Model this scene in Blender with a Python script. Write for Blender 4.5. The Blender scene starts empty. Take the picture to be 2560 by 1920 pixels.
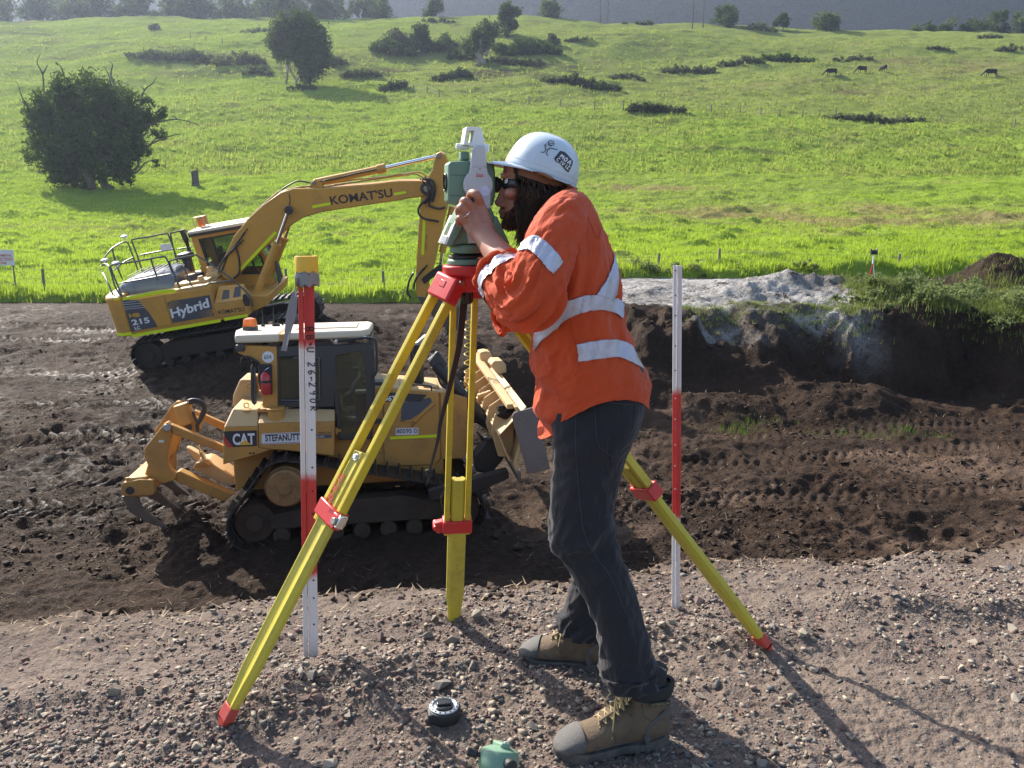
import bpy, bmesh, math, random
import numpy as np
from mathutils import Vector, Matrix, noise as mnoise

random.seed(7)
rng = np.random.default_rng(11)
SC = bpy.context.scene
COL = SC.collection
R = math.radians

# ------------------------------------------------------------------ camera, sky, sun, exposure
PITCH, EYEZ = R(12), 1.46
camd = bpy.data.cameras.new('camera')
camd.sensor_width = 36.0
camd.lens = 36.0 * 1784.0 / 2212.0
camd.clip_start = 0.05
camd.clip_end = 9000
cam = bpy.data.objects.new('camera', camd)
COL.objects.link(cam)
cam.location = (0, 0, EYEZ)
cam.rotation_euler = (R(90) - PITCH, 0, 0)
SC.camera = cam

SUN_EL, SUN_AZ = R(36), R(-43)      # azimuth measured from +Y (view direction) towards +X
world = bpy.data.worlds.new('World')
SC.world = world
world.use_nodes = True
wn = world.node_tree
wn.nodes.clear()
wsky = wn.nodes.new('ShaderNodeTexSky')
wsky.sky_type = 'NISHITA'
wsky.sun_disc = False
wsky.sun_elevation = SUN_EL
wsky.sun_rotation = SUN_AZ
wsky.altitude = 100
wsky.dust_density = 1.6
wbg = wn.nodes.new('ShaderNodeBackground')
wbg.inputs['Strength'].default_value = 0.112
wout = wn.nodes.new('ShaderNodeOutputWorld')
wn.links.new(wsky.outputs[0], wbg.inputs[0])
wn.links.new(wbg.outputs[0], wout.inputs[0])

sund = bpy.data.lights.new('sun', 'SUN')
sund.energy = 5.0
sund.angle = R(0.53)
sund.color = (1.0, 0.93, 0.82)
sun = bpy.data.objects.new('sun', sund)
COL.objects.link(sun)
SUN_DIR = Vector((math.sin(SUN_AZ) * math.cos(SUN_EL), math.cos(SUN_AZ) * math.cos(SUN_EL), math.sin(SUN_EL)))
sun.rotation_euler = SUN_DIR.to_track_quat('Z', 'Y').to_euler()
sun.location = (-20, 20, 30)

SC.view_settings.view_transform = 'Standard'
SC.view_settings.look = 'None'
SC.view_settings.gamma = 1.0
SC.view_settings.use_curve_mapping = False
SC.view_settings.exposure = 1.26
SC.cycles.use_denoising = True
SC.cycles.max_bounces = 6
SC.cycles.diffuse_bounces = 3
SC.cycles.glossy_bounces = 3
SC.cycles.transmission_bounces = 4
SC.cycles.transparent_max_bounces = 6
SC.cycles.volume_bounces = 0
SC.cycles.sample_clamp_indirect = 6.0

# ------------------------------------------------------------------ measuring: a line of sight into the place
FP, CXP, CYP = 1784.0, 1106.0, 829.5
_c, _s = math.cos(PITCH), math.sin(PITCH)
CROPS = {'A': (200, 360, 2.212), 'B': (250, 780, 1.8433), 'C': (1000, 280, 2.0229), 'D': (1050, 300, 3.95),
         'E': (1200, 1000, 1.803), 'F': (0, 0, 1.728), 'G': (1280, 0, 1.728), 'H': (500, 1300, 1.8433),
         'I': (260, 520, 4.424), 'J': (280, 960, 4.365), 'K': (560, 800, 4.1475), 'L': (900, 820, 3.771),
         'M': (520, 1080, 3.687), 'N': (1060, 620, 8.296), 'O': (1500, 640, 2.0868), 'Q': (980, 370, 5.35),
         'T': (1060, 1700, 7.539), 'S': (0, 600, 18.43), 'U': (700, 1250, 2.212), 'X': (1600, 1250, 2.304)}
def mpx(k, x, y):
    if k == '.':
        return x, y
    a, b, q = CROPS[k]
    return ((a + x / q) * 0.86406, (b + y / q) * 0.86406)
def ray(x, y):
    u = (x - CXP) / FP
    v = (y - CYP) / FP
    return Vector((u, _c - v * _s, -_s - v * _c))
EYE = Vector((0, 0, EYEZ))
def atY(k, x, y, Y):
    d = ray(*mpx(k, x, y))
    return EYE + d * (Y / d.y)
def atZ(k, x, y, Z):
    d = ray(*mpx(k, x, y))
    return EYE + d * ((Z - EYEZ) / d.z)
class Frame:
    def __init__(self, loc, rx, ry, rz):
        from mathutils import Euler
        self.loc = Vector(loc)
        self.eul = Euler((R(rx), R(ry), R(rz)), 'XYZ')
        self.M = self.eul.to_matrix()
        self.Mi = self.M.transposed()
    def pl(self, k, x, y, yl):
        d = self.Mi @ ray(*mpx(k, x, y))
        o = self.Mi @ (EYE - self.loc)
        return o + d * ((yl - o.y) / d.y)
    def xz(self, k, pts, yl):
        r = []
        for x, y in pts:
            p = self.pl(k, x, y, yl)
            r.append((p.x, p.z))
        return r
    def w(self, p):
        return self.M @ Vector(p) + self.loc

# ------------------------------------------------------------------ mesh helpers
def link(o, parent=None):
    COL.objects.link(o)
    if parent is not None:
        o.parent = parent
    return o
def tag(o, label=None, cat=None, group=None, kind=None):
    if label: o['label'] = label
    if cat: o['category'] = cat
    if group: o['group'] = group
    if kind: o['kind'] = kind
    return o
def empty(name, loc=(0, 0, 0), rot=(0, 0, 0), label=None, cat=None, group=None):
    o = bpy.data.objects.new(name, None)
    o.empty_display_size = 0.2
    link(o)
    o.location = loc
    o.rotation_euler = rot
    return tag(o, label, cat, group)
def basis_for(d):
    d = Vector(d).normalized()
    up = Vector((0, 0, 1)) if abs(d.z) < 0.93 else Vector((1, 0, 0))
    a = d.cross(up).normalized()
    b = a.cross(d).normalized()
    return a, b, d

class MB:
    def __init__(self):
        self.v = []; self.f = []; self.m = []; self.cur = 0
    def add(self, vs, fs):
        n = len(self.v)
        self.v += [tuple(p) for p in vs]
        self.f += [[n + i for i in f] for f in fs]
        self.m += [self.cur] * len(fs)
        return self
    def box(self, c, s, rot=None):
        hx, hy, hz = s[0] / 2, s[1] / 2, s[2] / 2
        vs = [Vector((x, y, z)) for x in (-hx, hx) for y in (-hy, hy) for z in (-hz, hz)]
        if rot is not None: vs = [rot @ p for p in vs]
        c = Vector(c)
        return self.add([p + c for p in vs], [[0, 1, 3, 2], [4, 6, 7, 5], [0, 4, 5, 1], [2, 3, 7, 6], [0, 2, 6, 4], [1, 5, 7, 3]])
    def bar(self, p0, p1, w, h, up=(0, 0, 1)):
        p0, p1 = Vector(p0), Vector(p1)
        d = (p1 - p0).normalized()
        up = Vector(up)
        a = d.cross(up)
        if a.length < 1e-4: a = d.cross(Vector((1, 0, 0)))
        a.normalize(); b = a.cross(d).normalized()
        a *= w / 2; b *= h / 2
        vs = []
        for p in (p0, p1):
            vs += [p - a - b, p + a - b, p + a + b, p - a + b]
        return self.add(vs, [[3, 2, 1, 0], [4, 5, 6, 7], [0, 1, 5, 4], [1, 2, 6, 5], [2, 3, 7, 6], [3, 0, 4, 7]])
    def prism(self, pts, axis, a, b):
        """polygon of (u,v) extruded along axis from a to b.  'y': (x,z)  'z': (x,y)  'x': (y,z)"""
        def P(u, v, t):
            return {'y': (u, t, v), 'z': (u, v, t), 'x': (t, u, v)}[axis]
        n = len(pts)
        vs = [P(u, v, a) for u, v in pts] + [P(u, v, b) for u, v in pts]
        fs = [list(range(n)), list(range(2 * n - 1, n - 1, -1))]
        for i in range(n):
            j = (i + 1) % n
            fs.append([j, i, n + i, n + j])
        return self.add(vs, fs)
    def cyl(self, p0, p1, r, r2=None, n=16, cap=True):
        if r2 is None: r2 = r
        p0, p1 = Vector(p0), Vector(p1)
        a, b, d = basis_for(p1 - p0)
        vs = []
        for p, rr in ((p0, r), (p1, r2)):
            for i in range(n):
                t = 2 * math.pi * i / n
                vs.append(p + a * (rr * math.cos(t)) + b * (rr * math.sin(t)))
        fs = [[i, (i + 1) % n, n + (i + 1) % n, n + i] for i in range(n)]
        if cap: fs += [list(range(n - 1, -1, -1)), list(range(n, 2 * n))]
        return self.add(vs, fs)
    def tube(self, pts, r, n=8, closed=False, smooth=0):
        pts = [Vector(p) for p in pts]
        if smooth: pts = catmull(pts, smooth, closed)
        m = len(pts)
        rs = r if isinstance(r, (list, tuple)) else None
        vs = []
        prev = None
        for i, p in enumerate(pts):
            if closed: d = pts[(i + 1) % m] - pts[i - 1]
            else: d = pts[min(i + 1, m - 1)] - pts[max(i - 1, 0)]
            if d.length < 1e-9: d = Vector((0, 0, 1))
            d.normalize()
            if prev is None: a, b, _ = basis_for(d)
            else:
                a = prev - d * prev.dot(d)
                if a.length < 1e-6: a, b, _ = basis_for(d)
                a.normalize(); b = d.cross(a)
            prev = a
            if rs is None: rr = r
            else:
                t = i / max(m - 1, 1) * (len(rs) - 1); k = min(int(t), len(rs) - 2); rr = rs[k] + (rs[k + 1] - rs[k]) * (t - k)
            for j in range(n):
                t = 2 * math.pi * j / n
                vs.append(p + a * (rr * math.cos(t)) + b * (rr * math.sin(t)))
        fs = []
        for i in range(m if closed else m - 1):
            i2 = (i + 1) % m
            for j in range(n):
                fs.append([i * n + j, i * n + (j + 1) % n, i2 * n + (j + 1) % n, i2 * n + j])
        if not closed:
            fs += [list(range(n - 1, -1, -1)), list(range((m - 1) * n, m * n))]
        return self.add(vs, fs)
    def loft(self, rings, cap0=True, cap1=True, closed=True):
        n = len(rings[0]); vs = [p for r in rings for p in r]; fs = []
        for i in range(len(rings) - 1):
            for j in range(n if closed else n - 1):
                fs.append([i * n + j, i * n + (j + 1) % n, (i + 1) * n + (j + 1) % n, (i + 1) * n + j])
        if cap0: fs.append(list(range(n - 1, -1, -1)))
        if cap1: fs.append(list(range((len(rings) - 1) * n, len(rings) * n)))
        return self.add(vs, fs)
    def lathe(self, prof, o, axis=(0, 0, 1), n=24):
        """prof: (radius, height) pairs along axis from point o"""
        a, b, d = basis_for(axis)
        o = Vector(o)
        rings = [[o + d * h + a * (max(r, 1e-4) * math.cos(2 * math.pi * j / n)) + b * (max(r, 1e-4) * math.sin(2 * math.pi * j / n)) for j in range(n)] for r, h in prof]
        return self.loft(rings)
    def sphere(self, c, r, n=12, sc=(1, 1, 1), rot=None):
        c = Vector(c); rings = []
        for i in range(1, n):
            t = math.pi * i / n
            rg = []
            for j in range(2 * n):
                u = math.pi * j / n
                p = Vector((math.sin(t) * math.cos(u) * r * sc[0], math.sin(t) * math.sin(u) * r * sc[1], -math.cos(t) * r * sc[2]))
                if rot is not None: p = rot @ p
                rg.append(c + p)
            rings.append(rg)
        return self.loft(rings)
    def build(self, name, mat, parent=None, bevel=0, smooth=False, seg=2, autosmooth=None):
        me = bpy.data.meshes.new(name)
        me.from_pydata(self.v, [], self.f)
        mats = mat if isinstance(mat, (list, tuple)) else [mat]
        for m in mats: me.materials.append(m)
        if len(mats) > 1: me.polygons.foreach_set('material_index', self.m)
        bm = bmesh.new(); bm.from_mesh(me)
        bmesh.ops.recalc_face_normals(bm, faces=bm.faces)
        bm.to_mesh(me); bm.free()
        o = bpy.data.objects.new(name, me)
        link(o, parent)
        if bevel:
            md = o.modifiers.new('bevel', 'BEVEL'); md.width = bevel; md.segments = seg; md.limit_method = 'ANGLE'; md.angle_limit = R(38)
            md.harden_normals = False
        if smooth or bevel:
            me.shade_smooth()
            me.set_sharp_from_angle(angle=R(autosmooth or 40))
        return o

def catmull(pts, k, closed=False):
    out = []; m = len(pts)
    rng_ = range(m) if closed else range(m - 1)
    for i in rng_:
        p0 = pts[i - 1] if (closed or i > 0) else pts[0] * 2 - pts[1]
        p1 = pts[i]; p2 = pts[(i + 1) % m]
        p3 = pts[(i + 2) % m] if (closed or i + 2 < m) else pts[-1] * 2 - pts[-2]
        for j in range(k):
            t = j / k
            out.append(0.5 * ((2 * p1) + (p2 - p0) * t + (2 * p0 - 5 * p1 + 4 * p2 - p3) * t * t + (3 * p1 - p0 - 3 * p2 + p3) * t ** 3))
    if not closed: out.append(pts[-1])
    return out

def npmesh(name, V, Fc, mat, parent=None, smooth=False, attrs=None):
    """mesh from numpy arrays; Fc is (n,3) or (n,4)"""
    me = bpy.data.meshes.new(name)
    V = np.asarray(V, np.float32); Fc = np.asarray(Fc, np.int32)
    nf, k = Fc.shape
    me.vertices.add(len(V)); me.vertices.foreach_set('co', V.ravel())
    me.loops.add(nf * k); me.loops.foreach_set('vertex_index', Fc.ravel())
    me.polygons.add(nf); me.polygons.foreach_set('loop_start', np.arange(0, nf * k, k, dtype=np.int32))
    if smooth: me.polygons.foreach_set('use_smooth', np.ones(nf, bool))
    if attrs:
        for an, arr in attrs.items():
            at = me.attributes.new(an, 'FLOAT', 'POINT'); at.data.foreach_set('value', np.asarray(arr, np.float32))
    me.update(calc_edges=True)
    if mat is not None: me.materials.append(mat)
    o = bpy.data.objects.new(name, me)
    return link(o, parent)

def grid_faces(nr, nc):
    i = np.arange((nr - 1) * (nc - 1)); r = i // (nc - 1); c = i % (nc - 1)
    a = r * nc + c
    return np.stack([a, a + 1, a + nc + 1, a + nc], 1)

# ------------------------------------------------------------------ numpy value noise
def _h(ix, iy, seed):
    h = (ix.astype(np.int64) * 374761393 + iy.astype(np.int64) * 668265263 + seed * 1442695041) & 0xffffffff
    h = ((h ^ (h >> 13)) * 1274126177) & 0xffffffff
    h = h ^ (h >> 16)
    return (h & 0xffffff) / float(0xffffff)
def vn(x, y, seed=0):
    ix = np.floor(x); iy = np.floor(y); fx = x - ix; fy = y - iy
    fx = fx * fx * fx * (fx * (fx * 6 - 15) + 10); fy = fy * fy * fy * (fy * (fy * 6 - 15) + 10)
    a = _h(ix, iy, seed); b = _h(ix + 1, iy, seed); c = _h(ix, iy + 1, seed); d = _h(ix + 1, iy + 1, seed)
    return (a + (b - a) * fx + (c - a) * fy + (a - b - c + d) * fx * fy) * 2 - 1
def fbm(x, y, oct=4, seed=0, gain=0.5, lac=2.03):
    x = np.asarray(x, float); y = np.asarray(y, float)
    s = 0; a = 1; t = 0
    for i in range(oct):
        s = s + a * vn(x, y, seed + i * 17); t += a; a *= gain
        x, y = (x * 0.8 - y * 0.6) * lac + 3.1, (x * 0.6 + y * 0.8) * lac - 1.7
    return s / t
def ridged(x, y, oct=4, seed=0):
    x = np.asarray(x, float); y = np.asarray(y, float)
    s = 0; a = 1; t = 0
    for i in range(oct):
        s = s + a * (1 - 2 * np.abs(vn(x, y, seed + i * 31))); t += a; a *= .5
        x, y = (x * 0.8 - y * 0.6) * 2.07 + 5.1, (x * 0.6 + y * 0.8) * 2.07 - 2.7
    return s / t
def sstep(a, b, x):
    t = np.clip((x - a) / (b - a), 0, 1)
    return t * t * (3 - 2 * t)

# ------------------------------------------------------------------ materials
class NT:
    def __init__(self, name):
        self.mat = bpy.data.materials.new(name); self.mat.use_nodes = True
        self.t = self.mat.node_tree; self.t.nodes.clear()
        self.out = self.n('ShaderNodeOutputMaterial')
        self.co = self.n('ShaderNodeTexCoord')
    def n(self, ty, **kw):
        nd = self.t.nodes.new(ty)
        for k, v in kw.items(): setattr(nd, k, v)
        return nd
    def l(self, a, b): self.t.links.new(a, b)
    def noise(self, scale, detail=4, rough=0.55, coord='Object', dist=0.0, vec=None, stretch=None):
        nz = self.n('ShaderNodeTexNoise')
        nz.inputs['Scale'].default_value = scale; nz.inputs['Detail'].default_value = detail
        nz.inputs['Roughness'].default_value = rough; nz.inputs['Distortion'].default_value = dist
        src = vec or self.co.outputs[coord]
        if stretch:
            mp = self.n('ShaderNodeMapping'); mp.inputs['Scale'].default_value = stretch; self.l(src, mp.inputs[0]); src = mp.outputs[0]
        self.l(src, nz.inputs['Vector'])
        return nz.outputs['Fac']
    def ramp(self, fac, stops, interp='LINEAR'):
        r = self.n('ShaderNodeValToRGB'); cr = r.color_ramp; cr.interpolation = interp
        while len(cr.elements) < len(stops): cr.elements.new(0.5)
        for e, (p, c) in zip(cr.elements, stops):
            e.position = p; e.color = (c, c, c, 1) if isinstance(c, (int, float)) else (*c, 1)
        self.l(fac, r.inputs[0]); return r.outputs[0]
    def mix(self, fac, a, b, mode='MIX'):
        m = self.n('ShaderNodeMix', data_type='RGBA', blend_type=mode)
        if isinstance(fac, (int, float)): m.inputs[0].default_value = fac
        else: self.l(fac, m.inputs[0])
        for s, i in ((a, 6), (b, 7)):
            if isinstance(s, (tuple, list)): m.inputs[i].default_value = (*s, 1)
            else: self.l(s, m.inputs[i])
        return m.outputs[2]
    def math(self, op, a, b=None):
        m = self.n('ShaderNodeMath', operation=op)
        for i, s in enumerate((a, b)):
            if s is None: continue
            if isinstance(s, (int, float)): m.inputs[i].default_value = s
            else: self.l(s, m.inputs[i])
        return m.outputs[0]
    def attr(self, name):
        a = self.n('ShaderNodeAttribute', attribute_name=name); return a.outputs['Fac']
    def bump(self, h, strength=0.3, dist=0.01, prev=None):
        b = self.n('ShaderNodeBump'); b.inputs['Strength'].default_value = strength; b.inputs['Distance'].default_value = dist
        self.l(h, b.inputs['Height'])
        if prev is not None: self.l(prev, b.inputs['Normal'])
        return b.outputs[0]
    def bsdf(self, color, rough=0.5, metal=0, normal=None, spec=0.5, extra=None):
        p = self.n('ShaderNodeBsdfPrincipled')
        def st(nm, v):
            if isinstance(v, (int, float)): p.inputs[nm].default_value = v
            elif isinstance(v, (tuple, list)): p.inputs[nm].default_value = (*v, 1) if len(p.inputs[nm].default_value) == 4 else tuple(v)
            else: self.l(v, p.inputs[nm])
        st('Base Color', color); st('Roughness', rough); st('Metallic', metal); st('Specular IOR Level', spec)
        if normal is not None: self.l(normal, p.inputs['Normal'])
        for k, v in (extra or {}).items(): st(k, v)
        return p
    def done(self, sh):
        self.l(sh.outputs[0] if hasattr(sh, 'outputs') else sh, self.out.inputs[0]); return self.mat

def paint(name, col, dirt=(0.16, 0.11, 0.07), amt=0.35, rough=0.42, scale=3.0, spec=0.4, metal=0, bump=0.0):
    t = NT(name)
    n1 = t.noise(scale, 6, 0.65); n2 = t.noise(scale * 9, 4, 0.6)
    m = t.math('MULTIPLY', t.ramp(n1, [(0.42, 0.0), (0.72, 1.0)]), t.ramp(n2, [(0.3, 0.35), (0.7, 1.0)]))
    fac = t.math('MULTIPLY', m, amt)
    tint = t.mix(t.ramp(n1, [(0.3, 0.0), (0.7, 1.0)]), tuple(c * 0.93 for c in col), tuple(min(1, c * 1.06) for c in col))
    c = t.mix(fac, tint, dirt)
    chips = t.ramp(t.noise(scale * 22, 3, .75, dist=.6), [(.64, 0.0), (.70, 1.0)])
    c = t.mix(t.math('MULTIPLY', chips, min(.8, amt * 1.1)), c, tuple(x * .8 for x in dirt))
    r = t.math('ADD', t.math('MULTIPLY', fac, 0.5), rough)
    nm = t.bump(n2, bump, 0.01) if bump else None
    return t.done(t.bsdf(c, r, metal, nm, spec))
def plain(name, col, rough=0.5, metal=0, spec=0.5, var=0.12, scale=20.0, bump=0.1):
    t = NT(name)
    n1 = t.noise(scale, 4, 0.6)
    c = t.mix(n1, tuple(x * (1 - var) for x in col), tuple(min(1, x * (1 + var)) for x in col))
    nm = t.bump(n1, bump, 0.002) if bump else None
    return t.done(t.bsdf(c, rough, metal, nm, spec))

M = {}
M['yellow'] = paint('machine_yellow_paint', (0.58, 0.30, 0.055), amt=0.6, rough=0.4, scale=1.8, bump=.12)
M['catyellow'] = paint('bulldozer_yellow_paint', (0.50, 0.255, 0.055), dirt=(0.16, 0.105, 0.06), amt=0.8, rough=0.5, scale=2.2, bump=.15)
M['duston'] = paint('dusty_top_paint', (0.55, 0.36, 0.16), dirt=(0.45, 0.33, 0.2), amt=0.6, rough=0.55)
M['roofwhite'] = paint('cream_roof_paint', (0.62, 0.53, 0.40), amt=0.25, rough=0.5)
M['darkframe'] = plain('dark_cab_frame_paint', (0.035, 0.036, 0.038), 0.4)
M['black'] = plain('black_rubber', (0.02, 0.02, 0.021), 0.6)
M['blackgloss'] = plain('black_gloss_plastic', (0.015, 0.015, 0.017), 0.25)
M['rail'] = plain('grey_handrail_steel', (0.10, 0.11, 0.115), 0.45, 0.3)
M['chrome'] = plain('chromed_rod', (0.75, 0.76, 0.78), 0.12, 1.0, bump=0)
M['steel'] = plain('worn_steel', (0.28, 0.26, 0.24), 0.42, 0.8, scale=12, var=0.3)
M['darksteel'] = paint('muddy_track_steel', (0.040, 0.036, 0.033), dirt=(0.05, 0.034, 0.023), amt=0.9, rough=0.5, scale=8, metal=0.3)  # muddy steel, its colour also darkened to stand for undercarriage shadow
M['hiviz'] = plain('fluorescent_yellow_tape', (0.66, 0.80, 0.02), 0.4, var=0.05)
M['hiviz'].node_tree.nodes['Principled BSDF'].inputs['Specular IOR Level'].default_value = .3
M['decal'] = plain('slate_grey_decal', (0.07, 0.075, 0.09), 0.5)
M['decalstripe'] = plain('pale_decal_stripe', (0.38, 0.38, 0.40), 0.5)
M['letterwhite'] = plain('white_lettering', (0.72, 0.72, 0.74), 0.45)
M['letterblack'] = plain('black_lettering', (0.03, 0.03, 0.035), 0.45)
M['letteryellow'] = plain('yellow_lettering', (0.60, 0.33, 0.05), 0.45)
M['letterred'] = plain('red_lettering', (0.55, 0.04, 0.03), 0.45)
M['catlogored'] = plain('red_logo_corner', (0.50, 0.05, 0.04), 0.45)
M['catlogotri'] = plain('amber_logo_triangle', (0.75, 0.42, 0.04), 0.45)
M['signwhite'] = plain('white_sign_face', (0.66, 0.66, 0.68), 0.4)
M['red'] = plain('red_plastic', (0.52, 0.035, 0.035), 0.35, var=0.08)
M['extred'] = plain('red_extinguisher_enamel', (0.42, 0.03, 0.035), 0.25)
t = NT('amber_beacon_lens'); M['amber'] = t.done(t.bsdf((0.9, 0.22, 0.02), 0.2, extra={'Transmission Weight': 0.45}))
def glassmat(name, tint, alpha_dark):
    t = NT(name)
    g = t.n('ShaderNodeBsdfGlossy'); g.inputs['Roughness'].default_value = 0.03; g.inputs['Color'].default_value = (1, 1, 1, 1)
    tr = t.n('ShaderNodeBsdfTransparent'); tr.inputs['Color'].default_value = (*tint, 1)
    df = t.n('ShaderNodeBsdfDiffuse'); df.inputs['Color'].default_value = (0.25, 0.24, 0.2, 1)
    m0 = t.n('ShaderNodeMixShader'); t.l(t.math('MULTIPLY', t.noise(6, 5, 0.7), alpha_dark), m0.inputs[0]); t.l(tr.outputs[0], m0.inputs[1]); t.l(df.outputs[0], m0.inputs[2])
    fr = t.n('ShaderNodeFresnel'); fr.inputs['IOR'].default_value = 1.45
    m1 = t.n('ShaderNodeMixShader'); t.l(fr.outputs[0], m1.inputs[0]); t.l(m0.outputs[0], m1.inputs[1]); t.l(g.outputs[0], m1.inputs[2])
    return t.done(m1)
M['glass'] = glassmat('tinted_cab_glass', (0.66, 0.74, 0.68), 0.2)

# ------------------------------------------------------------------ lettering
def text_mesh(s, shear=0.0, offset=0.0, space=1.0):
    cu = bpy.data.curves.new('txt', 'FONT'); cu.body = s; cu.shear = shear; cu.offset = offset; cu.space_character = space
    cu.resolution_u = 3
    ob = bpy.data.objects.new('txt', cu)
    COL.objects.link(ob)
    dg = bpy.context.evaluated_depsgraph_get()
    me = bpy.data.meshes.new_from_object(ob.evaluated_get(dg))
    bpy.data.objects.remove(ob); bpy.data.curves.remove(cu)
    vs = np.array([v.co[:2] for v in me.vertices]); fs = [list(p.vertices) for p in me.polygons]
    bpy.data.meshes.remove(me)
    return vs, fs
def lettering(s, corner, ux, uy, w, h, mat, parent, name='lettering', thick=0.002, **kw):
    """text filling the box with lower left corner, along ux (width w) and uy (height h)"""
    vs, fs = text_mesh(s, **kw)
    mn = vs.min(0); mx = vs.max(0); sz = mx - mn
    ux = Vector(ux).normalized(); uy = Vector(uy).normalized(); nr = ux.cross(uy)
    corner = Vector(corner)
    P = [corner + ux * ((a - mn[0]) / sz[0] * w) + uy * ((b - mn[1]) / sz[1] * h) + nr * thick for a, b in vs]
    me = bpy.data.meshes.new(name); me.from_pydata([tuple(p) for p in P], [], fs); me.materials.append(mat)
    return link(bpy.data.objects.new(name, me), parent)
# hand lettering: strokes on a 1 x 1.4 cell
HAND = {
 'B': [[(0.1, 0), (0.1, 1.3), (.6, 1.2), (.62, .8), (.12, .68), (.7, .55), (.75, .15), (.1, 0)]],
 'U': [[(0.1, 1.3), (0.1, .3), (.4, 0), (.75, .25), (.78, 1.3)]],
 '2': [[(0.1, 1.1), (.4, 1.35), (.7, 1.05), (.5, .6), (.1, .02), (.85, .05)]],
 '6': [[(.65, 1.3), (.25, .9), (.1, .4), (.35, 0), (.7, .2), (.6, .55), (.2, .5)]],
 '9': [[(.7, 1.0), (.4, 1.3), (.15, 1.0), (.35, .7), (.7, .95), (.65, .4), (.45, 0)]],
 '0': [[(.4, 1.2), (.12, .8), (.2, .2), (.5, .05), (.75, .5), (.65, 1.1), (.4, 1.2)]],
 'R': [[(0.1, 0), (0.12, 1.3), (.65, 1.2), (.62, .75), (.15, .65), (.8, 0)]],
 'C': [[(.75, 1.1), (.4, 1.3), (.1, .8), (.2, .2), (.75, .1)]],
 'P': [[(0.1, 0), (0.12, 1.3), (.65, 1.2), (.62, .75), (.15, .65)]],
 'L': [[(.75, 1.05), (.6, 1.35), (.35, 1.1), (.3, .5), (.25, .15), (.05, .12), (.2, 0), (.6, .08), (.85, .02)]],
 'e': [[(.1, .4), (.6, .5), (.5, .8), (.2, .7), (.12, .25), (.4, 0), (.8, .2)]],
 'i': [[(.3, .75), (.3, .1), (.5, 0)]], 'c': [[(.7, .65), (.35, .8), (.1, .4), (.35, 0), (.8, .15)]],
 'a': [[(.65, .65), (.3, .8), (.1, .35), (.35, 0), (.62, .4), (.66, .75), (.68, .1), (.9, .05)]],
 'M': [[(.05, 0), (.15, 1.2), (.45, .5), (.75, 1.25), (.85, 0)]], 'O': [[(.4, 1.2), (.12, .8), (.2, .2), (.5, .05), (.75, .5), (.65, 1.1), (.4, 1.2)]],
 'A': [[(.05, 0), (.42, 1.3), (.8, 0)], [(.2, .45), (.65, .45)]], 'I': [[(.4, 0), (.4, 1.25)]], 'V': [[(.05, 1.25), (.4, 0), (.75, 1.25)]],
 '.': [[(.25, .5), (.35, .55), (.35, .45), (.25, .5)]], '-': [[(.1, .6), (.7, .65)]], '|': [[(.4, -.1), (.4, 1.4)]],
}
def handwriting(s, corner, ux, uy, cell, adv, lw, mat, parent, name='lettering', thick=0.0006, sx=1.0):
    ux = Vector(ux).normalized(); uy = Vector(uy).normalized(); nr = ux.cross(uy); corner = Vector(corner)
    mb = MB(); x = 0
    for ch in s:
        if ch == ' ': x += adv * 0.8; continue
        for st in HAND.get(ch, []):
            pts = [Vector((a * cell * sx, b * cell, 0)) for a, b in st]
            pts = catmull(pts, 4) if len(pts) > 2 else pts
            lf = []; rt = []
            for i, p in enumerate(pts):
                d = pts[min(i + 1, len(pts) - 1)] - pts[max(i - 1, 0)]
                if d.length < 1e-9: d = Vector((1, 0, 0))
                d.normalize(); q = Vector((-d.y, d.x, 0)) * lw / 2
                for lst, s_ in ((lf, 1), (rt, -1)):
                    w_ = p + q * s_
                    lst.append(corner + ux * (x + w_.x) + uy * w_.y + nr * thick)
            n = len(pts)
            mb.add(lf + rt, [[i, i + 1, n + i + 1, n + i] for i in range(n - 1)])
        x += adv * (0.5 if ch in '.iI' else 1.0)
    return mb.build(name, mat, parent)
# ================================================================== TERRAIN
EXC_LOC = (-7.6, 22.6, -2.25)
def edge_of(X):
    return 3.12 + 0.20 * X + 0.10 * fbm(X * 1.3, X * 0 + 4.0, 3, 5)
def gau(X, Y, cx, cy, rx, ry, h, p=1.0):
    return h * np.exp(-(((X - cx) / rx) ** 2 + ((Y - cy) / ry) ** 2) ** p)
_ty = np.array([20, 33, 60, 72, 95, 130, 170, 225, 252, 262, 300, 400, 700], float)
_tz = np.array([-2.3, -2.12, -.13, 1.46, 6.5, 15.8, 28, 46.3, 54.5, 55.2, 46, 30, 20], float)
_yy = np.arange(10, 720, 1.0)
_zz = np.interp(_yy, _ty, _tz)
_k = np.ones(13) / 13
_zz = np.convolve(np.pad(_zz, 6, mode='edge'), _k, 'valid')
def fence_y(X):
    return 134 - .18 * X
def field_base(X, Y):
    return np.interp(Y, _yy, _zz) + .98 * sstep(-3, 3.5, X) * sstep(75, 36, Y)
PIT_Z0 = -3.42
LANES = [  # x0,y0, x1,y1, width, pitch, depth, skew
    (-11, 18.1, 1, 19.2, .66, .23, .10, .9), (-10, 15.9, -4.6, 16.6, .66, .23, .11, .9), (-8, 13.6, -4.6, 14.2, .66, .23, .10, .9),
    (-10, 12.4, -4.8, 12.9, .64, .23, .09, .9), (-20, 27.6, -10.5, 26.9, .75, .25, .11, .7), (-20, 25.6, -11, 25.2, .75, .25, .11, .7), (-14, 21.2, -9.7, 21.3, .6, .23, .05, .7),
    (1.0, 13.9, 13, 16.2, .6, .22, .05, -.7), (.8, 12.3, 13, 14.1, .6, .22, .05, -.7), (2.0, 15.6, 14, 18.2, .6, .22, .05, .7), (-.3, 11.8, 1.9, 12.6, .5, .17, .05, .15)]
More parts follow.
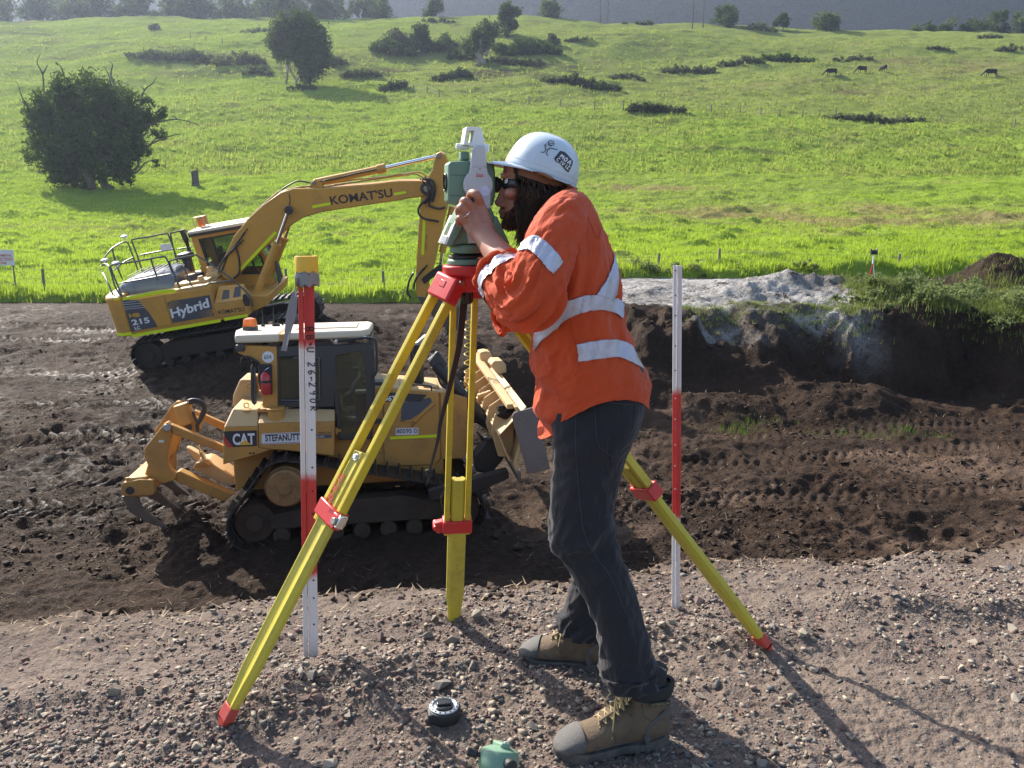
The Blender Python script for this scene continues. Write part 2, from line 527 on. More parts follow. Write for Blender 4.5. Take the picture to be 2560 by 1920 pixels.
def lane_bumps(X, Y):
    z = np.zeros_like(X); mk = np.zeros_like(X); tp = np.zeros_like(X)
    for x0, y0, x1, y1, w, pt, dp, sk in LANES:
        L = math.hypot(x1 - x0, y1 - y0); dx, dy = (x1 - x0) / L, (y1 - y0) / L
        s = (X - x0) * dx + (Y - y0) * dy; t = -(X - x0) * dy + (Y - y0) * dx + 0.12 * fbm(X * .5, Y * .5, 2, 77)
        m = sstep(w * .62, w * .46, np.abs(t)) * sstep(-.3, .3, s) * sstep(L + .3, L - .3, s)
        ph = (s + sk * np.abs(t)) / pt + .25 * fbm(X * 2, Y * 2, 2, 9)
        r = np.abs((ph % 1.0) - .5) * 2
        z += m * (dp * (sstep(.25, .75, r) - .65) * (0.85 + .35 * fbm(X * 1.2, Y * 1.2, 2, 3))); mk = np.maximum(mk, m); tp = np.maximum(tp, m * sstep(.45, .8, r))
    return z, mk, tp
def pit_z(X, Y):
    z = PIT_Z0 + np.where(Y > 11, (Y - 11) * 0.062, 0.02 * (Y - 11))
    # ramp under the tilted excavator
    rx, ry, rz = EXC_LOC
    pl = rz + 0.12 + math.tan(R(9.5)) * (X - rx) + math.tan(R(8)) * (Y - ry)
    w = np.exp(-(((X - rx - .2) / 3.3) ** 4 + ((Y - ry) / 2.5) ** 4))
    z = z * (1 - w) + pl * w
    # cut bank with the pale platform on top
    yt = 20.9 + .02 * X + .55 * fbm(X * .45, X * 0, 3, 21) + .25 * fbm(X * 1.6, X * 0, 3, 22)
    plat = -1.03 - .012 * (Y - 21) + .10 * fbm(X * .7, Y * .7, 3, 25) + .07 * ridged(X * 1.1, Y * 1.6, 4, 26)
    t = (Y - (yt - 2.0) + .42 * ridged(X * .8, Y * .8, 4, 27)) / 2.0
    bm = np.clip(t, 0, 1) ** .8 * sstep(.7, 2.4, X)
    bm = bm * bm * (3 - 2 * bm)
    z = z * (1 - bm) + plat * bm
    # the platform tapers into the grass field
    for g in ((.1, 18.2, 1.9, 1.3, 1.35), (2.6, 18.5, 1.5, .9, .62), (3.7, 19.3, 1.3, .8, .7), (5.4, 19.0, 1.5, .8, .75), (7.7, 17.9, 1.6, .8, .5), (4.4, 17.4, 1.5, .6, .42),
              (15.4, 26.2, 1.3, 1.1, .95), (8.3, 23.2, 2.1, .8, .70), (6.0, 22.3, 1.4, .6, .35), (9.9, 22.0, 1.2, .6, .4), (3.6, 23.2, 1.2, .7, .25), (-3.2, 24.5, 2.5, 1.0, .35)):
        z = z + gau(X, Y, *g, p=1.1) * (1 + .18 * ridged(X * 1.2, Y * 1.2, 4, 41))
    rough = .085 + .08 * sstep(-.1, .5, fbm(X * .35, Y * .5, 2, 61)) + .06 * np.exp(-((Y - 19.6) / 2.0) ** 2) * sstep(.5, 2.5, X)
    lz, lm, _tp = lane_bumps(X, Y)
    rough = rough * (1 - .75 * lm)
    z = z + rough * ridged(X * 1.5, Y * 1.9, 5, 51) + .028 * ridged(X * 5, Y * 6, 4, 53) + .05 * sstep(.1, .6, fbm(X * .6, Y * .8, 3, 57)) * ridged(X * 3, Y * 3.4, 4, 58) + .14 * fbm(X * .3, Y * .45, 3, 55)
    z = z + lz
    z = z + gau(X, Y, -2.3, 11.9, 2.6, 1.6, .07, 2)
    w = sstep(29.0, 33.2, Y)
    return z * (1 - w) + (field_base(X, Y) - .22) * w
BENCH_BUMPS = [(-.60, 2.26, .28, .14, .055), (-.28, 2.40, .35, .10, .05), (-.85, 2.15, .16, .12, .03), (.72, 2.62, .40, .11, .05), (.35, 2.62, .2, .12, .03), (1.9, 2.86, .9, .09, .06),
               (2.7, 3.05, .9, .12, .05), (-1.3, 2.25, .5, .1, .03), (1.35, 2.3, .3, .08, .02), (-.2, 2.77, .25, .06, .03)]
def bench_z(X, Y):
    z = .018 * fbm(X * 1.7, Y * 1.7, 3, 71)
    for g in BENCH_BUMPS:
        z = z + gau(X, Y, *g) * (1 + .4 * fbm(X * 9, Y * 9, 2, 8))
    z = z + .013 * fbm(X * 7, Y * 7, 3, 72) + .007 * ridged(X * 24, Y * 24, 3, 73) + .0035 * ridged(X * 60, Y * 60, 2, 74)
    t = Y - edge_of(X)
    slope = 0.65 * (np.sqrt(t * t + .025) + t) / 2
    z = z - np.where(t > -1.2, slope - .0, 0) + .045 * ridged(X * 4, Y * 5, 4, 76) * sstep(-.3, .3, t)
    return z
def ground_z(X, Y):
    """bench and slope in front, pit floor behind, whichever is higher"""
    X = np.asarray(X, float); Y = np.asarray(Y, float)
    return np.maximum(bench_z(X, Y), pit_z(X, Y))
def field_z(X, Y, fine=True):
    X = np.asarray(X, float); Y = np.asarray(Y, float)
    z = field_base(X, Y)
    z = z - 3.6 * np.clip(X / 150, 0, 3) ** 1.4 * sstep(70, 220, Y) - .5 * np.clip(X / 60, 0, 2) * sstep(60, 130, Y)
    z = z + 2.2 * fbm(X / 34, Y / 30, 3, 101) * sstep(60, 150, Y)
    z = z + .25 * fbm(X / 9, Y / 7, 3, 103) * sstep(34, 60, Y)
    if fine:
        a = .07 + .13 * sstep(34, 50, Y)
        z = z + a * ridged(X / 1.5, Y / .9, 3, 105) + .42 * sstep(55, 110, Y) * fbm(X / 4.5, Y / 2.4, 3, 107)
        z = z + .14 * np.clip(fbm(X / 2.3, Y / 1.6, 2, 109) - .12, 0, 1) * 4 * sstep(110, 60, Y)
    n = .35 * fbm(X * .6, X * 0, 3, 111)
    lip = sstep(32.9, 33.5, Y + n)
    return z - .75 + .82 * lip

def fan(name, rows, us, zf, mat, attrs=None):
    Yg, Ug = np.meshgrid(rows, us, indexing='ij')
    Xg = Yg * Ug
    Z = zf(Xg, Yg)
    V = np.stack([Xg.ravel(), Yg.ravel(), Z.ravel()], 1)
    at = {k: f(Xg, Yg).ravel() for k, f in (attrs or {}).items()}
    o = npmesh(name, V, grid_faces(len(rows), len(us)), mat, smooth=True, attrs=at)
    return o
def cols(du, um, far=5.0):
    side = np.geomspace(um + du * 4, far, 26)
    return np.concatenate([-side[::-1], np.arange(-um, um + du / 2, du), side])

# ---- ground materials (base colours only; light and shade come from the sun)
def mat_bench():
    t = NT('gravelly_dirt')
    n1 = t.noise(2.2, 5, .6); n2 = t.noise(38, 5, .7); n3 = t.noise(160, 3, .7)
    vor = t.n('ShaderNodeTexVoronoi'); vor.inputs['Scale'].default_value = 95; t.l(t.co.outputs['Object'], vor.inputs['Vector'])
    c = t.mix(t.ramp(n1, [(.35, 0), (.65, 1)]), (.128, .094, .076), (.195, .152, .118))
    c = t.mix(t.ramp(n2, [(.35, 0), (.7, 1)]), t.mix(.55, c, (.085, .062, .05)), c)
    stone = t.ramp(vor.outputs['Color'], [(0, (.10, .066, .058)), (.4, (.19, .14, .11)), (.7, (.14, .13, .125)), (1, (.30, .25, .18))])
    c = t.mix(t.ramp(n3, [(.45, 0), (.6, .75)]), c, stone)
    soil = t.attr('soil')
    c = t.mix(soil, c, t.mix(n2, (.05, .034, .024), (.10, .068, .046)))
    h = t.math('ADD', t.math('MULTIPLY', vor.outputs['Distance'], -.8), t.math('MULTIPLY', n3, .9))
    nm = t.bump(h, .7, .006)
    return t.done(t.bsdf(c, .92, 0, nm, .15))
def mat_pit():
    t = NT('dark_moist_soil')
    n1 = t.noise(.5, 6, .6); n2 = t.noise(9, 6, .7); n3 = t.noise(45, 4, .7)
    c = t.mix(t.ramp(n1, [(.35, 0), (.65, 1)]), (.020, .012, .008), (.050, .029, .0175))
    c = t.mix(t.ramp(n2, [(.3, 0), (.75, 1)]), t.mix(.5, c, (.016, .011, .008)), t.mix(.3, c, (.095, .062, .042)))
    ch = t.math('MULTIPLY', t.attr('chalk'), t.ramp(t.noise(2.4, 6, .7, stretch=(1, .6, 1)), [(.36, 0.05), (.46, 1)]))
    ch = t.math('MULTIPLY', ch, t.ramp(t.noise(14, 5, .75), [(.36, .25), (.5, 1)]))
    c = t.mix(ch, c, t.mix(n2, (.22, .21, .205), (.56, .54, .50)))
    tn = t.attr('tan')
    c = t.mix(t.math('MULTIPLY', tn, .6), c, (.15, .10, .07))
    h = t.math('ADD', n2, t.math('MULTIPLY', n3, .5))
    nm = t.bump(t.noise(3.2, 5, .7), .7, .16, t.bump(h, .9, .05))
    pr_ = t.attr('pressed')
    rough = t.mix(pr_, t.ramp(t.math('ADD', n3, t.math('MULTIPLY', ch, 1.0)), [(.36, .42), (.44, .9)]), (.40, .40, .40))
    return t.done(t.bsdf(c, rough, 0, nm, t.math('ADD', t.math('MULTIPLY', pr_, .22), .10)))
def mat_field():
    t = NT('pasture_ground')
    n1 = t.noise(.035, 5, .6); n2 = t.noise(.5, 6, .65); n3 = t.noise(3.0, 5, .7)
    bright = t.mix(n2, (.15, .235, .030), (.27, .36, .055))
    dull = t.mix(n2, (.135, .175, .042), (.25, .29, .078))
    c = t.mix(t.attr('dull'), bright, dull)
    c = t.mix(t.math('MULTIPLY', t.attr('dry'), t.ramp(n2, [(.3, .6), (.6, 1)])), c, (.235, .20, .085))
    c = t.mix(t.ramp(n3, [(.52, 0), (.72, .55)]), c, (.075, .13, .025))
    c = t.mix(t.attr('scrub'), c, t.mix(n3, (.055, .06, .03), (.12, .10, .06)))
    nm = t.bump(t.math('ADD', n2, t.math('MULTIPLY', n3, .6)), .9, .25)
    d = t.n('ShaderNodeBsdfDiffuse'); t.l(c, d.inputs['Color']); t.l(nm, d.inputs['Normal'])
    tr = t.n('ShaderNodeBsdfTranslucent'); t.l(t.mix(.5, c, (.30, .42, .03)), tr.inputs['Color']); 
    mx = t.n('ShaderNodeMixShader'); mx.inputs[0].default_value = .12; t.l(d.outputs[0], mx.inputs[1]); t.l(tr.outputs[0], mx.inputs[2])
    return t.done(mx)
M['bench'] = mat_bench(); M['pit'] = mat_pit(); M['field'] = mat_field()

def chalk_a(X, Y):
    n = fbm(X * .8, Y * .8, 4, 121)
    yt = 20.9 + .02 * X + .55 * fbm(X * .45, X * 0, 3, 21) + .25 * fbm(X * 1.6, X * 0, 3, 22)
    top = sstep(-.15, .25, Y - yt + .3 * n) * sstep(1.2, 2.2, X) * sstep(13.0, 10.0, X + 2.2 * n)
    spill = sstep(-1.9, -.5, Y - yt + .9 * n) * sstep(3.9, 5.2, X + .6 * n) * sstep(9.8, 8.2, X + 1.0 * n)
    m = np.maximum(top * (.75 + .5 * n), spill * (.2 + .75 * sstep(-.15, .25, fbm(X * 1.7, Y * 2.6, 4, 124))))
    m = m * (1 - gau(X, Y, 9.0, 23.4, 1.0, .6, .85)) * (1 - gau(X, Y, 15.4, 26.2, 1.9, 1.6, 1.0))
    return np.clip(m, 0, 1)
bench_rows = np.concatenate([np.linspace(.35, 1.55, 14), np.geomspace(1.6, 3.9, 300), np.geomspace(4.0, 8.95, 60)])
fan('gravel_bench', bench_rows, cols(.0031, .80), bench_z, M['bench'],
    {'soil': lambda X, Y: np.clip(sstep(-.25, .35, Y - edge_of(X) + .3 * fbm(X * 3, Y * 3, 3, 131)), 0, 1)})
tag(bpy.data.objects['gravel_bench'], kind='structure')
_ub = MB(); _ub.box((0, -19.5, -.30), (90, 41, .3)); _o = _ub.build('ground', M['bench']); tag(_o, kind='structure')
_att = _o.data.attributes.new('soil', 'FLOAT', 'POINT')
fan('excavated_ground', np.geomspace(8.5, 34.6, 410), cols(.0034, .80), pit_z, M['pit'],
    {'chalk': chalk_a, 'pressed': lambda X, Y: (lane_bumps(X, Y)[2] * sstep(-.05, .35, fbm(X * 1.3, Y * 2, 3, 201)) + .5 * sstep(.38, .52, ridged(X * 5, Y * 7, 3, 205)) * sstep(.0, .5, fbm(X * .5, Y * .7, 2, 207))) * (.15 + .70 * sstep(2, -2, X)), 'tan': lambda X, Y: sstep(.0, .5, fbm(X * .25, Y * .6, 3, 133)) * sstep(-2, 2, X) * sstep(20, 17, Y)})
tag(bpy.data.objects['excavated_ground'], kind='structure')

SCRUB = [(-14, 165, 16, 7), (-26, 190, 22, 9), (-5, 160, 14, 6), (12, 172, 20, 5), (25, 205, 8, 4), (-48, 170, 28, 8), (-75, 185, 22, 7)]
def dull_a(X, Y):
    n = fbm(X / 12, Y / 12, 3, 141)
    fy = fence_y(X)
    return np.clip(sstep(-1, 1, Y - fy) * sstep(-26, -14, X) * .9 + .55 * sstep(-.1, .5, n) + .4 * sstep(100, 200, Y), 0, 1)
def dry_a(X, Y):
    n = fbm(X / 6, Y / 4, 4, 143)
    a = gau(X, Y, 31, 62, 19, 7, 1.5) + gau(X, Y, 22, 66, 9, 4, .7) + gau(X, Y, 12, 78, 6, 5, .6) + gau(X, Y, 60, 158, 30, 7, .5) + gau(X, Y, 95, 185, 26, 10, .9) + gau(X, Y, -20, 52, 6, 3, .5)
    return np.clip(a * (.75 + 1.1 * n) + .45 * sstep(.15, .6, n), 0, 1)
def scrub_a(X, Y):
    n = fbm(X / 5, Y / 4, 4, 145)
    a = sum(gau(X, Y, x, y, rx, ry, .9) for x, y, rx, ry in SCRUB)
    return np.clip(a * (.35 + 1.6 * n), 0, 1) + .55 * sstep(.42, .6, fbm(X / 7, Y / 2.5, 3, 149)) * sstep(60, 110, Y)
field_rows = np.concatenate([np.geomspace(31.7, 262, 466), np.linspace(266, 700, 40)])
fo = fan('grass_field', field_rows, cols(.0043, .82, 3.2), field_z, M['field'], {'dull': dull_a, 'dry': dry_a, 'scrub': scrub_a})
tag(fo, kind='structure')

# ---- stones
def rock_shape(seed, n=1):
    r = np.random.default_rng(seed)
    g = (1 + 5 ** .5) / 2
    v = np.array([(-1, g, 0), (1, g, 0), (-1, -g, 0), (1, -g, 0), (0, -1, g), (0, 1, g), (0, -1, -g), (0, 1, -g), (g, 0, -1), (g, 0, 1), (-g, 0, -1), (-g, 0, 1)], float)
    v /= np.linalg.norm(v[0])
    f = np.array([(0, 11, 5), (0, 5, 1), (0, 1, 7), (0, 7, 10), (0, 10, 11), (1, 5, 9), (5, 11, 4), (11, 10, 2), (10, 7, 6), (7, 1, 8), (3, 9, 4), (3, 4, 2), (3, 2, 6), (3, 6, 8), (3, 8, 9), (4, 9, 5), (2, 4, 11), (6, 2, 10), (8, 6, 7), (9, 8, 1)])
    v = v * (1 + r.uniform(-.28, .28, (12, 1))) * np.array([1, r.uniform(.6, 1), r.uniform(.4, .8)])
    return v, f
def mat_stone(name, a, b, c3):
    t = NT(name)
    oi = t.n('ShaderNodeObjectInfo')
    rnd = t.math('FRACT', t.math('ADD', t.attr('tone'), oi.outputs['Random']))
    n = t.noise(60, 4, .7)
    c = t.ramp(rnd, [(0, a), (.35, b), (.7, c3), (1, a)])
    c = t.mix(t.ramp(n, [(.35, .45), (.7, 0)]), c, tuple(x * .5 for x in b))
    return t.done(t.bsdf(c, .85, 0, t.bump(n, .35, .003), .2))
M['stone'] = mat_stone('crushed_rock', (.17, .095, .078), (.15, .14, .13), (.40, .34, .26))
M['clod'] = mat_stone('soil_clod', (.028, .018, .013), (.060, .038, .026), (.04, .026, .018))
def block_shape(seed):
    r = np.random.default_rng(seed)
    v = np.array([(x, y, z) for x in (-1, 1) for y in (-1, 1) for z in (-1, 1)], float) * .72
    v = v * (1 + r.uniform(-.45, .25, (8, 1))) + r.normal(0, .16, (8, 3)); v *= np.array([1, r.uniform(.5, 1), r.uniform(.3, .75)])
    q = [(0, 1, 3, 2), (4, 6, 7, 5), (0, 4, 5, 1), (2, 3, 7, 6), (0, 2, 6, 4), (1, 5, 7, 3)]
    return v, np.array([t_ for a, b, c, d in q for t_ in ((a, b, c), (a, c, d))])
def scatter_rocks(name, P, S, mat, seed, parent=None, flat=.35):
    """one merged mesh of many small irregular stones"""
    r = np.random.default_rng(seed); N = len(P)
    shapes = [block_shape(seed * 100 + i) for i in range(24)]
    Vb = np.stack([s[0] for s in shapes]); Fb = shapes[0][1]
    pick = r.integers(0, 24, N)
    V = Vb[pick] * S[:, None, None]
    a = r.uniform(0, 6.283, N); ca, sa = np.cos(a), np.sin(a)
    tl = r.normal(0, flat, N); ct, st_ = np.cos(tl), np.sin(tl)
    x, y, z = V[..., 0], V[..., 1], V[..., 2]
    y, z = y * ct[:, None] - z * st_[:, None], y * st_[:, None] + z * ct[:, None]
    x, y = x * ca[:, None] - y * sa[:, None], x * sa[:, None] + y * ca[:, None]
    V = np.stack([x, y, z], -1) + P[:, None, :]
    Fc = (Fb[None] + (np.arange(N) * 8)[:, None, None]).reshape(-1, 3)
    tone = np.repeat(r.random(N), 8)
    return npmesh(name, V.reshape(-1, 3), Fc, mat, parent, attrs={'tone': tone})
def fan_points(n, u0, u1, y0, y1, r):
    Y = np.exp(r.uniform(math.log(y0), math.log(y1), n)); U = r.uniform(u0, u1, n)
    return Y * U, Y
X, Y = fan_points(80000, -.72, .78, 1.55, 3.75, rng)
dens = .30 + 1.1 * fbm(X * 1.6, Y * 1.6, 3, 151) + 3 * sum(gau(X, Y, *g) / .06 * .25 for g in BENCH_BUMPS)
keep = (rng.random(len(X)) < np.clip(dens - .5 * gau(X, Y, 1.15, 2.0, .55, .35, 1), .06, 1)) & (Y < edge_of(X) + .05)
X, Y = X[keep], Y[keep]
S = .0019 + .0115 * rng.random(len(X)) ** 7.0 + .0024 * rng.random(len(X)) ** 2
P = np.stack([X, Y, bench_z(X, Y) + S * .15], 1)
tag(scatter_rocks('gravel', P, S, M['stone'], 5), 'loose brown and grey crushed gravel spread over the near bench', 'gravel', kind='stuff')
# individual larger stones
bench = bpy.data.objects['gravel_bench']
rock_me = []
for i in range(14):
    v, f = rock_shape(900 + i)
    bm = bmesh.new()
    r__ = np.random.default_rng(i); v = r__.normal(size=(11, 3)); v /= np.linalg.norm(v, axis=1)[:, None]; v *= r__.uniform(.75, 1.1, (11, 1)) * np.array([1.05, .85, .62])
    for p in v: bm.verts.new(p)
    bmesh.ops.convex_hull(bm, input=bm.verts)
    loose = [q for q in bm.verts if not q.link_faces]
    bmesh.ops.delete(bm, geom=loose, context='VERTS')
    me = bpy.data.meshes.new('stone'); bm.to_mesh(me); bm.free(); me.materials.append(M['stone'])
    rock_me.append(me)
spots = []
for k, x, y, s in [('U', 550, 715, .026), ('U', 620, 720, .02), ('U', 770, 690, .018), ('U', 815, 710, .025), ('U', 950, 745, .035), ('U', 940, 860, .021), ('U', 1015, 862, .022), ('U', 165, 1050, .03), ('U', 150, 980, .02),
                   ('U', 230, 990, .022), ('U', 355, 965, .024), ('U', 890, 1015, .038), ('U', 1000, 1030, .018), ('U', 1270, 645, .02), ('U', 1520, 590, .02), ('U', 850, 640, .018), ('U', 455, 1045, .022), ('U', 240, 1050, .018),
                   ('X', 510, 870, .024), ('X', 490, 745, .02), ('X', 135, 755, .026), ('X', 1345, 590, .022), ('X', 1520, 600, .017), ('X', 1040, 440, .026), ('X', 1000, 800, .02), ('X', 1500, 800, .024), ('X', 1925, 770, .026),
                   ('X', 2140, 690, .03), ('X', 1540, 740, .026), ('X', 760, 755, .02), ('X', 1630, 440, .022), ('X', 350, 1075, .02), ('X', 2050, 370, .03), ('X', 590, 960, .02), ('X', 985, 920, .018), ('X', 1350, 1430, .02), ('X', 340, 550, .03)]:
    p = atZ(k, x, y, 0.03); spots.append((p.x, p.y, s))
tries = 0
while len(spots) < 296:
    u = rng.uniform(-.66, .7); yy_ = math.exp(rng.uniform(math.log(1.75), math.log(3.5))); xx_ = u * yy_
    if yy_ > float(edge_of(np.array(xx_))) - .05: continue
    d = .10 + sum(float(gau(xx_, yy_, *g)) / .06 for g in BENCH_BUMPS) + .35 * float(sstep(.0, .5, fbm(xx_ * 2, yy_ * 2, 2, 157)))
    if rng.random() < d: spots.append((xx_, yy_, .009 + .021 * rng.random() ** 3))
for i, (x, y, s) in enumerate(spots):
    o = bpy.data.objects.new('stone', rock_me[i % 14]); link(o, bench)
    o.location = (x, y, float(bench_z(np.array(x), np.array(y))) + s * .22)
    o.scale = (s, s * rng.uniform(.7, 1), s * rng.uniform(.75, 1.1)); o.rotation_euler = (rng.normal(0, .3), rng.normal(0, .3), rng.uniform(0, 6.28))
# clods of soil on the pit floor and along the slope
X, Y = fan_points(46000, -.75, .8, 9.8, 26, rng)
keep = rng.random(len(X)) < np.clip(.25 + 1.6 * fbm(X * .5, Y * .7, 3, 161) + .8 * sstep(13.5, 10, Y) * sstep(0, 2, X), 0.02, 1)
X, Y = X[keep], Y[keep]
S = .008 + .018 * rng.random(len(X)) ** 2 + .06 * rng.random(len(X)) ** 14
P = np.stack([X, Y, pit_z(X, Y) + S * .1], 1)
m_ = chalk_a(X, Y) < .2
X2, Y2 = fan_points(4200, -.7, .78, 2.9, 4.2, rng)
k2 = (Y2 > edge_of(X2) - .12) & (Y2 < edge_of(X2) + .7); X2, Y2 = X2[k2], Y2[k2]
S2 = .004 + .022 * rng.random(len(X2)) ** 5
P2 = np.stack([X2, Y2, bench_z(X2, Y2) + S2 * .2], 1)
tag(scatter_rocks('soil_clods', np.concatenate([P[m_], P2]), np.concatenate([S[m_], S2]), M['clod'], 6), 'dark clods of broken soil strewn over the pit floor', 'soil', kind='stuff')

# ---- grass
def mat_grass(name, c0, c1, trans, tcol):
    t = NT(name)
    c = t.mix(t.attr('tone'), c0, c1)
    d = t.n('ShaderNodeBsdfDiffuse'); t.l(c, d.inputs['Color'])
    tr = t.n('ShaderNodeBsdfTranslucent'); t.l(t.mix(.6, c, tcol), tr.inputs['Color'])
    mx = t.n('ShaderNodeMixShader'); mx.inputs[0].default_value = trans; t.l(d.outputs[0], mx.inputs[1]); t.l(tr.outputs[0], mx.inputs[2])
    return t.done(mx)
M['grass'] = mat_grass('pasture_grass_blades', (.14, .235, .024), (.33, .42, .06), .5, (.44, .58, .05))
M['weed'] = mat_grass('grey_green_weed_leaves', (.09, .13, .04), (.20, .25, .09), .35, (.25, .32, .06))
def tufts(name, X, Y, Z, H, nb, mat, width=.03, spread=.25, seed=3, parent=None, tone=None):
    r = np.random.default_rng(seed); N = len(X)
    a = r.uniform(0, 6.283, (N, nb)); lean = r.uniform(.1, .9, (N, nb)); h = H[:, None] * r.uniform(.55, 1.1, (N, nb))
    rad = spread * H[:, None] * r.random((N, nb)); ra = r.uniform(0, 6.283, (N, nb))
    bx = X[:, None] + rad * np.cos(ra); by = Y[:, None] + rad * np.sin(ra); bz = Z[:, None] + np.zeros_like(bx) - .03
    wx = -np.sin(a) * width * .5 * (H[:, None] / .3) ** .5; wy = np.cos(a) * width * .5 * (H[:, None] / .3) ** .5
    tx = bx + np.cos(a) * h * lean * .6; ty = by + np.sin(a) * h * lean * .6; tz = bz + h
    V = np.stack([np.stack([bx - wx, by - wy, bz], -1), np.stack([bx + wx, by + wy, bz], -1), np.stack([tx, ty, tz], -1)], 2)
    F = np.arange(N * nb * 3).reshape(-1, 3)
    tn = np.repeat(np.clip((r.random(N) if tone is None else tone) + r.normal(0, .08, N), 0, 1), nb * 3)
    return npmesh(name, V.reshape(-1, 3), F, mat, parent, attrs={'tone': tn})
X, Y = fan_points(64000, -.78, .80, 33.1, 88, rng)
hn = fbm(X / 1.1, Y / .75, 3, 105)
H = .13 + .16 * rng.random(len(X)) + .16 * np.clip(hn, 0, 1) + .12 * sstep(35.5, 33.2, Y)
tn = .62 + .45 * fbm(X / 3, Y / 3, 3, 171) - .4 * dry_a(X, Y) * 0
keep = rng.random(len(X)) > 1.0 * dry_a(X, Y)
X, Y, H, tn = X[keep], Y[keep], H[keep], tn[keep]
tag(tufts('grass', X, Y, field_z(X, Y), H, 7, M['grass'], .035, .5, 4, tone=tn), 'bright green backlit pasture grass on the lower hillside', 'grass', kind='stuff')
M['drygrass'] = mat_grass('dry_tan_grass', (.16, .15, .06), (.30, .24, .11), .4, (.36, .30, .10))
X, Y = fan_points(26000, -.5, .80, 40, 110, rng)
keep = rng.random(len(X)) < dry_a(X, Y) - .2; X, Y = X[keep], Y[keep]
tag(tufts('dry_grass', X, Y, field_z(X, Y), .18 + .22 * rng.random(len(X)), 6, M['drygrass'], .035, .6, 14), 'patches of tan seeded dry grass in the pasture', 'grass', kind='stuff')
X, Y = fan_points(34000, -.80, .82, 88, 235, rng)
H = .3 + .35 * rng.random(len(X)) ** 2
tag(tufts('hill_grass', X, Y, field_z(X, Y), H, 5, mat_grass('hillside_grass', (.15, .20, .042), (.26, .30, .068), .45, (.38, .46, .08)), .12, .8, 24), 'olive green grass on the upper hillside paddock', 'grass', kind='stuff')
# darker rank tufts that read as small mounds
rank = []
for k, x, y in [('G', 1110, 1125), ('G', 605, 970), ('G', 985, 1068), ('G', 740, 1042), ('G', 480, 1035), ('G', 1100, 695), ('G', 2060, 1135), ('G', 1745, 1105), ('G', 570, 698), ('G', 755, 970), ('G', 1940, 1082), ('F', 1950, 1140), ('F', 300, 1150), ('F', 90, 1150), ('F', 30, 1170), ('G', 1820, 680), ('G', 2150, 680),
                ('G', 1210, 770), ('G', 620, 1010), ('G', 890, 1000), ('G', 1380, 1060), ('G', 1600, 1125), ('G', 2180, 1080), ('G', 120, 490), ('F', 2050, 480)]:
    px_, py_ = mpx(k, x, y); rank.append((px_, py_))
def hit_field(px_, py_, y0=33.5, y1=252):
    """walk a line of sight out until it meets the hillside"""
    d = ray(px_, py_)
    ys = np.arange(y0, y1, .25); t = ys / d.y
    zz = EYEZ + d.z * t; f = field_z(d.x * t, ys, False)
    b = np.nonzero(zz <= f)[0]
    i = b[0] if len(b) else len(ys) - 1
    return d.x * t[i], ys[i], float(f[i])
def hfine(x, y): return float(field_z(np.array([x]), np.array([y]))[0])
pts = []
for px_, py_ in rank:
    x, y, z = hit_field(px_, py_)
    n = 34
    pts.append((x + rng.normal(0, .45, n), y + rng.normal(0, .3, n)))
X = np.concatenate([p[0] for p in pts]); Y = np.concatenate([p[1] for p in pts])
M['rank'] = mat_grass('dark_rank_grass', (.07, .13, .025), (.12, .19, .04), .3, (.18, .28, .04))
tag(tufts('rank_grass', X, Y, field_z(X, Y), .14 + .22 * rng.random(len(X)), 9, M['rank'], .04, 1.0, 34), 'dark green rank grass clumps dotted over the pasture', 'grass', kind='stuff')
# weeds crowning the cut bank at the far side of the pit
n = 2600
X = rng.uniform(9.0, 18.5, n); Y = 21.3 + rng.normal(0, .45, n) + .8 * rng.random(n) - .4 * sstep(10, 13, X)
X = np.concatenate([X, rng.uniform(4.2, 9, 500), rng.uniform(9, 17, 900), 10.9 + rng.normal(0, .7, 600)]); Y = np.concatenate([Y, 20.6 + rng.normal(0, .35, 500), 24 + rng.normal(0, 1.2, 900), 23.6 + rng.normal(0, .5, 600)])
H = .10 + .22 * rng.random(len(X)) ** 1.5 * sstep(6, 11, X)
M['weedgrass'] = mat_grass('bank_weeds', (.07, .10, .025), (.22, .25, .09), .35, (.28, .34, .06))
tag(tufts('weeds', X, Y, pit_z(X, Y), H, 12, M['weedgrass'], .025, 1.6, 44), 'grey green weeds crowning the far cut bank', 'weeds', kind='stuff')
# torn green tufts and straw lying on the soil
X = np.concatenate([c + rng.normal(0, s, 22) for c, s in ((5.0, .35), (7.2, .6), (4.6, .3), (8.2, .4))]); Y = np.concatenate([c + rng.normal(0, .15, 22) for c in (16.6, 16.2, 16.4, 16.3)])
tag(tufts('torn_grass', X, Y, pit_z(X, Y) + .05, .1 + .1 * rng.random(len(X)), 5, M['rank'], .015, 1.6, 54), 'torn green grass lying on the turned soil', 'grass', kind='stuff')
X, Y = fan_points(1500, -.75, .8, 9.5, 22, rng)
M['straw'] = plain('straw_and_roots', (.30, .22, .13), .8)
def straws(name, X, Y, Z, L, wd, seed):
    r = np.random.default_rng(seed); N = len(X); a = r.uniform(0, 6.283, N); L = L * r.uniform(.4, 1.2, N)
    dx, dy = np.cos(a) * L, np.sin(a) * L; wx, wy = -np.sin(a) * wd, np.cos(a) * wd
    V = np.stack([np.stack([X - wx, Y - wy, Z], -1), np.stack([X + wx, Y + wy, Z], -1), np.stack([X + dx, Y + dy, Z + L * .35], -1)], 1)
    return npmesh(name, V.reshape(-1, 3), np.arange(N * 3).reshape(-1, 3), M['straw'])
Zs = pit_z(X, Y) + .03
X2, Y2 = fan_points(500, -.7, .7, 2.5, 3.6, rng); Z2 = bench_z(X2, Y2) + .005; k2 = Y2 > edge_of(X2) - .3
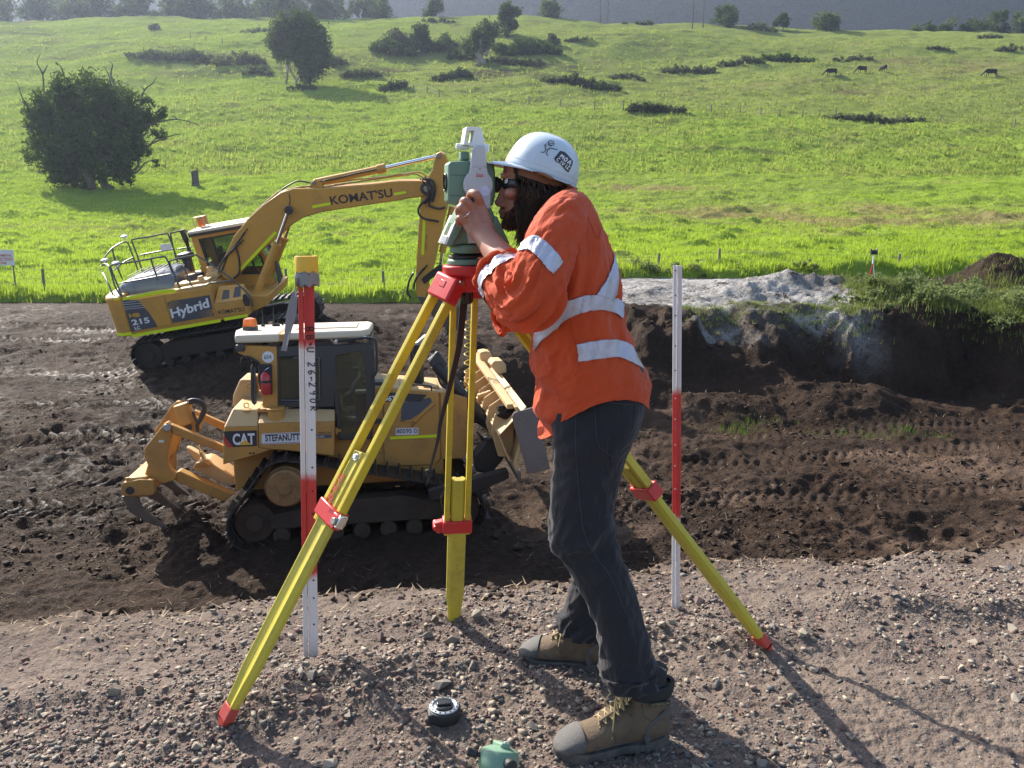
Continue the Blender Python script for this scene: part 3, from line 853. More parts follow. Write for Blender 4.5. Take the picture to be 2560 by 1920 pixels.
so = straws('straw', np.concatenate([X, X2[k2]]), np.concatenate([Y, Y2[k2]]), np.concatenate([Zs, Z2[k2]]), np.concatenate([np.full(len(X), .14), np.full(k2.sum(), .05)]), .004, 8)
tag(so, 'pale straw and root fibres scattered on the soil', 'straw', kind='stuff')
# ================================================================== TREES, HILLS, FENCES, CATTLE
def mat_leaf(name, c0, c1, trans=.25, tc=(.12, .2, .03)):
    return mat_grass(name, c0, c1, trans, tc)
M['leafdark'] = mat_leaf('dark_evergreen_leaves', (.030, .055, .020), (.065, .10, .035))
M['leafolive'] = mat_leaf('olive_gum_leaves', (.055, .08, .035), (.11, .14, .06), .3, (.18, .24, .07))
M['leafbramble'] = mat_leaf('bramble_leaves', (.055, .062, .040), (.10, .10, .065))
M['leafscrub'] = mat_leaf('scrub_leaves', (.085, .085, .055), (.16, .155, .09))
M['bark'] = plain('grey_bark', (.10, .085, .07), .9, var=.35, scale=4)
M['barkpale'] = plain('pale_gum_bark', (.26, .23, .19), .85, var=.25, scale=3)
def leaf_cloud(name, blobs, n, size, mat, parent=None, seed=1, hollow=.55):
    """blobs: (cx,cy,cz,rx,ry,rz); small leaf sprays spread through and round them, in clumps"""
    r = np.random.default_rng(seed); B = np.array(blobs, float)
    vol = B[:, 3] * B[:, 4] * B[:, 5]; w = vol ** .75; w /= w.sum()
    per = 26; nc = max(1, n // per)
    k = r.choice(len(B), nc, p=w)
    d = r.normal(size=(nc, 3)); d /= np.linalg.norm(d, axis=1)[:, None]
    rr = (hollow + (1 - hollow) * r.random(nc)) ** .6 * r.uniform(.72, 1.22, nc)
    C = B[k, :3] + d * B[k, 3:] * rr[:, None]
    cs = np.repeat(C, per, 0) + r.normal(size=(nc * per, 3)) * (B[np.repeat(k, per), 3:] * np.repeat(r.uniform(.04, .20, nc), per)[:, None] + size * .5)
    N = nc * per
    u = r.normal(size=(N, 3)); u /= np.linalg.norm(u, axis=1)[:, None]
    v = np.cross(u, r.normal(size=(N, 3))); v /= np.linalg.norm(v, axis=1)[:, None]
    s = size * r.uniform(.5, 1.3, N)[:, None]
    V = np.stack([cs - u * s, cs + v * s * .55, cs + u * s, cs - v * s * .55], 1)
    tone = np.repeat(np.clip(np.repeat(r.random(nc), per) * .7 + r.random(N) * .3, 0, 1), 4)
    return npmesh(name, V.reshape(-1, 3), np.arange(N * 4).reshape(-1, 4), mat, parent, attrs={'tone': tone})
def limb(mb, p0, p1, r0, r1, wob, seed, seg=6):
    r = np.random.default_rng(seed); p0, p1 = Vector(p0), Vector(p1); pts = []
    L = (p1 - p0).length
    for i in range(seg + 1):
        t = i / seg
        p = p0.lerp(p1, t)
        if 0 < i < seg: p += Vector(r.normal(0, wob * L, 3))
        pts.append(p)
    mb.tube(pts, [r0, r1], 7, smooth=3)
    return pts
def px_blob(px_, py_, rpx, Y, ry=None, sq=1.0):
    p = atY('.', px_, py_, Y); s = Y / FP
    return (p.x, p.y, p.z, rpx * s, (ry or rpx) * s, rpx * s * sq)
def tree(name, px_base, Y, blobs_px, n, size, leaf, bark, label, cat='tree', group=None, trunks=((0, 0),), tr=.2, seed=1, hollow=.5, dead=()):
    b = atY('.', px_base[0], px_base[1], Y); gz = hfine(b.x, Y)
    root = empty(name, (b.x, Y, gz), (0, 0, 0), label, cat, group)
    mb = MB(); loc = Vector((b.x, Y, gz))
    bl = []
    for t in blobs_px:
        q = px_blob(t[0], t[1], t[2], Y + (t[3] if len(t) > 3 else 0), sq=(t[4] if len(t) > 4 else 1.0))
        bl.append((q[0] - loc.x, q[1] - loc.y, q[2] - loc.z, q[3], q[4], q[5]))
    for i, (dx, dy) in enumerate(trunks):
        tgt = Vector(bl[(i * 2) % len(bl)][:3])
        limb(mb, (dx, dy, -.3), tgt, tr, tr * .35, .04, seed + i)
    for i, q in enumerate(bl):
        st = Vector((trunks[i % len(trunks)][0], trunks[i % len(trunks)][1], 0)).lerp(Vector(q[:3]), .35)
        limb(mb, st, q[:3], tr * .4, tr * .1, .05, seed + 30 + i, 4)
    mb.build('trunk', M[bark], root, smooth=True)
    if dead:
        for i, pl in enumerate(dead):
            db = MB(); pts = [atY('.', x, y, Y - .5) - loc for x, y in pl]
            db.tube(pts, [tr * .22, tr * .05], 6, smooth=4)
            db.build('dead_branch', M['bark'], root, smooth=True)
    leaf_cloud('crown', bl, n, size, M[leaf], root, seed, hollow)
    return root

# the big dark tree on the left
x0, Yt0, _z = hit_field(200, 408)
tree('evergreen_tree', (200, 405), Yt0, [(114, 235, 42.6), (150, 200, 34.4), (200, 215, 49.2), (255, 225, 39.4), (129, 300, 54.1), (205, 300, 59.0), (268, 300, 45.1), (89, 260, 27.9), (150, 350, 42.6), (235, 350, 42.6), (300, 330, 21.3), (64, 240, 18.0), (300, 260, 24.6), (330, 255, 19.7, 0, 0.8), (345, 290, 16.4, 0, 0.6), (330, 345, 11.5), (124, 370, 27.9), (270, 375, 21.3), (185, 385, 24.6), (74, 330, 21.3), (322, 225, 13.1), (355, 245, 10.7)], 38000, .17, 'leafdark', 'bark',
     'big dark evergreen tree with dead branches poking out, alone on the left pasture', 'tree', trunks=((0, 0), (-2.0, .6), (2.2, .3)), tr=.4, seed=3,
     dead=[[(95, 200), (92, 160), (80, 135), (88, 115)], [(92, 160), (104, 140)], [(240, 190), (236, 165), (226, 145)], [(255, 200), (240, 165), (243, 140), (236, 132)], [(300, 235), (312, 195), (330, 180), (338, 165)], [(312, 195), (305, 185)],
           [(300, 275), (350, 262), (385, 258), (425, 268), (432, 274)], [(385, 258), (372, 250)], [(310, 320), (345, 302), (375, 292), (390, 290)], [(60, 230), (48, 210), (38, 180)], [(140, 170), (132, 145), (120, 135)]])
# the pair of gums
x1, Yt1, _z = hit_field(655, 186)
tree('gum_tree', (618, 182), Yt1 + 1, [(610, 60, 24), (600, 85, 22), (628, 75, 22), (618, 105, 24), (600, 115, 14), (635, 118, 14), (590, 95, 12)], 9000, .26, 'leafolive', 'barkpale', 'slender pale gum tree leaning beside the denser dark gum', 'tree', trunks=((0, 0), (1.5, .5)), tr=.2, seed=13, hollow=.3)
tree('gum_tree', (660, 186), Yt1, [(650, 50, 24), (668, 75, 32), (680, 105, 32), (672, 135, 30), (655, 95, 22), (690, 135, 18), (648, 125, 14), (665, 160, 20), (640, 38, 12)], 16000, .26, 'leafdark', 'barkpale', 'dense dark oval gum tree beside the slender pale gum', 'tree', trunks=((0, 0), (-1.8, .4)), tr=.22, seed=14, hollow=.4)
# tree group in the hillside hollow
def simple_tree(px_, base, top, w, leaf, label, n=4500, size=.3, seed=1, trunk=.35, bark='bark', group=None, name='hill_tree', Y=None):
    if Y is None: _x, Y, _z = hit_field(px_, base)
    r = np.random.default_rng(seed); h = base - top; bl = []
    cb = base - h * trunk
    for i in range(11):
        t = (i + r.random()) / 11
        bl.append((px_ + r.normal(0, .22) * w * (1 - .5 * t), cb - (cb - top) * (-.02 + .88 * t), w * r.uniform(.15, .29) * (1 - .3 * t), r.normal(0, .15) * w * Y / FP, .85))
    return tree(name, (px_, base), Y, bl, n, size, leaf, bark, label, 'tree', group, tr=max(.12, h * .011), seed=seed, hollow=.35)
simple_tree(905, 118, 50, 52, 'leafdark', 'round dark tree at the left end of the hollow thicket', 6000, seed=21, trunk=.2)
simple_tree(1045, 138, 50, 78, 'leafolive', 'open thin-trunked gum standing before the hollow thicket', 5000, seed=22, trunk=.35, bark='barkpale')
simple_tree(1093, 78, 6, 58, 'leafdark', 'tall dark tree rising behind the hollow thicket', 6500, seed=23, trunk=.15)
simple_tree(862, 112, 58, 52, 'leafscrub', 'thin brownish tree left of the round dark tree', 2200, seed=24, trunk=.3)
simple_tree(1192, 100, 70, 26, 'leafscrub', 'small brownish tree at the right end of the thicket', 1600, seed=25, trunk=.25)
# shrubs: px centre, base, width, height
def shrub(px_, base, w, h, leaf, label, n=2500, size=.25, seed=1, group=None, name='shrub', Y=None):
    if Y is None: x_, Y, _z = hit_field(px_, base)
    r = np.random.default_rng(seed); s = Y / FP
    p = atY('.', px_, base, Y); gz = hfine(p.x, Y)
    k = max(3, int(w / max(h, 1) * 2.2)); bl = []
    for i in range(k):
        t = (i + .5) / k * 2 - 1
        hh = h * (1 - .6 * t * t) * r.uniform(.55, 1)
        xx = t * w * .46 * s; yy = r.normal(0, .25) * h * s
        bl.append((xx, yy, hfine(p.x + xx, Y + yy) - gz + hh * s * .42, max(w / k, h * .4) * s * .75, h * s * .7, hh * s * .5))
    root = empty(name, (p.x, Y, gz), (0, 0, 0), label, 'shrub', group)
    leaf_cloud('foliage', bl, n, size, M[leaf], root, seed, .3)
    st = MB()
    for i, q in enumerate(bl): limb(st, (q[0] * .9, q[1], -.1 + q[2] - q[5]), q[:3], .05, .02, .05, seed + i, 3)
    st.build('stem', M['bark'], root)
    return root
shrubs = [
 (850, 118, 90, 34, 'leafdark', 'broad dark shrub under the round dark tree', 5000), (960, 112, 90, 36, 'leafdark', 'dark shrub mass in the middle of the hollow', 5000),
 (1000, 126, 60, 22, 'leafdark', 'low dark shrub left of the thin-trunked gum', 2600), (1120, 120, 100, 40, 'leafdark', 'big dark shrub under the tall dark tree', 6000), (1175, 116, 70, 32, 'leafdark', 'dark shrub right of the tall dark tree', 3600),
 (1085, 138, 70, 16, 'leafscrub', 'low grey shrub below the big dark shrub', 1800), (1150, 140, 60, 16, 'leafscrub', 'low green shrub below the right thicket end', 1500),
 (978, 172, 80, 20, 'leafbramble', 'flat dark shrub on the open slope below the thicket', 2600), (715, 140, 60, 24, 'leafscrub', 'grey shrub just right of the dense gum', 1800), (780, 168, 90, 14, 'leafscrub', 'flat brown shrub right of the gum pair', 1800),
 (850, 196, 60, 20, 'leafbramble', 'dark flat shrub above the gum shadow', 1800), (420, 132, 130, 24, 'leafscrub', 'wide brown scrub band upper left hillside', 3200), (330, 128, 110, 20, 'leafscrub', 'grey scrub band at the far upper left', 2400), (520, 140, 110, 30, 'leafscrub', 'brown scrub left of the gum pair', 2800),
 (560, 160, 60, 20, 'leafscrub', 'low scrub at the foot of the pale gum', 1500), (655, 196, 60, 10, 'leafdark', 'dark scrub round the gum trunks', 1200), (565, 70, 90, 10, 'leafscrub', 'thin scrub strip above the gums', 1200), (335, 65, 22, 14, 'leafscrub', 'small lone shrub high on the left', 700),
 (1413, 244, 130, 17, 'leafbramble', 'long dark bramble along the paddock fence', 3600), (1255, 186, 170, 20, 'leafbramble', 'long dark bramble across the middle slope', 4200), (1355, 172, 80, 14, 'leafscrub', 'grey bramble right of the long dark one', 1500), (1485, 158, 120, 18, 'leafscrub', 'grey brown bramble in mid hillside', 2400),
 (1600, 140, 110, 16, 'leafscrub', 'grey bramble left of the dark hillside bush', 1800), (1700, 134, 110, 22, 'leafdark', 'dark green bush with grey edge on the upper slope', 2800), (1845, 132, 90, 10, 'leafscrub', 'flat scrub above the grazing cows', 1200), (1890, 263, 230, 13, 'leafscrub', 'long grey bramble strip by the right fence', 3200),
 (1640, 66, 80, 16, 'leafscrub', 'shrub row just under the crest', 1500), (2030, 110, 60, 8, 'leafscrub', 'small scrub strip above the right cow', 700), (2180, 110, 60, 12, 'leafscrub', 'scrub at the right edge of the hill', 900), (1380, 48, 70, 10, 'leafscrub', 'scrub patch under the far crest', 900), (1250, 90, 60, 10, 'leafscrub', 'faint scrub right of the thicket', 800),
 (950, 50, 80, 9, 'leafscrub', 'thin scrub line under the crest behind the thicket', 900), (2140, 85, 60, 8, 'leafscrub', 'scrub under the right tree group', 700)]
for i, (a, b, w, h, lf, lb, n) in enumerate(shrubs):
    shrub(a, b, w, h, lf, lb, int(n * .8), .3, 40 + i)
# trees on the crest line
def crest_tree(px_, base, top, w, leaf, label, n, seed, Y=253, group=None):
    return simple_tree(px_, base + 2, top, w, leaf, label, n, .34, seed, -.06, name='crest_tree', Y=Y, group=group)
for i, (a, b, t_, w, lf, lb) in enumerate([(937, 30, -6, 55, 'leafolive', 'pale round tree on the crest behind the thicket'), (1183, 28, 4, 66, 'leafolive', 'low round tree on the crest just left of the poles'), (1570, 42, 10, 74, 'leafdark', 'broad dark crest tree right of the twin poles'),
        (1690, 48, 32, 32, 'leafdark', 'smallest round bush tree on the crest'), (1785, 60, 30, 74, 'leafolive', 'brownish round crest tree at right centre')]):
    crest_tree(a, b, t_, w, lf, lb, 3600, 70 + i)
ORD = 'first second third fourth fifth sixth seventh eighth ninth tenth eleventh twelfth thirteenth fourteenth fifteenth sixteenth seventeenth eighteenth nineteenth twentieth'.split()
for i in range(20):
    x_ = 5 + i * 42 + (i * 37 % 23); 
    crest_tree(x_, 34, -14 - (i * 29 % 26), 92, 'leafdark' if i % 3 else 'leafolive', ('%s tree from the left picture edge in the crest treeline' % ORD[i]), 3000, 90 + i, Y=256 + (i * 13 % 9), group='treeline on the upper left crest')
for i, (x_, b, t_, w) in enumerate([(2010, 80, 48, 50), (2045, 82, 42, 60), (2090, 84, 45, 56), (2125, 84, 28, 66), (2165, 88, 18, 70), (2205, 90, 14, 70), (2240, 92, 10, 70), (1975, 74, 56, 34)]):
    crest_tree(x_, b, t_, w, 'leafolive' if i % 2 else 'leafdark', ('%s tree from the left in the group on the right crest' % ORD[(1, 2, 3, 4, 5, 6, 7, 0)[i]]), 2600, 120 + i, Y=262 + (i * 7 % 5), group='tree group on the right crest')

M['weedleaf'] = mat_leaf('grey_green_bank_weed_leaves', (.09, .12, .05), (.20, .23, .11), .35, (.26, .32, .09))
r_ = np.random.default_rng(77); bl = []
for i in range(150):
    x = r_.uniform(8.4, 19) if i < 110 else r_.uniform(10.2, 12.2); y = 21.4 + r_.normal(0, .5) + (1.6 * r_.random() if i % 2 else 0) if i < 110 else 23.4 + r_.normal(0, .4)
    s_ = r_.uniform(.10, .30) * (1 if x > 10 else .6)
    bl.append((x, y, float(pit_z(np.array([x]), np.array([y]))[0]) + s_ * .8, s_ * 1.5, s_ * 1.3, s_))
for i in range(40):
    x = r_.uniform(2, 13); y = 32.9 + r_.normal(0, .5); s_ = r_.uniform(.12, .3)
    bl.append((x, y, hfine(x, y) + s_ * .6, s_ * 1.4, s_, s_))
tag(leaf_cloud('weed_bushes', bl, 30000, .05, M['weedleaf'], None, 78, .1), 'leafy grey green weeds growing along the top of the far bank', 'weeds', kind='stuff')
# ---- mountain behind
def ridge(name, Y0, x0, x1, h, n, seed, mat, depth=500):
    nx, ny = 260, 60
    xs = np.linspace(x0, x1, nx); ys = np.linspace(0, 1, ny)
    Yg, Xg = np.meshgrid(ys, xs, indexing='ij')
    prof = h * (1 + .12 * fbm(Xg / 700, Xg * 0, 3, seed))
    Z = prof * sstep(0, 1, Yg) ** .9 + .09 * h * fbm(Xg / 160, Yg * depth / 160, 4, seed + 1) * sstep(0, .3, Yg) + 9 * fbm(Xg / 25, Yg * depth / 25, 3, seed + 2)
    V = np.stack([Xg.ravel(), (Y0 + Yg * depth + 60 * fbm(Xg / 300, Yg, 2, seed + 3)).ravel(), Z.ravel()], 1)
    o = npmesh(name, V, grid_faces(ny, nx), mat, smooth=True); tag(o, kind='structure'); return o
t = NT('forested_mountain'); n1 = t.noise(.012, 6, .7); n2 = t.noise(.09, 5, .75)
c = t.mix(n2, (.022, .036, .022), (.06, .075, .045)); c = t.mix(t.ramp(n1, [(.5, 0), (.65, .5)]), c, (.085, .10, .06))
M['mount'] = t.done(t.bsdf(c, .95, 0, t.bump(n2, 1.0, 12), .05))
ridge('mountain', 480, -1000, 1080, 262, 0, 5, M['mount'], 340)
ridge('foothill', 380, -600, 760, 60, 0, 15, M['mount'], 110)

# ---- fences
M['postwood'] = plain('weathered_fence_post', (.17, .145, .12), .9, var=.3, scale=6)
M['wire'] = plain('galvanised_wire', (.3, .3, .3), .5, .7)
def fence(posts, h, r, label, wires=3):
    """posts: list of (x,y,z)"""
    root = empty('wire_fence', posts[0], (0, 0, 0), label, 'fence')
    o0 = Vector(posts[0])
    base = None
    for p in posts:
        if base is None:
            mb = MB(); mb.cyl((0, 0, -.3), (0, 0, h), r, r * .9, 8); base = mb.build('post', M['postwood'], root); o = base
        else:
            o = base.copy(); link(o, root)
        o.location = Vector(p) - o0; o.rotation_euler = (rng.normal(0, .04), rng.normal(0, .04), 0); o.scale = (1, 1, rng.uniform(.85, 1.1))
    for k in range(wires):
        z = h * (k + 1) / (wires + .4)
        w = MB(); w.tube([Vector(p) - o0 + Vector((0, 0, z)) for p in posts], .006, 4); w.build('wire', M['wire'], root)
    return root
fp = []
for x, y in [(73, 448), (210, 462), (357, 478), (480, 480), (600, 486), (730, 490), (860, 494), (985, 500), (1075, 503), (1157, 505), (1254, 509), (1400, 512), (1543, 518), (1700, 524), (1850, 532), (2010, 540), (2170, 552)]:
    a = mpx('G', x, y); q = hit_field(*a); fp.append((q[0], q[1], hfine(q[0], q[1])))
fence(fp, 1.15, .09, 'post and wire fence crossing the right hillside between bright and dull grass')
fp = []
for x, y in [(824, 170), (890, 176), (960, 190), (1027, 205)]:
    a = mpx('F', x, y); q = hit_field(*a); fp.append((q[0], q[1], hfine(q[0], q[1])))
fence(fp, 1.3, .10, 'short run of posts high on the left hillside above the gums', 0)
fp = []
for x, y in [(1730, 385), (1785, 398), (1845, 408), (1897, 418)]:
    a = mpx('F', x, y); q = hit_field(*a); fp.append((q[0], q[1], hfine(q[0], q[1])))
fence(fp, 1.2, .09, 'row of posts beside the gum tree shadow', 2)
fp = []
for px_, py_ in [(-120, 590), (-20, 588), (92, 592), (350, 600), (620, 612), (829, 618), (1240, 606), (1419, 606), (1552, 605), (1937, 600), (2300, 596)]:
    d = ray(px_, py_); Yp = 34.4
    x = d.x * Yp / d.y; fp.append((x, Yp, hfine(x, Yp) - (.45 if px_ > 1000 else 0)))
fence(fp, .95, .06, 'old post and wire fence along the pasture edge behind the pit', 3)
# lone posts
for px_, py_, lb in [(1191 + 0, 0, ''), ]: pass
def post(px_, py_, h, r, label, name='post', cat='post'):
    q = hit_field(px_, py_)
    mb = MB(); mb.cyl((0, 0, -.3), (0, 0, h), r, r * .92, 8); o = mb.build(name, M['postwood']); o.location = (q[0], q[1], hfine(q[0], q[1])); tag(o, label, cat); return o
a = mpx('G', 1643, 248); post(*a, 1.3, .09, 'lone fence post above the three grazing cows', 'fence_post')
a = mpx('F', 1045, 520); post(*a, 1.0, .05, 'thin stake in the mid pasture left of the gum shadow', 'stake', 'stake')
a = mpx('F', 1335, 528); post(*a, 1.0, .05, 'thin stake in the mid pasture below the gum shadow', 'stake', 'stake')
a = mpx('F', 717, 742); post(*a, 1.1, .04, 'thin stake right of the big dark tree', 'stake', 'stake')
# stump
q = hit_field(423, 404)
mb = MB(); mb.lathe([(.48, -.2), (.40, .1), (.33, .4), (.32, 1.0), (.36, 1.35), (.30, 1.42), (.05, 1.3)], (0, 0, 0), n=14)
for i, v in enumerate(mb.v):
    f_ = 1 + .13 * mnoise.noise(Vector(v) * 3); mb.v[i] = (v[0] * f_, v[1] * f_, v[2] + (.12 * v[0]))
o = mb.build('tree_stump', M['bark'], smooth=True); o.location = (q[0], q[1], hfine(q[0], q[1])); tag(o, 'grey tree stump standing at the end of the dark tree shadow', 'stump')
# power poles
for px_, lb, h in [(1496, 'left one of the near pair of power poles on the crest', 11), (1519, 'right one of the near pair of power poles on the crest', 11), (1297, 'left one of the two farther power poles on the crest', 9), (1313, 'right one of the two farther power poles on the crest', 9)]:
    Yp = 246 if px_ > 1400 else 262
    d = ray(px_, 45 if px_ > 1400 else 22); x = d.x * Yp / d.y; z = hfine(x, Yp)
    root = empty('power_pole', (x, Yp, z), (0, 0, 0), lb, 'power pole')
    mb = MB(); mb.cyl((0, 0, -1), (0, 0, h), .19, .13, 10); mb.build('pole', M['bark'], root, smooth=True)
    mb = MB(); mb.box((0, -.15, h - .6), (2.4, .12, .14)); mb.build('crossarm', M['bark'], root)
    for dx in (-1.0, 0, 1.0):
        mb = MB(); mb.lathe([(.04, 0), (.07, .08), (.04, .16), (.06, .22), (.02, .28)], (dx, -.15, h - .53), n=8); mb.build('insulator', M['signwhite'], root)
# cows
M['cow'] = plain('black_cow_hide', (.018, .016, .015), .8, spec=.15, var=.3, scale=3)
def cow(px_, py_, yaw, label, sc=1.0, head=0):
    q = hit_field(px_, py_)
    root = empty('cow', (q[0], q[1], hfine(q[0], q[1])), (0, 0, yaw), label, 'cow', 'black cattle grazing on the hill')
    mb = MB(); rings = []
    # body: rings along x (nose towards -x)
    for x, zc, ry, rz in [(1.02, 1.08, .12, .14), (.95, 1.06, .24, .30), (.7, 1.02, .31, .36), (.3, .98, .36, .40), (-.1, .95, .37, .42), (-.5, .98, .33, .40), (-.8, 1.02, .25, .36), (-1.0, 1.02, .17, .27), (-1.25, .86, .13, .20), (-1.5, .62, .11, .16), (-1.68, .40, .11, .14), (-1.82, .28, .12, .14), (-1.98, .14, .09, .10), (-2.08, .07, .06, .06)]:
        rings.append([(x, ry * math.cos(a), zc + rz * math.sin(a)) for a in [2 * math.pi * j / 14 for j in range(14)]])
    mb.loft(rings)
    for x, y, kx in [(.8, .2, .1), (.8, -.2, -.02), (-.7, .18, -.08), (-.7, -.18, .06)]:
        hind = x > 0
        mb.tube([(x, y, 1.0), (x + (-.08 if hind else 0), y, .72), (x + (.14 if hind else .02) + kx, y, .46), (x + (.02 if hind else 0) + kx, y, .06), (x - .03 + kx, y, 0)], [.17, .11, .065, .05, .06], 8)
    mb.tube([(1.02, 0, 1.25), (1.12, 0, 1.0), (1.12, 0, .55)], [.05, .03, .05], 6)
    for s in (-1, 1): mb.tube([(-1.72, .08 * s, .5), (-1.70, .22 * s, .52)], [.04, .02], 5)
    mb.build('body', M['cow'], root, smooth=True)
    root.scale = (sc, sc, sc)
a = mpx('G', 1380, 331); cow(*a, R(8), 'black cow grazing at the left end of the herd, facing left', 1.0)
a = mpx('G', 1512, 313); cow(*a, R(22), 'second black cow from the left, facing left on the slope', 1.0)
a = mpx('G', 1603, 315); cow(*a, R(-82), 'black cow seen from behind, third from the left', .95)
a = mpx('G', 2068, 336); cow(*a, R(4), 'black cow grazing alone far from the other three', 1.08)
# protection sign at the far left
d = ray(4, 574); Yp = 35.2; x = d.x * Yp / d.y; z = atY('.', 4, 574, Yp).z
root = empty('protection_sign', (x, Yp, z), (0, 0, 0), 'white sign with red lettering on the pasture edge, cut by the left picture edge', 'sign')
mb = MB(); mb.box((0, 0, .34), (1.12, .012, .66)); mb.build('sign_panel', M['signwhite'], root)
for dx in (-.45, .45):
    mb = MB(); mb.cyl((dx, .04, -1.2), (dx, .04, .66), .03, n=8); mb.build('post', M['postwood'], root)
for s_, z0, h_, w_ in (('ENVIRONMENTAL', .38, .10, .92), ('PROTECTION', .21, .13, .92), ('ZONE', .06, .11, .40)):
    lettering(s_, (-w_ / 2 + (.02), -.008, z0), (1, 0, 0), (0, 0, 1), w_, h_, M['letterred'], root, 'lettering', .002, offset=.02)
# survey target standing on the pale bank
Yp = 23.9; p = atY('O', 1418, 106, Yp); gz = float(pit_z(np.array([p.x]), np.array([Yp]))[0])
root = empty('survey_target', (p.x, Yp, p.z), (0, 0, 0), 'small prism target with black top on red and white legs on the pale mound', 'survey target')
M['rodwhite'] = plain('white_painted_leg', (.7, .7, .7), .4)
for i, (dx, dy) in enumerate(((-.18, -.05), (.16, -.05), (0, .17))):
    mb = MB(); mb.cyl((dx, dy, gz - p.z - .03), (0, 0, .38), .014, n=6); mb.build('leg', M['red'] if i != 1 else M['rodwhite'], root)
mb = MB(); mb.cyl((0, 0, .36), (0, 0, .62), .03, .02, n=8); mb.build('stem', M['rodwhite'], root)
mb = MB(); mb.prism([(-.09, .62), (.09, .62), (.10, .80), (.04, .72), (-.04, .72), (-.10, .80)], 'y', -.03, .03); mb.sphere((0, 0, .70), .07, 6); mb.build('prism', M['black'], root)
# ================================================================== MACHINES
def fprism(fr, k, pts, yl, th, mb=None):
    mb = mb or MB()
    mb.prism(fr.xz(k, pts, yl), 'y', yl, yl + th)
    return mb
def decal(fr, k, pts, yl, mat, parent, name='decal', th=.004):
    mb = MB(); mb.prism(fr.xz(k, pts, yl), 'y', yl - th, yl - .0005)
    return mb.build(name, mat, parent)
def ftext(s, fr, k, bl, br, tl, yl, mat, parent, name='lettering', **kw):
    a = fr.pl(k, *bl, yl); b = fr.pl(k, *br, yl); c = fr.pl(k, *tl, yl)
    ux = (b - a); w = ux.length; ux.normalize(); uy = c - a; uy -= ux * uy.dot(ux); h = uy.length
    return lettering(s, a, ux, uy, w, h, mat, parent, name, **kw)
def ftube(fr, k, pts, yl, r, n=6, sm=3, mb=None):
    mb = mb or MB()
    yy = yl if isinstance(yl, (list, tuple)) else [yl] * len(pts)
    mb.tube([fr.pl(k, x, y, q) for (x, y), q in zip(pts, yy)], r, n, smooth=sm)
    return mb
def ring_prism(outer, inner, axis, a, b, mb=None):
    mb = mb or MB()
    n = len(outer)
    def P(p, t):
        u, v = p; return {'y': (u, t, v), 'z': (u, v, t), 'x': (t, u, v)}[axis]
    vs = [P(p, a) for p in outer] + [P(p, a) for p in inner] + [P(p, b) for p in outer] + [P(p, b) for p in inner]
    fs = []
    for i in range(n):
        j = (i + 1) % n
        fs += [[i, j, n + j, n + i], [2 * n + j, 2 * n + i, 3 * n + i, 3 * n + j], [j, i, 2 * n + i, 2 * n + j], [n + i, n + j, 3 * n + j, 3 * n + i]]
    return mb.add(vs, fs)
def loop_path(circles, step):
    """closed belt path round circles (x,z,r) given clockwise seen with x right, z up; resampled at about 'step'"""
    pts = []; n = len(circles)
    segs = []
    for i in range(n):
        x0, z0, r0 = circles[i]; x1, z1, r1 = circles[(i + 1) % n]
        dx, dz = x1 - x0, z1 - z0; d = math.hypot(dx, dz); th = math.atan2(dz, dx); al = math.acos((r0 - r1) / d)
        a = th + al   # left hand side tangent (belt running clockwise)
        segs.append(((x0 + r0 * math.cos(a), z0 + r0 * math.sin(a)), (x1 + r1 * math.cos(a), z1 + r1 * math.sin(a)), a))
    poly = []
    for i in range(n):
        p, q, a = segs[i]; poly += [p, q]
        a2 = segs[(i + 1) % n][2]; x1, z1, r1 = circles[(i + 1) % n]
        while a2 > a: a2 -= 2 * math.pi
        k = max(2, int((a - a2) * r1 / .04))
        for j in range(1, k): t = a + (a2 - a) * j / k; poly.append((x1 + r1 * math.cos(t), z1 + r1 * math.sin(t)))
    L = 0; cum = [0]
    m = len(poly)
    for i in range(m):
        a, b = poly[i], poly[(i + 1) % m]; L += math.hypot(b[0] - a[0], b[1] - a[1]); cum.append(L)
    cnt = max(8, round(L / step)); out = []
    for c in range(cnt):
        t = L * c / cnt
        for i in range(m):
            if cum[i + 1] >= t: break
        a, b = poly[i], poly[(i + 1) % m]; f = (t - cum[i]) / max(cum[i + 1] - cum[i], 1e-9)
        out.append((a[0] + (b[0] - a[0]) * f, a[1] + (b[1] - a[1]) * f))
    return out
def make_track(parent, circles, yc, width, pitch, mat, grouser=.05, name='track'):
    path = loop_path(circles, pitch); n = len(path)
    tr = bpy.data.objects.new(name, None); link(tr, parent); tr.empty_display_size = .1
    mb = MB(); mb.box((0, 0, 0), (pitch * .93, width, .025)); mb.box((pitch * .3, 0, grouser / 2 + .012), (.022, width * .99, grouser)); mb.box((0, 0, -.03), (pitch * .7, width * .3, .045))
    src = None
    for i, (x, z) in enumerate(path):
        x2, z2 = path[(i + 1) % n]; x1, z1 = path[i - 1]
        dx, dz = x2 - x1, z2 - z1; ang = math.atan2(dz, dx)
        if src is None: src = mb.build('track_shoe', mat, tr); o = src
        else: o = src.copy(); link(o, tr)
        o.location = (x, yc, z); o.rotation_euler = (0, -ang, 0)
    return tr
M['hose'] = plain('black_hydraulic_hose', (.03, .028, .026), .5)
M['pipe'] = paint('muddy_yellow_pipe', (.42, .24, .08), dirt=(.2, .13, .07), amt=.8, scale=10)
M['glossgrey'] = plain('glossy_grey_hood', (.16, .165, .175), .18, .2)
M['mesh'] = plain('dark_vent_mesh', (.04, .042, .045), .5)
M['bucketsteel'] = paint('earth_polished_steel', (.15, .125, .105), dirt=(.07, .05, .035), amt=.8, scale=5, rough=.45, metal=.4)
M['seat'] = plain('black_seat_fabric', (.03, .03, .033), .8)

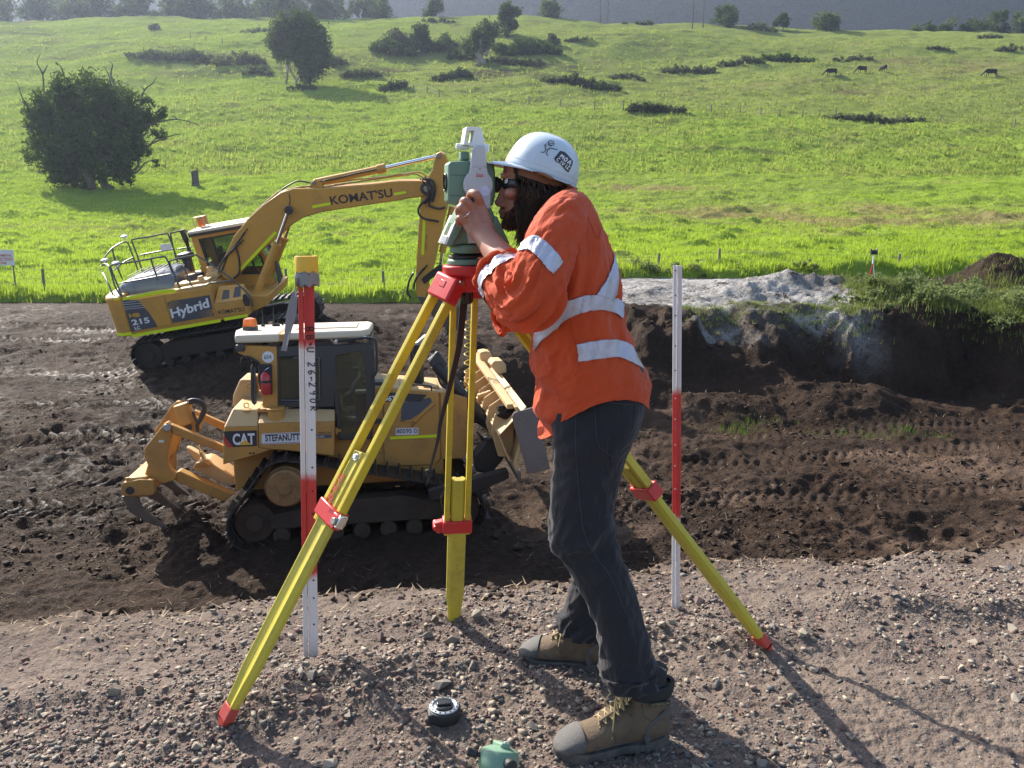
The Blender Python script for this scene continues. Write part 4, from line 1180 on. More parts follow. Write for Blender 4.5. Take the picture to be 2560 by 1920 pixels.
EXF = Frame(EXC_LOC, 8, -9.5, 0)
exc = empty('excavator', EXC_LOC, EXF.eul, 'yellow hybrid excavator standing tilted on the soil with its boom stretched to the right', 'excavator')
Yn = -1.35
# house body
mb = MB(); mb.prism([(-2.07, 1.06), (1.0, 1.06), (1.0, 1.50), (.2, 1.50), (.2, 1.97), (-2.07, 1.97)], 'y', Yn + .012, 1.32); mb.build('house', M['yellow'], exc, bevel=.015)
mb = MB(); mb.prism([(1.0, 1.06), (1.42, 1.18), (1.5, 1.42), (1.0, 1.5)], 'y', -1.0, 1.3); mb.build('frame_nose', M['yellow'], exc, bevel=.02)
pl_ = [(-2.075, Yn), (-2.32, -1.31), (-2.52, -1.18), (-2.68, -.9), (-2.76, -.5), (-2.79, 0), (-2.76, .5), (-2.68, .9), (-2.52, 1.18), (-2.32, 1.31), (-2.075, 1.34)]
mb = MB(); mb.prism(pl_, 'z', 1.04, 2.10); mb.build('counterweight', M['yellow'], exc, bevel=.06, seg=3)
# side doors with shut lines
mb = MB(); mb.prism([(-2.06, 1.16), (-1.0, 1.16), (-.975, 1.965), (-2.06, 1.965)], 'y', Yn - .012, Yn + .012); mb.build('side_door', M['yellow'], exc, bevel=.012)
mb = MB(); mb.prism([(-.985, 1.16), (.18, 1.16), (.19, 1.93), (-.96, 1.965)], 'y', Yn - .012, Yn + .012); mb.build('side_door', M['yellow'], exc, bevel=.012)
mb = MB(); mb.prism([(.20, 1.16), (1.0, 1.16), (1.0, 1.49), (.21, 1.49)], 'y', Yn - .012, Yn + .012); mb.build('side_door', M['yellow'], exc, bevel=.012)
# sloped step cover in front
mb = MB(); mb.add([(.22, Yn, 1.51), (1.0, Yn, 1.51), (.95, -.92, 1.82), (.30, -.92, 1.86), (.22, -.8, 1.51), (1.0, -.8, 1.51)], [[0, 1, 2, 3], [1, 5, 2], [0, 3, 4], [3, 2, 5, 4], [0, 4, 5, 1]])
mb.build('step_cover', M['yellow'], exc)
for a in (.40, .70):
    mb = MB(); mb.add([(a, Yn + .08, 1.575), (a + .2, Yn + .08, 1.575), (a + .18, -1.0, 1.775), (a + .03, -1.0, 1.785)], [[0, 1, 2, 3]]); mb.build('tread_plate', M['mesh'], exc)
# decals and lettering
Yd = Yn - .0125
decal(EXF, 'I', [(205, 1020), (375, 1015), (430, 1085), (500, 1160), (560, 1250), (592, 1312), (302, 1366)], Yd, M['decal'], exc)
for a, b in (((205, 1045), (385, 1022)), ((210, 1065), (410, 1050)), ((215, 1098), (430, 1072)), ((220, 1118), (450, 1095))):
    decal(EXF, 'I', [(a[0], a[1]), (b[0], b[1]), (b[0], b[1] + 7), (a[0], a[1] + 8)], Yd - .004, M['decalstripe'], exc, 'decal_stripe', .003)
ftext('HB', EXF, 'I', (285, 1215), (405, 1200), (280, 1170), Yd - .006, M['letteryellow'], exc, offset=.04)
ftext('215', EXF, 'I', (318, 1300), (512, 1268), (308, 1236), Yd - .006, M['letterwhite'], exc, offset=.03)
ftext('LC', EXF, 'I', (345, 1350), (408, 1340), (342, 1312), Yd - .006, M['letterwhite'], exc, offset=.04)
decal(EXF, 'I', [(700, 1050), (745, 1028), (1168, 962), (1222, 1195), (760, 1272)], Yd, M['decal'], exc)
ftext('Hybrid', EXF, 'I', (765, 1250), (1200, 1120), (728, 1120), Yd - .006, M['letterwhite'], exc, offset=.03, shear=.15)
dots = MB()
for i in range(11):
    for j in range(6):
        if i + j < 11:
            a = EXF.pl('I', 712 + i * 17 + j * 3, 1135 - i * 4 - j * 17, Yd - .005); s_ = .020 * (1 - .07 * i)
            dots.box(a, (s_, .002, s_), Matrix.Rotation(R(45), 3, 'Y'))
            a = EXF.pl('I', 1210 - i * 17 - j * 3, 1120 + i * 4 + j * 14, Yd - .005)
            dots.box(a, (s_, .002, s_), Matrix.Rotation(R(45), 3, 'Y'))
dots.build('decal_dots', M['letteryellow'], exc)['kind'] = 'stuff'
ftext("KOMAT'SU", EXF, 'I', (1268, 1178), (1556, 1140), (1262, 1130), Yd - .003, M['letterblack'], exc, offset=.02)
for pts in ([(308, 1398), (1290, 1228), (1292, 1262), (312, 1432)], [(1326, 1216), (1590, 1172), (1590, 1204), (1332, 1248)], [(205, 990), (640, 908), (785, 896), (790, 934), (640, 944), (208, 1022)], [(108, 1000), (165, 990), (165, 1016), (110, 1022)]):
    decal(EXF, 'I', pts, Yd - .004, M['hiviz'], exc, 'reflective_tape', .004)
pl2 = [(x - .004 if i else x, y - .004) for i, (x, y) in enumerate(pl_[:4])]
mb = MB(); n_ = len(pl2); mb.add([(x - .003, y - .006, 1.07) for x, y in pl2] + [(x - .003, y - .006, 1.155) for x, y in pl2], [[i, i + 1, n_ + i + 1, n_ + i] for i in range(n_ - 1)]); mb.build('reflective_tape', M['hiviz'], exc)
# deck and hood
mb = MB(); mb.box((-.95, 0, 2.0), (2.2, 2.6, .05)); mb.build('deck', M['duston'], exc, bevel=.01)
rings = []
for x, z, w in [(-2.45, 2.03, .62), (-2.40, 2.22, .75), (-2.2, 2.36, .85), (-1.8, 2.44, .9), (-1.3, 2.44, .9), (-1.0, 2.38, .87), (-.85, 2.25, .8), (-.82, 2.03, .75)]:
    rings.append([(x, -w, 2.02), (x, -w * .97, 2.02 + (z - 2.02) * .6), (x, -w * .82, 2.02 + (z - 2.02) * .93), (x, -w * .4, z + .01), (x, w * .4, z + .01), (x, w * .82, 2.02 + (z - 2.02) * .93), (x, w * .97, 2.02 + (z - 2.02) * .6), (x, w, 2.02)])
mb = MB(); mb.loft([[Vector(p) for p in r] for r in rings], closed=False); mb.build('engine_hood', M['glossgrey'], exc, smooth=True)
mb = MB()
for i in range(7): mb.box((-2.05 + i * .17, -.02, 2.462), (.02, 1.3, .012))
mb.build('hood_slot', M['mesh'], exc)['kind'] = 'stuff'
for x, y, r, h in [(-.45, -.6, .14, .22), (-.1, -.9, .08, .18), (-.55, .1, .18, .12), (.0, -.35, .1, .3), (-.7, -1.0, .06, .12)]:
    mb = MB(); mb.cyl((x, y, 2.02), (x, y, 2.02 + h), r, r * .9, 14); mb.build('filler_cap', M['duston'] if r < .12 else M['mesh'], exc, bevel=.012)
mb = MB(); mb.box((-.35, -.75, 2.06), (.9, .5, .07)); mb.box((.05, -.1, 2.1), (.3, .8, .16)); mb.build('deck_box', M['duston'], exc, bevel=.02)
# exhaust and pre-cleaner
mb = ftube(EXF, 'I', [(950, 490), (905, 350), (860, 240)], .75, .075, 12, 0); mb.build('exhaust_pipe', M['darkframe'], exc, smooth=True)
p = EXF.pl('I', 915, 560, .55); mb = MB(); mb.lathe([(.13, -.35), (.13, 0), (.21, .02), (.23, .09), (.20, .16), (.05, .19)], p, n=18); mb.build('air_cleaner', M['darkframe'], exc, smooth=True)
# cab
cx0, cx1, cy0, cy1 = -.52, 1.22, .36, 1.34
def cabring(yl, th, name):
    outer = [(cx0 + .04, 1.45), (cx0 - .02, 3.12), (1.02, 3.12), (1.32, 2.2), (1.36, 1.45)]
    inner = [(cx0 + .22, 1.98), (cx0 + .17, 2.98), (.94, 2.98), (1.20, 2.2), (1.22, 1.75)]
    ring_prism(outer, inner, 'y', yl, yl + th).build(name, M['yellow'], exc, bevel=.02)
    mb = MB(); mb.prism(inner, 'y', yl + th * .4, yl + th * .55); mb.build('window', M['glass'], exc)
    sc_ = [(a * 1 + (.0), b) for a, b in inner]
    cxm, czm = sum(a for a, b in inner) / 5, sum(b for a, b in inner) / 5
    inn = [(cxm + (a - cxm) * .93, czm + (b - czm) * .93) for a, b in inner]
    ring_prism(inner, inn, 'y', yl - .006, yl + .02).build('window_seal', M['black'], exc)
cabring(cy0, .07, 'cab_side'); cabring(cy1 - .07, .07, 'cab_side')
mb = MB(); mb.prism([(1.02, 3.10), (1.32, 2.2), (1.36, 1.45), (1.30, 1.45), (1.26, 2.2), (.97, 3.10)], 'y', cy0 + .08, cy0 + .14); mb.prism([(1.02, 3.10), (1.32, 2.2), (1.36, 1.45), (1.30, 1.45), (1.26, 2.2), (.97, 3.10)], 'y', cy1 - .14, cy1 - .08); mb.build('front_pillar', M['darkframe'], exc)
mb = MB(); mb.add([(1.0, cy0 + .1, 3.1), (1.0, cy1 - .1, 3.1), (1.29, cy1 - .1, 2.2), (1.29, cy0 + .1, 2.2), (1.33, cy1 - .1, 1.5), (1.33, cy0 + .1, 1.5)], [[0, 1, 2, 3], [3, 2, 4, 5]]); mb.build('windscreen', M['glass'], exc)
mb = MB(); mb.box((cx0 + .02, (cy0 + cy1) / 2, 1.85), (.08, .95, .8)); mb.build('cab_back', M['yellow'], exc, bevel=.02)
mb = MB(); mb.box((cx0 + .02, (cy0 + cy1) / 2, 2.68), (.02, .82, .66)); mb.build('rear_window', M['glass'], exc)
mb = MB(); mb.box((.25, (cy0 + cy1) / 2, 3.17), (1.66, 1.12, .10)); mb.build('cab_roof', M['roofwhite'], exc, bevel=.04)
mb = MB(); mb.box((.25, cy0 - .07, 3.11), (1.6, .02, .07)); mb.build('roof_edge', M['darkframe'], exc)
for a in (.62, .86):
    mb = MB(); mb.box((a, .72, 3.226), (.18, .5, .012)); mb.build('roof_vent', M['mesh'], exc)
mb = MB(); mb.box((.2, .85, 1.75), (.5, .5, .12)); mb.box((.0, .85, 2.1), (.12, .48, .7)); mb.box((-.02, .85, 2.55), (.1, .26, .18)); mb.build('seat', M['seat'], exc, bevel=.04)
mb = MB(); mb.box((.7, .55, 1.85), (.4, .12, .25)); mb.cyl((.85, .85, 1.5), (.75, .85, 2.1), .03); mb.build('control_console', M['seat'], exc, bevel=.02)
# beacon in its guard
b = EXF.pl('A', 668, 432, .85)
mb = MB(); mb.cyl(b + Vector((0, 0, -.12)), b + Vector((0, 0, .08)), .085, .06, 14); mb.build('beacon', M['amber'], exc, smooth=True)
mb = MB()
for sx in (-1, 1):
    for sy in (-1, 1): mb.cyl(b + Vector((.14 * sx, .14 * sy, -.16)), b + Vector((.14 * sx, .14 * sy, .14)), .012, n=6)
mb.box(b + Vector((0, .14, .02)), (.28, .01, .24)); mb.box(b + Vector((0, 0, .15)), (.3, .3, .012)); mb.box(b + Vector((0, 0, -.17)), (.34, .34, .03)); mb.build('beacon_guard', M['duston'], exc)
# handrails
def rail(k, pts, yl, r=.022, name='handrail', sm=4): return ftube(EXF, k, pts, yl, r, 7, sm).build(name, M['rail'], exc, smooth=True)
rail('I', [(420, 690), (380, 560), (312, 375), (330, 345), (480, 322), (680, 285), (715, 305), (770, 450), (835, 640)], 1.2)
rail('I', [(368, 527), (560, 490), (770, 455)], 1.2)
rail('I', [(815, 640), (740, 310), (760, 275), (880, 250), (920, 265), (950, 330)], 1.2)
rail('I', [(795, 458), (900, 442), (965, 434)], 1.2)
rail('I', [(380, 700), (300, 480), (245, 375), (100, 440), (10, 545), (-20, 600)], [1.2, 1.2, 1.2, .9, .6, .5])
rail('I', [(205, 790), (160, 680), (120, 570), (92, 450)], [.9, .9, .9, .9])
rail('I', [(100, 690), (220, 600), (330, 545)], [.5, .8, 1.1])
rail('I', [(215, 1010), (150, 850), (82, 680), (100, 630), (360, 590), (640, 540), (690, 560), (735, 660), (760, 720)], -1.2)
rail('I', [(150, 835), (420, 790), (735, 730)], -1.2)
rail('I', [(600, 800), (560, 690), (520, 570)], -1.2)
rail('I', [(-30, 640), (10, 620), (60, 660), (120, 860), (200, 1000)], [-.3, -.6, -1.0, -1.2, -1.25])
rail('I', [(-20, 700), (40, 820), (100, 960)], [-.3, -.8, -1.1])
rail('I', [(840, 900), (780, 740), (728, 610), (760, 575), (990, 522), (1050, 540), (1300, 700), (1500, 860), (1620, 980), (1650, 1090)], [-1.2] * 10)
rail('I', [(980, 890), (920, 740), (880, 640)], -1.1)
rail('I', [(1100, 850), (1180, 830), (1290, 820), (1420, 800)], -1.0)
for q, yl in (((225, 322), .95), ((8, 582), -.3), ((130, 615), -1.15)):
    p = EXF.pl('I', *q, yl); mb = MB(); mb.lathe([(.02, -.1), (.02, -.02), (.10, 0), (.09, .04), (.02, .06)], p, n=14); mb.build('gps_antenna', M['signwhite'], exc, smooth=True)
mb = fprism(EXF, 'I', [(618, 405), (735, 388), (750, 460), (632, 475)], 1.17, .01); mb.build('data_plate', M['signwhite'], exc)
# boom
BW = .26
bo = [(772, 700), (790, 640), (850, 510), (930, 412), (1010, 338), (1110, 268), (1180, 246), (1320, 246), (1600, 224), (1760, 205), (1880, 205), (1935, 215), (1955, 245), (1940, 275), (1900, 290), (1700, 322), (1500, 352), (1330, 378), (1230, 410), (1160, 455), (1100, 512), (1000, 592), (900, 690), (865, 735), (820, 755), (785, 742)]
fprism(EXF, 'A', bo, -BW, 2 * BW).build('boom', M['yellow'], exc, bevel=.03)
p = EXF.pl('A', 1918, 247, -BW - .05)
mb = MB(); mb.cyl(p + Vector((0, -.04, 0)), p + Vector((0, .7, 0)), .085, n=16); mb.build('boom_pin', M['steel'], exc, bevel=.01)
mb = MB(); mb.cyl(p + Vector((0, -.02, 0)), p + Vector((0, .02, 0)), .17, n=20); mb.build('pin_boss', M['darkframe'], exc, bevel=.02)
p = EXF.pl('A', 1155, 365, -.42)
mb = MB(); mb.cyl(p + Vector((0, -.05, 0)), p + Vector((0, .95, 0)), .06, n=14); mb.build('cylinder_pin', M['steel'], exc)
mb = MB(); mb.cyl(p + Vector((0, -.06, 0)), p + Vector((0, .03, 0)), .11, n=18); mb.build('cylinder_eye', M['darkframe'], exc, bevel=.02)
for yl in (-.42, .42):
    a = EXF.pl('A', 962, 862, -.42); c_ = EXF.pl('A', 1090, 548, -.42); e = EXF.pl('A', 1150, 375, -.42)
    for q in (a, c_, e): q.y = yl
    mb = MB(); mb.cyl(a, c_, .105, n=16); mb.cyl(c_ - (c_ - a).normalized() * .08, c_, .12, n=16); mb.build('boom_cylinder', M['yellow'], exc, bevel=.01)
    mb = MB(); mb.cyl(c_, e, .05, n=14); mb.build('cylinder_rod', M['chrome'], exc, smooth=True)
# arm cylinder on top of the boom
a, c_, e = EXF.pl('A', 1310, 212, 0), EXF.pl('A', 1690, 132, 0), EXF.pl('A', 1965, 70, 0)
mb = MB(); mb.cyl(a, c_, .10, n=16); mb.cyl(c_ - (c_ - a).normalized() * .22, c_, .125, n=16); mb.build('arm_cylinder', M['yellow'], exc, bevel=.01)
mb = MB(); mb.cyl(c_, e, .055, n=14); mb.build('cylinder_rod', M['chrome'], exc, smooth=True)
fprism(EXF, 'A', [(1262, 262), (1275, 215), (1300, 192), (1330, 205), (1350, 255)], -.12, .24).build('cylinder_lug', M['yellow'], exc, bevel=.02)
mb = MB(); mb.cyl(a + Vector((-.05, -.16, .0)), a + Vector((-.05, .16, 0)), .05, n=12); mb.build('cylinder_pin', M['steel'], exc)
# arm
ao = [(1958, 95), (1968, 55), (1992, 45), (2020, 60), (2036, 110), (2037, 330), (2012, 430), (1992, 520), (1962, 660), (1925, 790), (1915, 850), (1870, 855), (1856, 820), (1858, 700), (1870, 500), (1885, 290), (1915, 195), (1948, 145)]
fprism(EXF, 'A', ao, -.2, .4).build('arm', M['yellow'], exc, bevel=.025)
p = EXF.pl('A', 1983, 67, -.22); mb = MB(); mb.cyl(p, p + Vector((0, .44, 0)), .07, n=14); mb.build('cylinder_pin', M['steel'], exc, bevel=.01)
a, c_, e = EXF.pl('A', 2036, 350, 0), EXF.pl('A', 2003, 600, 0), EXF.pl('A', 1994, 668, 0)
a = a + Vector((.12, 0, 0))
mb = MB(); mb.cyl(a, c_, .09, n=14); mb.build('bucket_cylinder', M['yellow'], exc, bevel=.01)
mb = MB(); mb.cyl(c_, e, .045, n=12); mb.build('cylinder_rod', M['chrome'], exc, smooth=True)
for yl in (-.24, .2):
    fprism(EXF, 'A', [(1888, 750), (1900, 735), (1985, 668), (2008, 672), (2005, 700), (1905, 775)], yl, .04).build('linkage', M['darksteel'], exc, bevel=.01)
    fprism(EXF, 'A', [(1990, 675), (2010, 680), (1995, 800), (1965, 830), (1960, 815)], yl + .05, .04).build('linkage', M['yellow'], exc, bevel=.01)
# bucket
bk = [(1862, 842), (1930, 850), (1990, 812), (2060, 852), (2112, 950), (2085, 1035), (2040, 1020), (1985, 1005), (1935, 930), (1905, 905)]
fprism(EXF, 'A', bk, -.5, .03).build('bucket_side', M['bucketsteel'], exc, bevel=.01)
fprism(EXF, 'A', bk, .47, .03).build('bucket_side', M['bucketsteel'], exc, bevel=.01)
sh = EXF.xz('A', bk[1:7], -.5); sh2 = [(x * 1.0 - .02, z + .03) for x, z in sh]
mb = MB(); n_ = len(sh); mb.loft([[Vector((x, -.48, z)) for x, z in sh], [Vector((x, .48, z)) for x, z in sh]], False, False, closed=False); o = mb.build('bucket_shell', M['bucketsteel'], exc, smooth=True)
sm_ = o.modifiers.new('s', 'SOLIDIFY'); sm_.thickness = .03
for i in range(5):
    x, z = EXF.xz('A', [(2040, 1025)], 0)[0]; mb = MB(); mb.add([(x - .02, -.46 + i * .22, z + .06), (x + .05, -.46 + i * .22, z), (x + .05, -.36 + i * .22, z), (x - .02, -.36 + i * .22, z + .06), (x - .18, -.41 + i * .22, z - .10)], [[0, 1, 2, 3], [0, 1, 4], [1, 2, 4], [2, 3, 4], [3, 0, 4]]); mb.build('bucket_tooth', M['bucketsteel'], exc)
# hoses
hz = [([(905, 530), (840, 590), (795, 640), (770, 690), (765, 760)], -.34, .028), ([(925, 470), (860, 560), (815, 620), (785, 700)], -.30, .024), ([(860, 560), (880, 640), (880, 710), (850, 745)], -.36, .028),
      ([(905, 520), (960, 440), (1030, 370), (1110, 292), (1180, 262)], -.20, .026), ([(890, 505), (950, 420), (1020, 350), (1105, 275), (1180, 245), (1290, 232)], -.12, .026), ([(880, 500), (940, 410), (1010, 340), (1100, 262)], .05, .026),
      ([(1100, 262), (1160, 225), (1210, 205), (1270, 215), (1310, 225)], .05, .022), ([(1340, 240), (1500, 215), (1650, 190), (1760, 170), (1850, 165), (1900, 190)], -.16, .02), ([(1340, 225), (1500, 200), (1700, 180), (1830, 160), (1880, 158), (1925, 185)], .0, .02), ([(1350, 232), (1560, 205), (1740, 180), (1820, 172)], .16, .02),
      ([(1330, 205), (1420, 190), (1520, 165), (1640, 140)], -.12, .018), ([(1155, 270), (1162, 310), (1155, 350)], -.3, .012)]
for pts, yl, r in hz:
    ftube(EXF, 'A', pts, yl, r, 7, 4).build('hose', M['pipe'] if pts[0][0] > 1330 or (pts[0][0] < 960 and yl > -.25) else M['hose'], exc, smooth=True)
for pts, yl in [([(1895, 190), (1940, 220), (1950, 280), (1930, 330), (1940, 345), (1985, 358), (2020, 350)], -.32), ([(1890, 200), (1925, 240), (1920, 300), (1880, 340), (1872, 380), (1900, 412), (1960, 424), (1985, 430)], -.34), ([(1880, 195), (1945, 200), (1965, 250), (1950, 320)], -.30),
                ([(1850, 700), (1820, 760), (1812, 820), (1830, 850)], -.26), ([(1920, 670), (1860, 740), (1845, 800)], -.24), ([(1905, 180), (1948, 235), (1935, 300), (1905, 330)], -.28)]:
    ftube(EXF, 'A', pts, yl, .03, 7, 4).build('hose', M['hose'], exc, smooth=True)
# boom lettering and tapes
Yb = -BW
ftext("KOMAT'SU", EXF, 'A', (1388, 338), (1732, 292), (1382, 288), Yb - .002, M['letterblack'], exc, offset=.025)
for pts, yl in (([(1284, 340), (1385, 322), (1388, 336), (1286, 356)], Yb), ([(1736, 270), (1800, 260), (1806, 272), (1738, 285)], Yb), ([(888, 682), (1076, 483), (1090, 492), (892, 702)], Yb), ([(1895, 418), (1911, 420), (1902, 613), (1887, 612)], -.2)):
    decal(EXF, 'A', pts, yl - .001, M['hiviz'], exc, 'reflective_tape')
ftext('WE 22002', EXF, 'A', (1912, 498), (1908, 585), (1922, 498), -.202, M['letterblack'], exc)
ftext('H', EXF, 'A', (1912, 352), (1930, 350), (1912, 338), -.202, M['letterblack'], exc)
# undercarriage
for s in (-1, 1):
    yc = 1.19 * s
    make_track(exc, [(-1.83, .47, .40), (1.85, .47, .40)], yc, .62, .19, M['darksteel'])
    mb = MB(); mb.prism([(-1.6, .28), (1.6, .28), (1.6, .62), (1.2, .72), (-1.2, .72), (-1.6, .62)], 'y', yc - .16, yc + .16); mb.build('track_frame', M['darksteel'], exc, bevel=.02)
    for x in (-1.83, 1.85):
        mb = MB(); mb.cyl((x, yc - .2, .47), (x, yc + .2, .47), .36, n=22); mb.cyl((x, yc - .26, .47), (x, yc + .26, .47), .16, n=16); mb.build('drive_wheel' if x < 0 else 'idler_wheel', M['darksteel'], exc, bevel=.02)
    for i in range(7):
        x = -1.35 + i * .45; mb = MB(); mb.cyl((x, yc - .2, .2), (x, yc + .2, .2), .11, n=12); mb.build('roller', M['darksteel'], exc)
mb = MB(); mb.cyl((0, 0, .75), (0, 0, 1.06), .75, n=28); mb.box((0, 0, .6), (1.4, 1.9, .3)); mb.build('turntable', M['darksteel'], exc, bevel=.02)
# front guard rail and mirrors
rail('A', [(1065, 640), (1095, 660), (1112, 740), (1100, 760)], .4, .018); rail('A', [(1075, 655), (1085, 700), (1095, 750)], .9, .018)
mb = fprism(EXF, 'I', [(1530, 960), (1570, 950), (1612, 1010), (1605, 1085), (1555, 1085), (1535, 1040)], -1.42, .05); mb.build('mirror', M['darkframe'], exc, bevel=.015)
mb = fprism(EXF, 'I', [(1885, 590), (1915, 585), (1955, 820), (1925, 840)], .3, .05); mb.build('front_guard', M['rail'], exc, bevel=.01)
# ------------------------------------------------------------------ bulldozer
DZL = (-2.35, 12.45, -3.4)
DZF = Frame(DZL, -3, -0.5, 9)
dz = empty('bulldozer', DZL, DZF.eul, 'yellow tracked bulldozer with ripper at the rear and raised blade below the bank', 'bulldozer')
DYL = M['catyellow']
M['muddyyellow'] = paint('mud_stained_yellow', (.30, .165, .06), dirt=(.08, .055, .035), amt=.8, rough=.6, scale=5)
M['muddy'] = paint('mud_caked_gear', (.06, .042, .028), dirt=(.03, .022, .016), amt=.95, rough=.8, scale=4)  # mud plus the shade between the tracks, both put into the dark colour
def dp(k, pts, yl, th, name, mat=None, bevel=.015): return fprism(DZF, k, pts, yl, th).build(name, mat or DYL, dz, bevel=bevel)
# rear quarter, fender and hull
dp('K', [(0, 1108), (350, 1098), (352, 1325), (480, 1345), (420, 1372), (300, 1410), (-10, 1500), (-8, 1330)], -1.0, .5, 'rear_fender')
dp('K', [(357, 1070), (1142, 1050), (1142, 1412), (1060, 1402), (640, 1352), (480, 1345), (357, 1322)], -1.0, .45, 'side_fender')
a = [DZF.pl('K', x, y, -1.0) for x, y in ((0, 1106), (350, 1096))]; b = [DZF.pl('K', x, y, -.78) for x, y in ((70, 905), (335, 985))]
zt = b[0].z
mb = MB(); q0, q1 = a; r0, r1 = Vector((q0.x + .10, -.80, q0.z + .22)), Vector((q1.x, -.80, q1.z + .20)); s0, s1 = Vector((r0.x, .9, r0.z)), Vector((r1.x, .9, r1.z)); t0, t1 = Vector((q0.x, .95, q0.z)), Vector((q1.x, .95, q1.z))
mb.add([q0, q1, r1, r0, s0, s1, t0, t1], [[0, 1, 2, 3], [3, 2, 5, 4], [0, 3, 4, 6], [1, 7, 5, 2], [4, 5, 7, 6]]); mb.build('rear_tank', M['duston'], dz, bevel=.02)
a = [DZF.pl('K', x, y, -1.0) for x, y in ((357, 1068), (1142, 1048))]; q0, q1 = a
mb = MB(); mb.add([q0, q1, Vector((q1.x, -.72, q1.z + .12)), Vector((q0.x, -.72, q0.z + .16)), Vector((q0.x, -.4, q0.z)), Vector((q1.x, -.4, q1.z))], [[0, 1, 2, 3], [3, 2, 5, 4], [0, 3, 4], [1, 5, 2]]); mb.build('fender_top', M['duston'], dz, bevel=.01)
mb = MB(); mb.box((-.3, 0, 1.2), (3.1, 1.15, .9)); mb.build('hull', DYL, dz, bevel=.03)
dp('K', [(0, 1108), (350, 1098), (352, 1325), (480, 1345), (300, 1410), (-10, 1500), (-8, 1330)], .5, .45, 'rear_fender')
# far rear box
dp('K', [(85, 905), (93, 780), (165, 615), (295, 625), (300, 905)], .1, .75, 'tank', M['duston'], .03)
mb = fprism(DZF, 'K', [(200, 935), (262, 935), (262, 950), (200, 950)], -.85, .08); mb.add(*(lambda m: (m.v, m.f))(fprism(DZF, 'K', [(200, 962), (265, 962), (265, 978), (200, 978)], -.85, .08))); mb.build('latch', DYL, dz, bevel=.005)
for x, y in ((232, 885), (270, 690)):
    p = DZF.pl('K', x, y, -.7); mb = MB(); mb.tube([p + Vector((.035 * math.cos(t), 0, .035 * math.sin(t))) for t in [i * math.pi / 6 for i in range(12)]], .009, 6, closed=True); mb.build('lifting_ring', DYL, dz, smooth=True)
# decals
Yd = -1.0
decal(DZF, 'K', [(-3, 1155), (340, 1143), (342, 1306), (60, 1318), (20, 1290)], Yd, M['letterblack'], dz)
decal(DZF, 'K', [(-3, 1200), (95, 1317), (40, 1321), (-3, 1260)], Yd - .004, M['catlogored'], dz, th=.003)
ftext('CAT', DZF, 'K', (92, 1298), (322, 1292), (92, 1178), Yd - .005, M['letterwhite'], dz, offset=.03)
decal(DZF, 'K', [(150, 1298), (217, 1243), (284, 1293)], Yd - .008, M['catlogotri'], dz, th=.003)
decal(DZF, 'K', [(398, 1178), (830, 1160), (830, 1272), (400, 1288), (390, 1270), (390, 1195)], Yd, M['signwhite'], dz)
for pts in ([(402, 1184), (828, 1166), (828, 1170), (402, 1188)], [(402, 1278), (828, 1262), (828, 1266), (402, 1282)]): decal(DZF, 'K', pts, Yd - .004, M['letterblack'], dz, th=.002)
ftext('STEFANUTTI', DZF, 'K', (428, 1262), (800, 1246), (428, 1190), Yd - .005, M['letterblack'], dz, offset=.03)
decal(DZF, 'K', [(940, 1192), (1115, 1188), (1115, 1222), (940, 1228)], Yd, M['decal'], dz)
ftext('TOPCON', DZF, 'K', (975, 1188), (1112, 1182), (975, 1163), Yd - .003, M['letterblack'], dz)
ftext('3D-GPS', DZF, 'K', (945, 1222), (1040, 1217), (945, 1203), Yd - .006, M['letterwhite'], dz)
for x, y in ((272, 1382), (308, 1380)):
    p = DZF.pl('K', x, y, -1.0); mb = MB(); mb.cyl(p + Vector((0, -.008, 0)), p + Vector((0, .01, 0)), .016, n=10); mb.build('bolt', M['darkframe'], dz)
p = DZF.pl('K', 540, 1000, -.86); mb = MB(); mb.cyl((p.x, p.y, p.z - .1), (p.x, p.y, p.z + .10), .115, n=20); mb.cyl((p.x, p.y, p.z + .1), (p.x, p.y, p.z + .13), .13, n=20); mb.build('fuel_filler', DYL, dz, bevel=.01)
dp('K', [(340, 925), (622, 905), (622, 945), (620, 960), (340, 960)], -.9, .3, 'step_plate')
# cab: posts, roof, frames, glass
dp('K', [(140, 262), (545, 275), (556, 905), (400, 915), (392, 470), (300, 425), (210, 372), (140, 340)], -.80, .14, 'roll_post')
dp('K', [(140, 262), (545, 275), (556, 905), (400, 915), (392, 470), (300, 425), (210, 372), (140, 340)], .66, .14, 'roll_post')
rz0, rz1 = 2.99, 3.09
mb = MB(); mb.prism([(-1.66, -.82), (-1.05, -.86), (-1.05, .86), (-1.75, .84), (-1.78, 0)], 'z', rz0 - .02, rz1); mb.build('rear_roof', M['roofwhite'], dz, bevel=.03)
mb = MB(); mb.prism([(-1.0, -.82), (.12, -.80), (.22, -.55), (.26, .55), (.2, .80), (-1.0, .84)], 'z', rz0, rz1 + .01); mb.build('cab_roof', M['roofwhite'], dz, bevel=.03)
mb = MB(); mb.box((-1.025, 0, 3.03), (.06, 1.66, .1)); mb.build('roof_joint', M['catyellow'], dz)
mb = MB(); mb.box((-.42, .1, 3.108), (.9, .9, .02)); mb.build('roof_hatch', M['roofwhite'], dz, bevel=.008)
p = DZF.pl('K', 275, 110, -.1); p.z = 3.09
mb = MB(); mb.lathe([(.10, 0), (.105, .07), (.10, .12), (.09, .17), (.03, .19)], p, n=18); mb.build('beacon', M['amber'], dz, smooth=True)
mb = MB(); mb.cyl(p + Vector((0, 0, -.01)), p + Vector((0, 0, .06)), .112, n=18); mb.build('beacon_base', M['mesh'], dz)
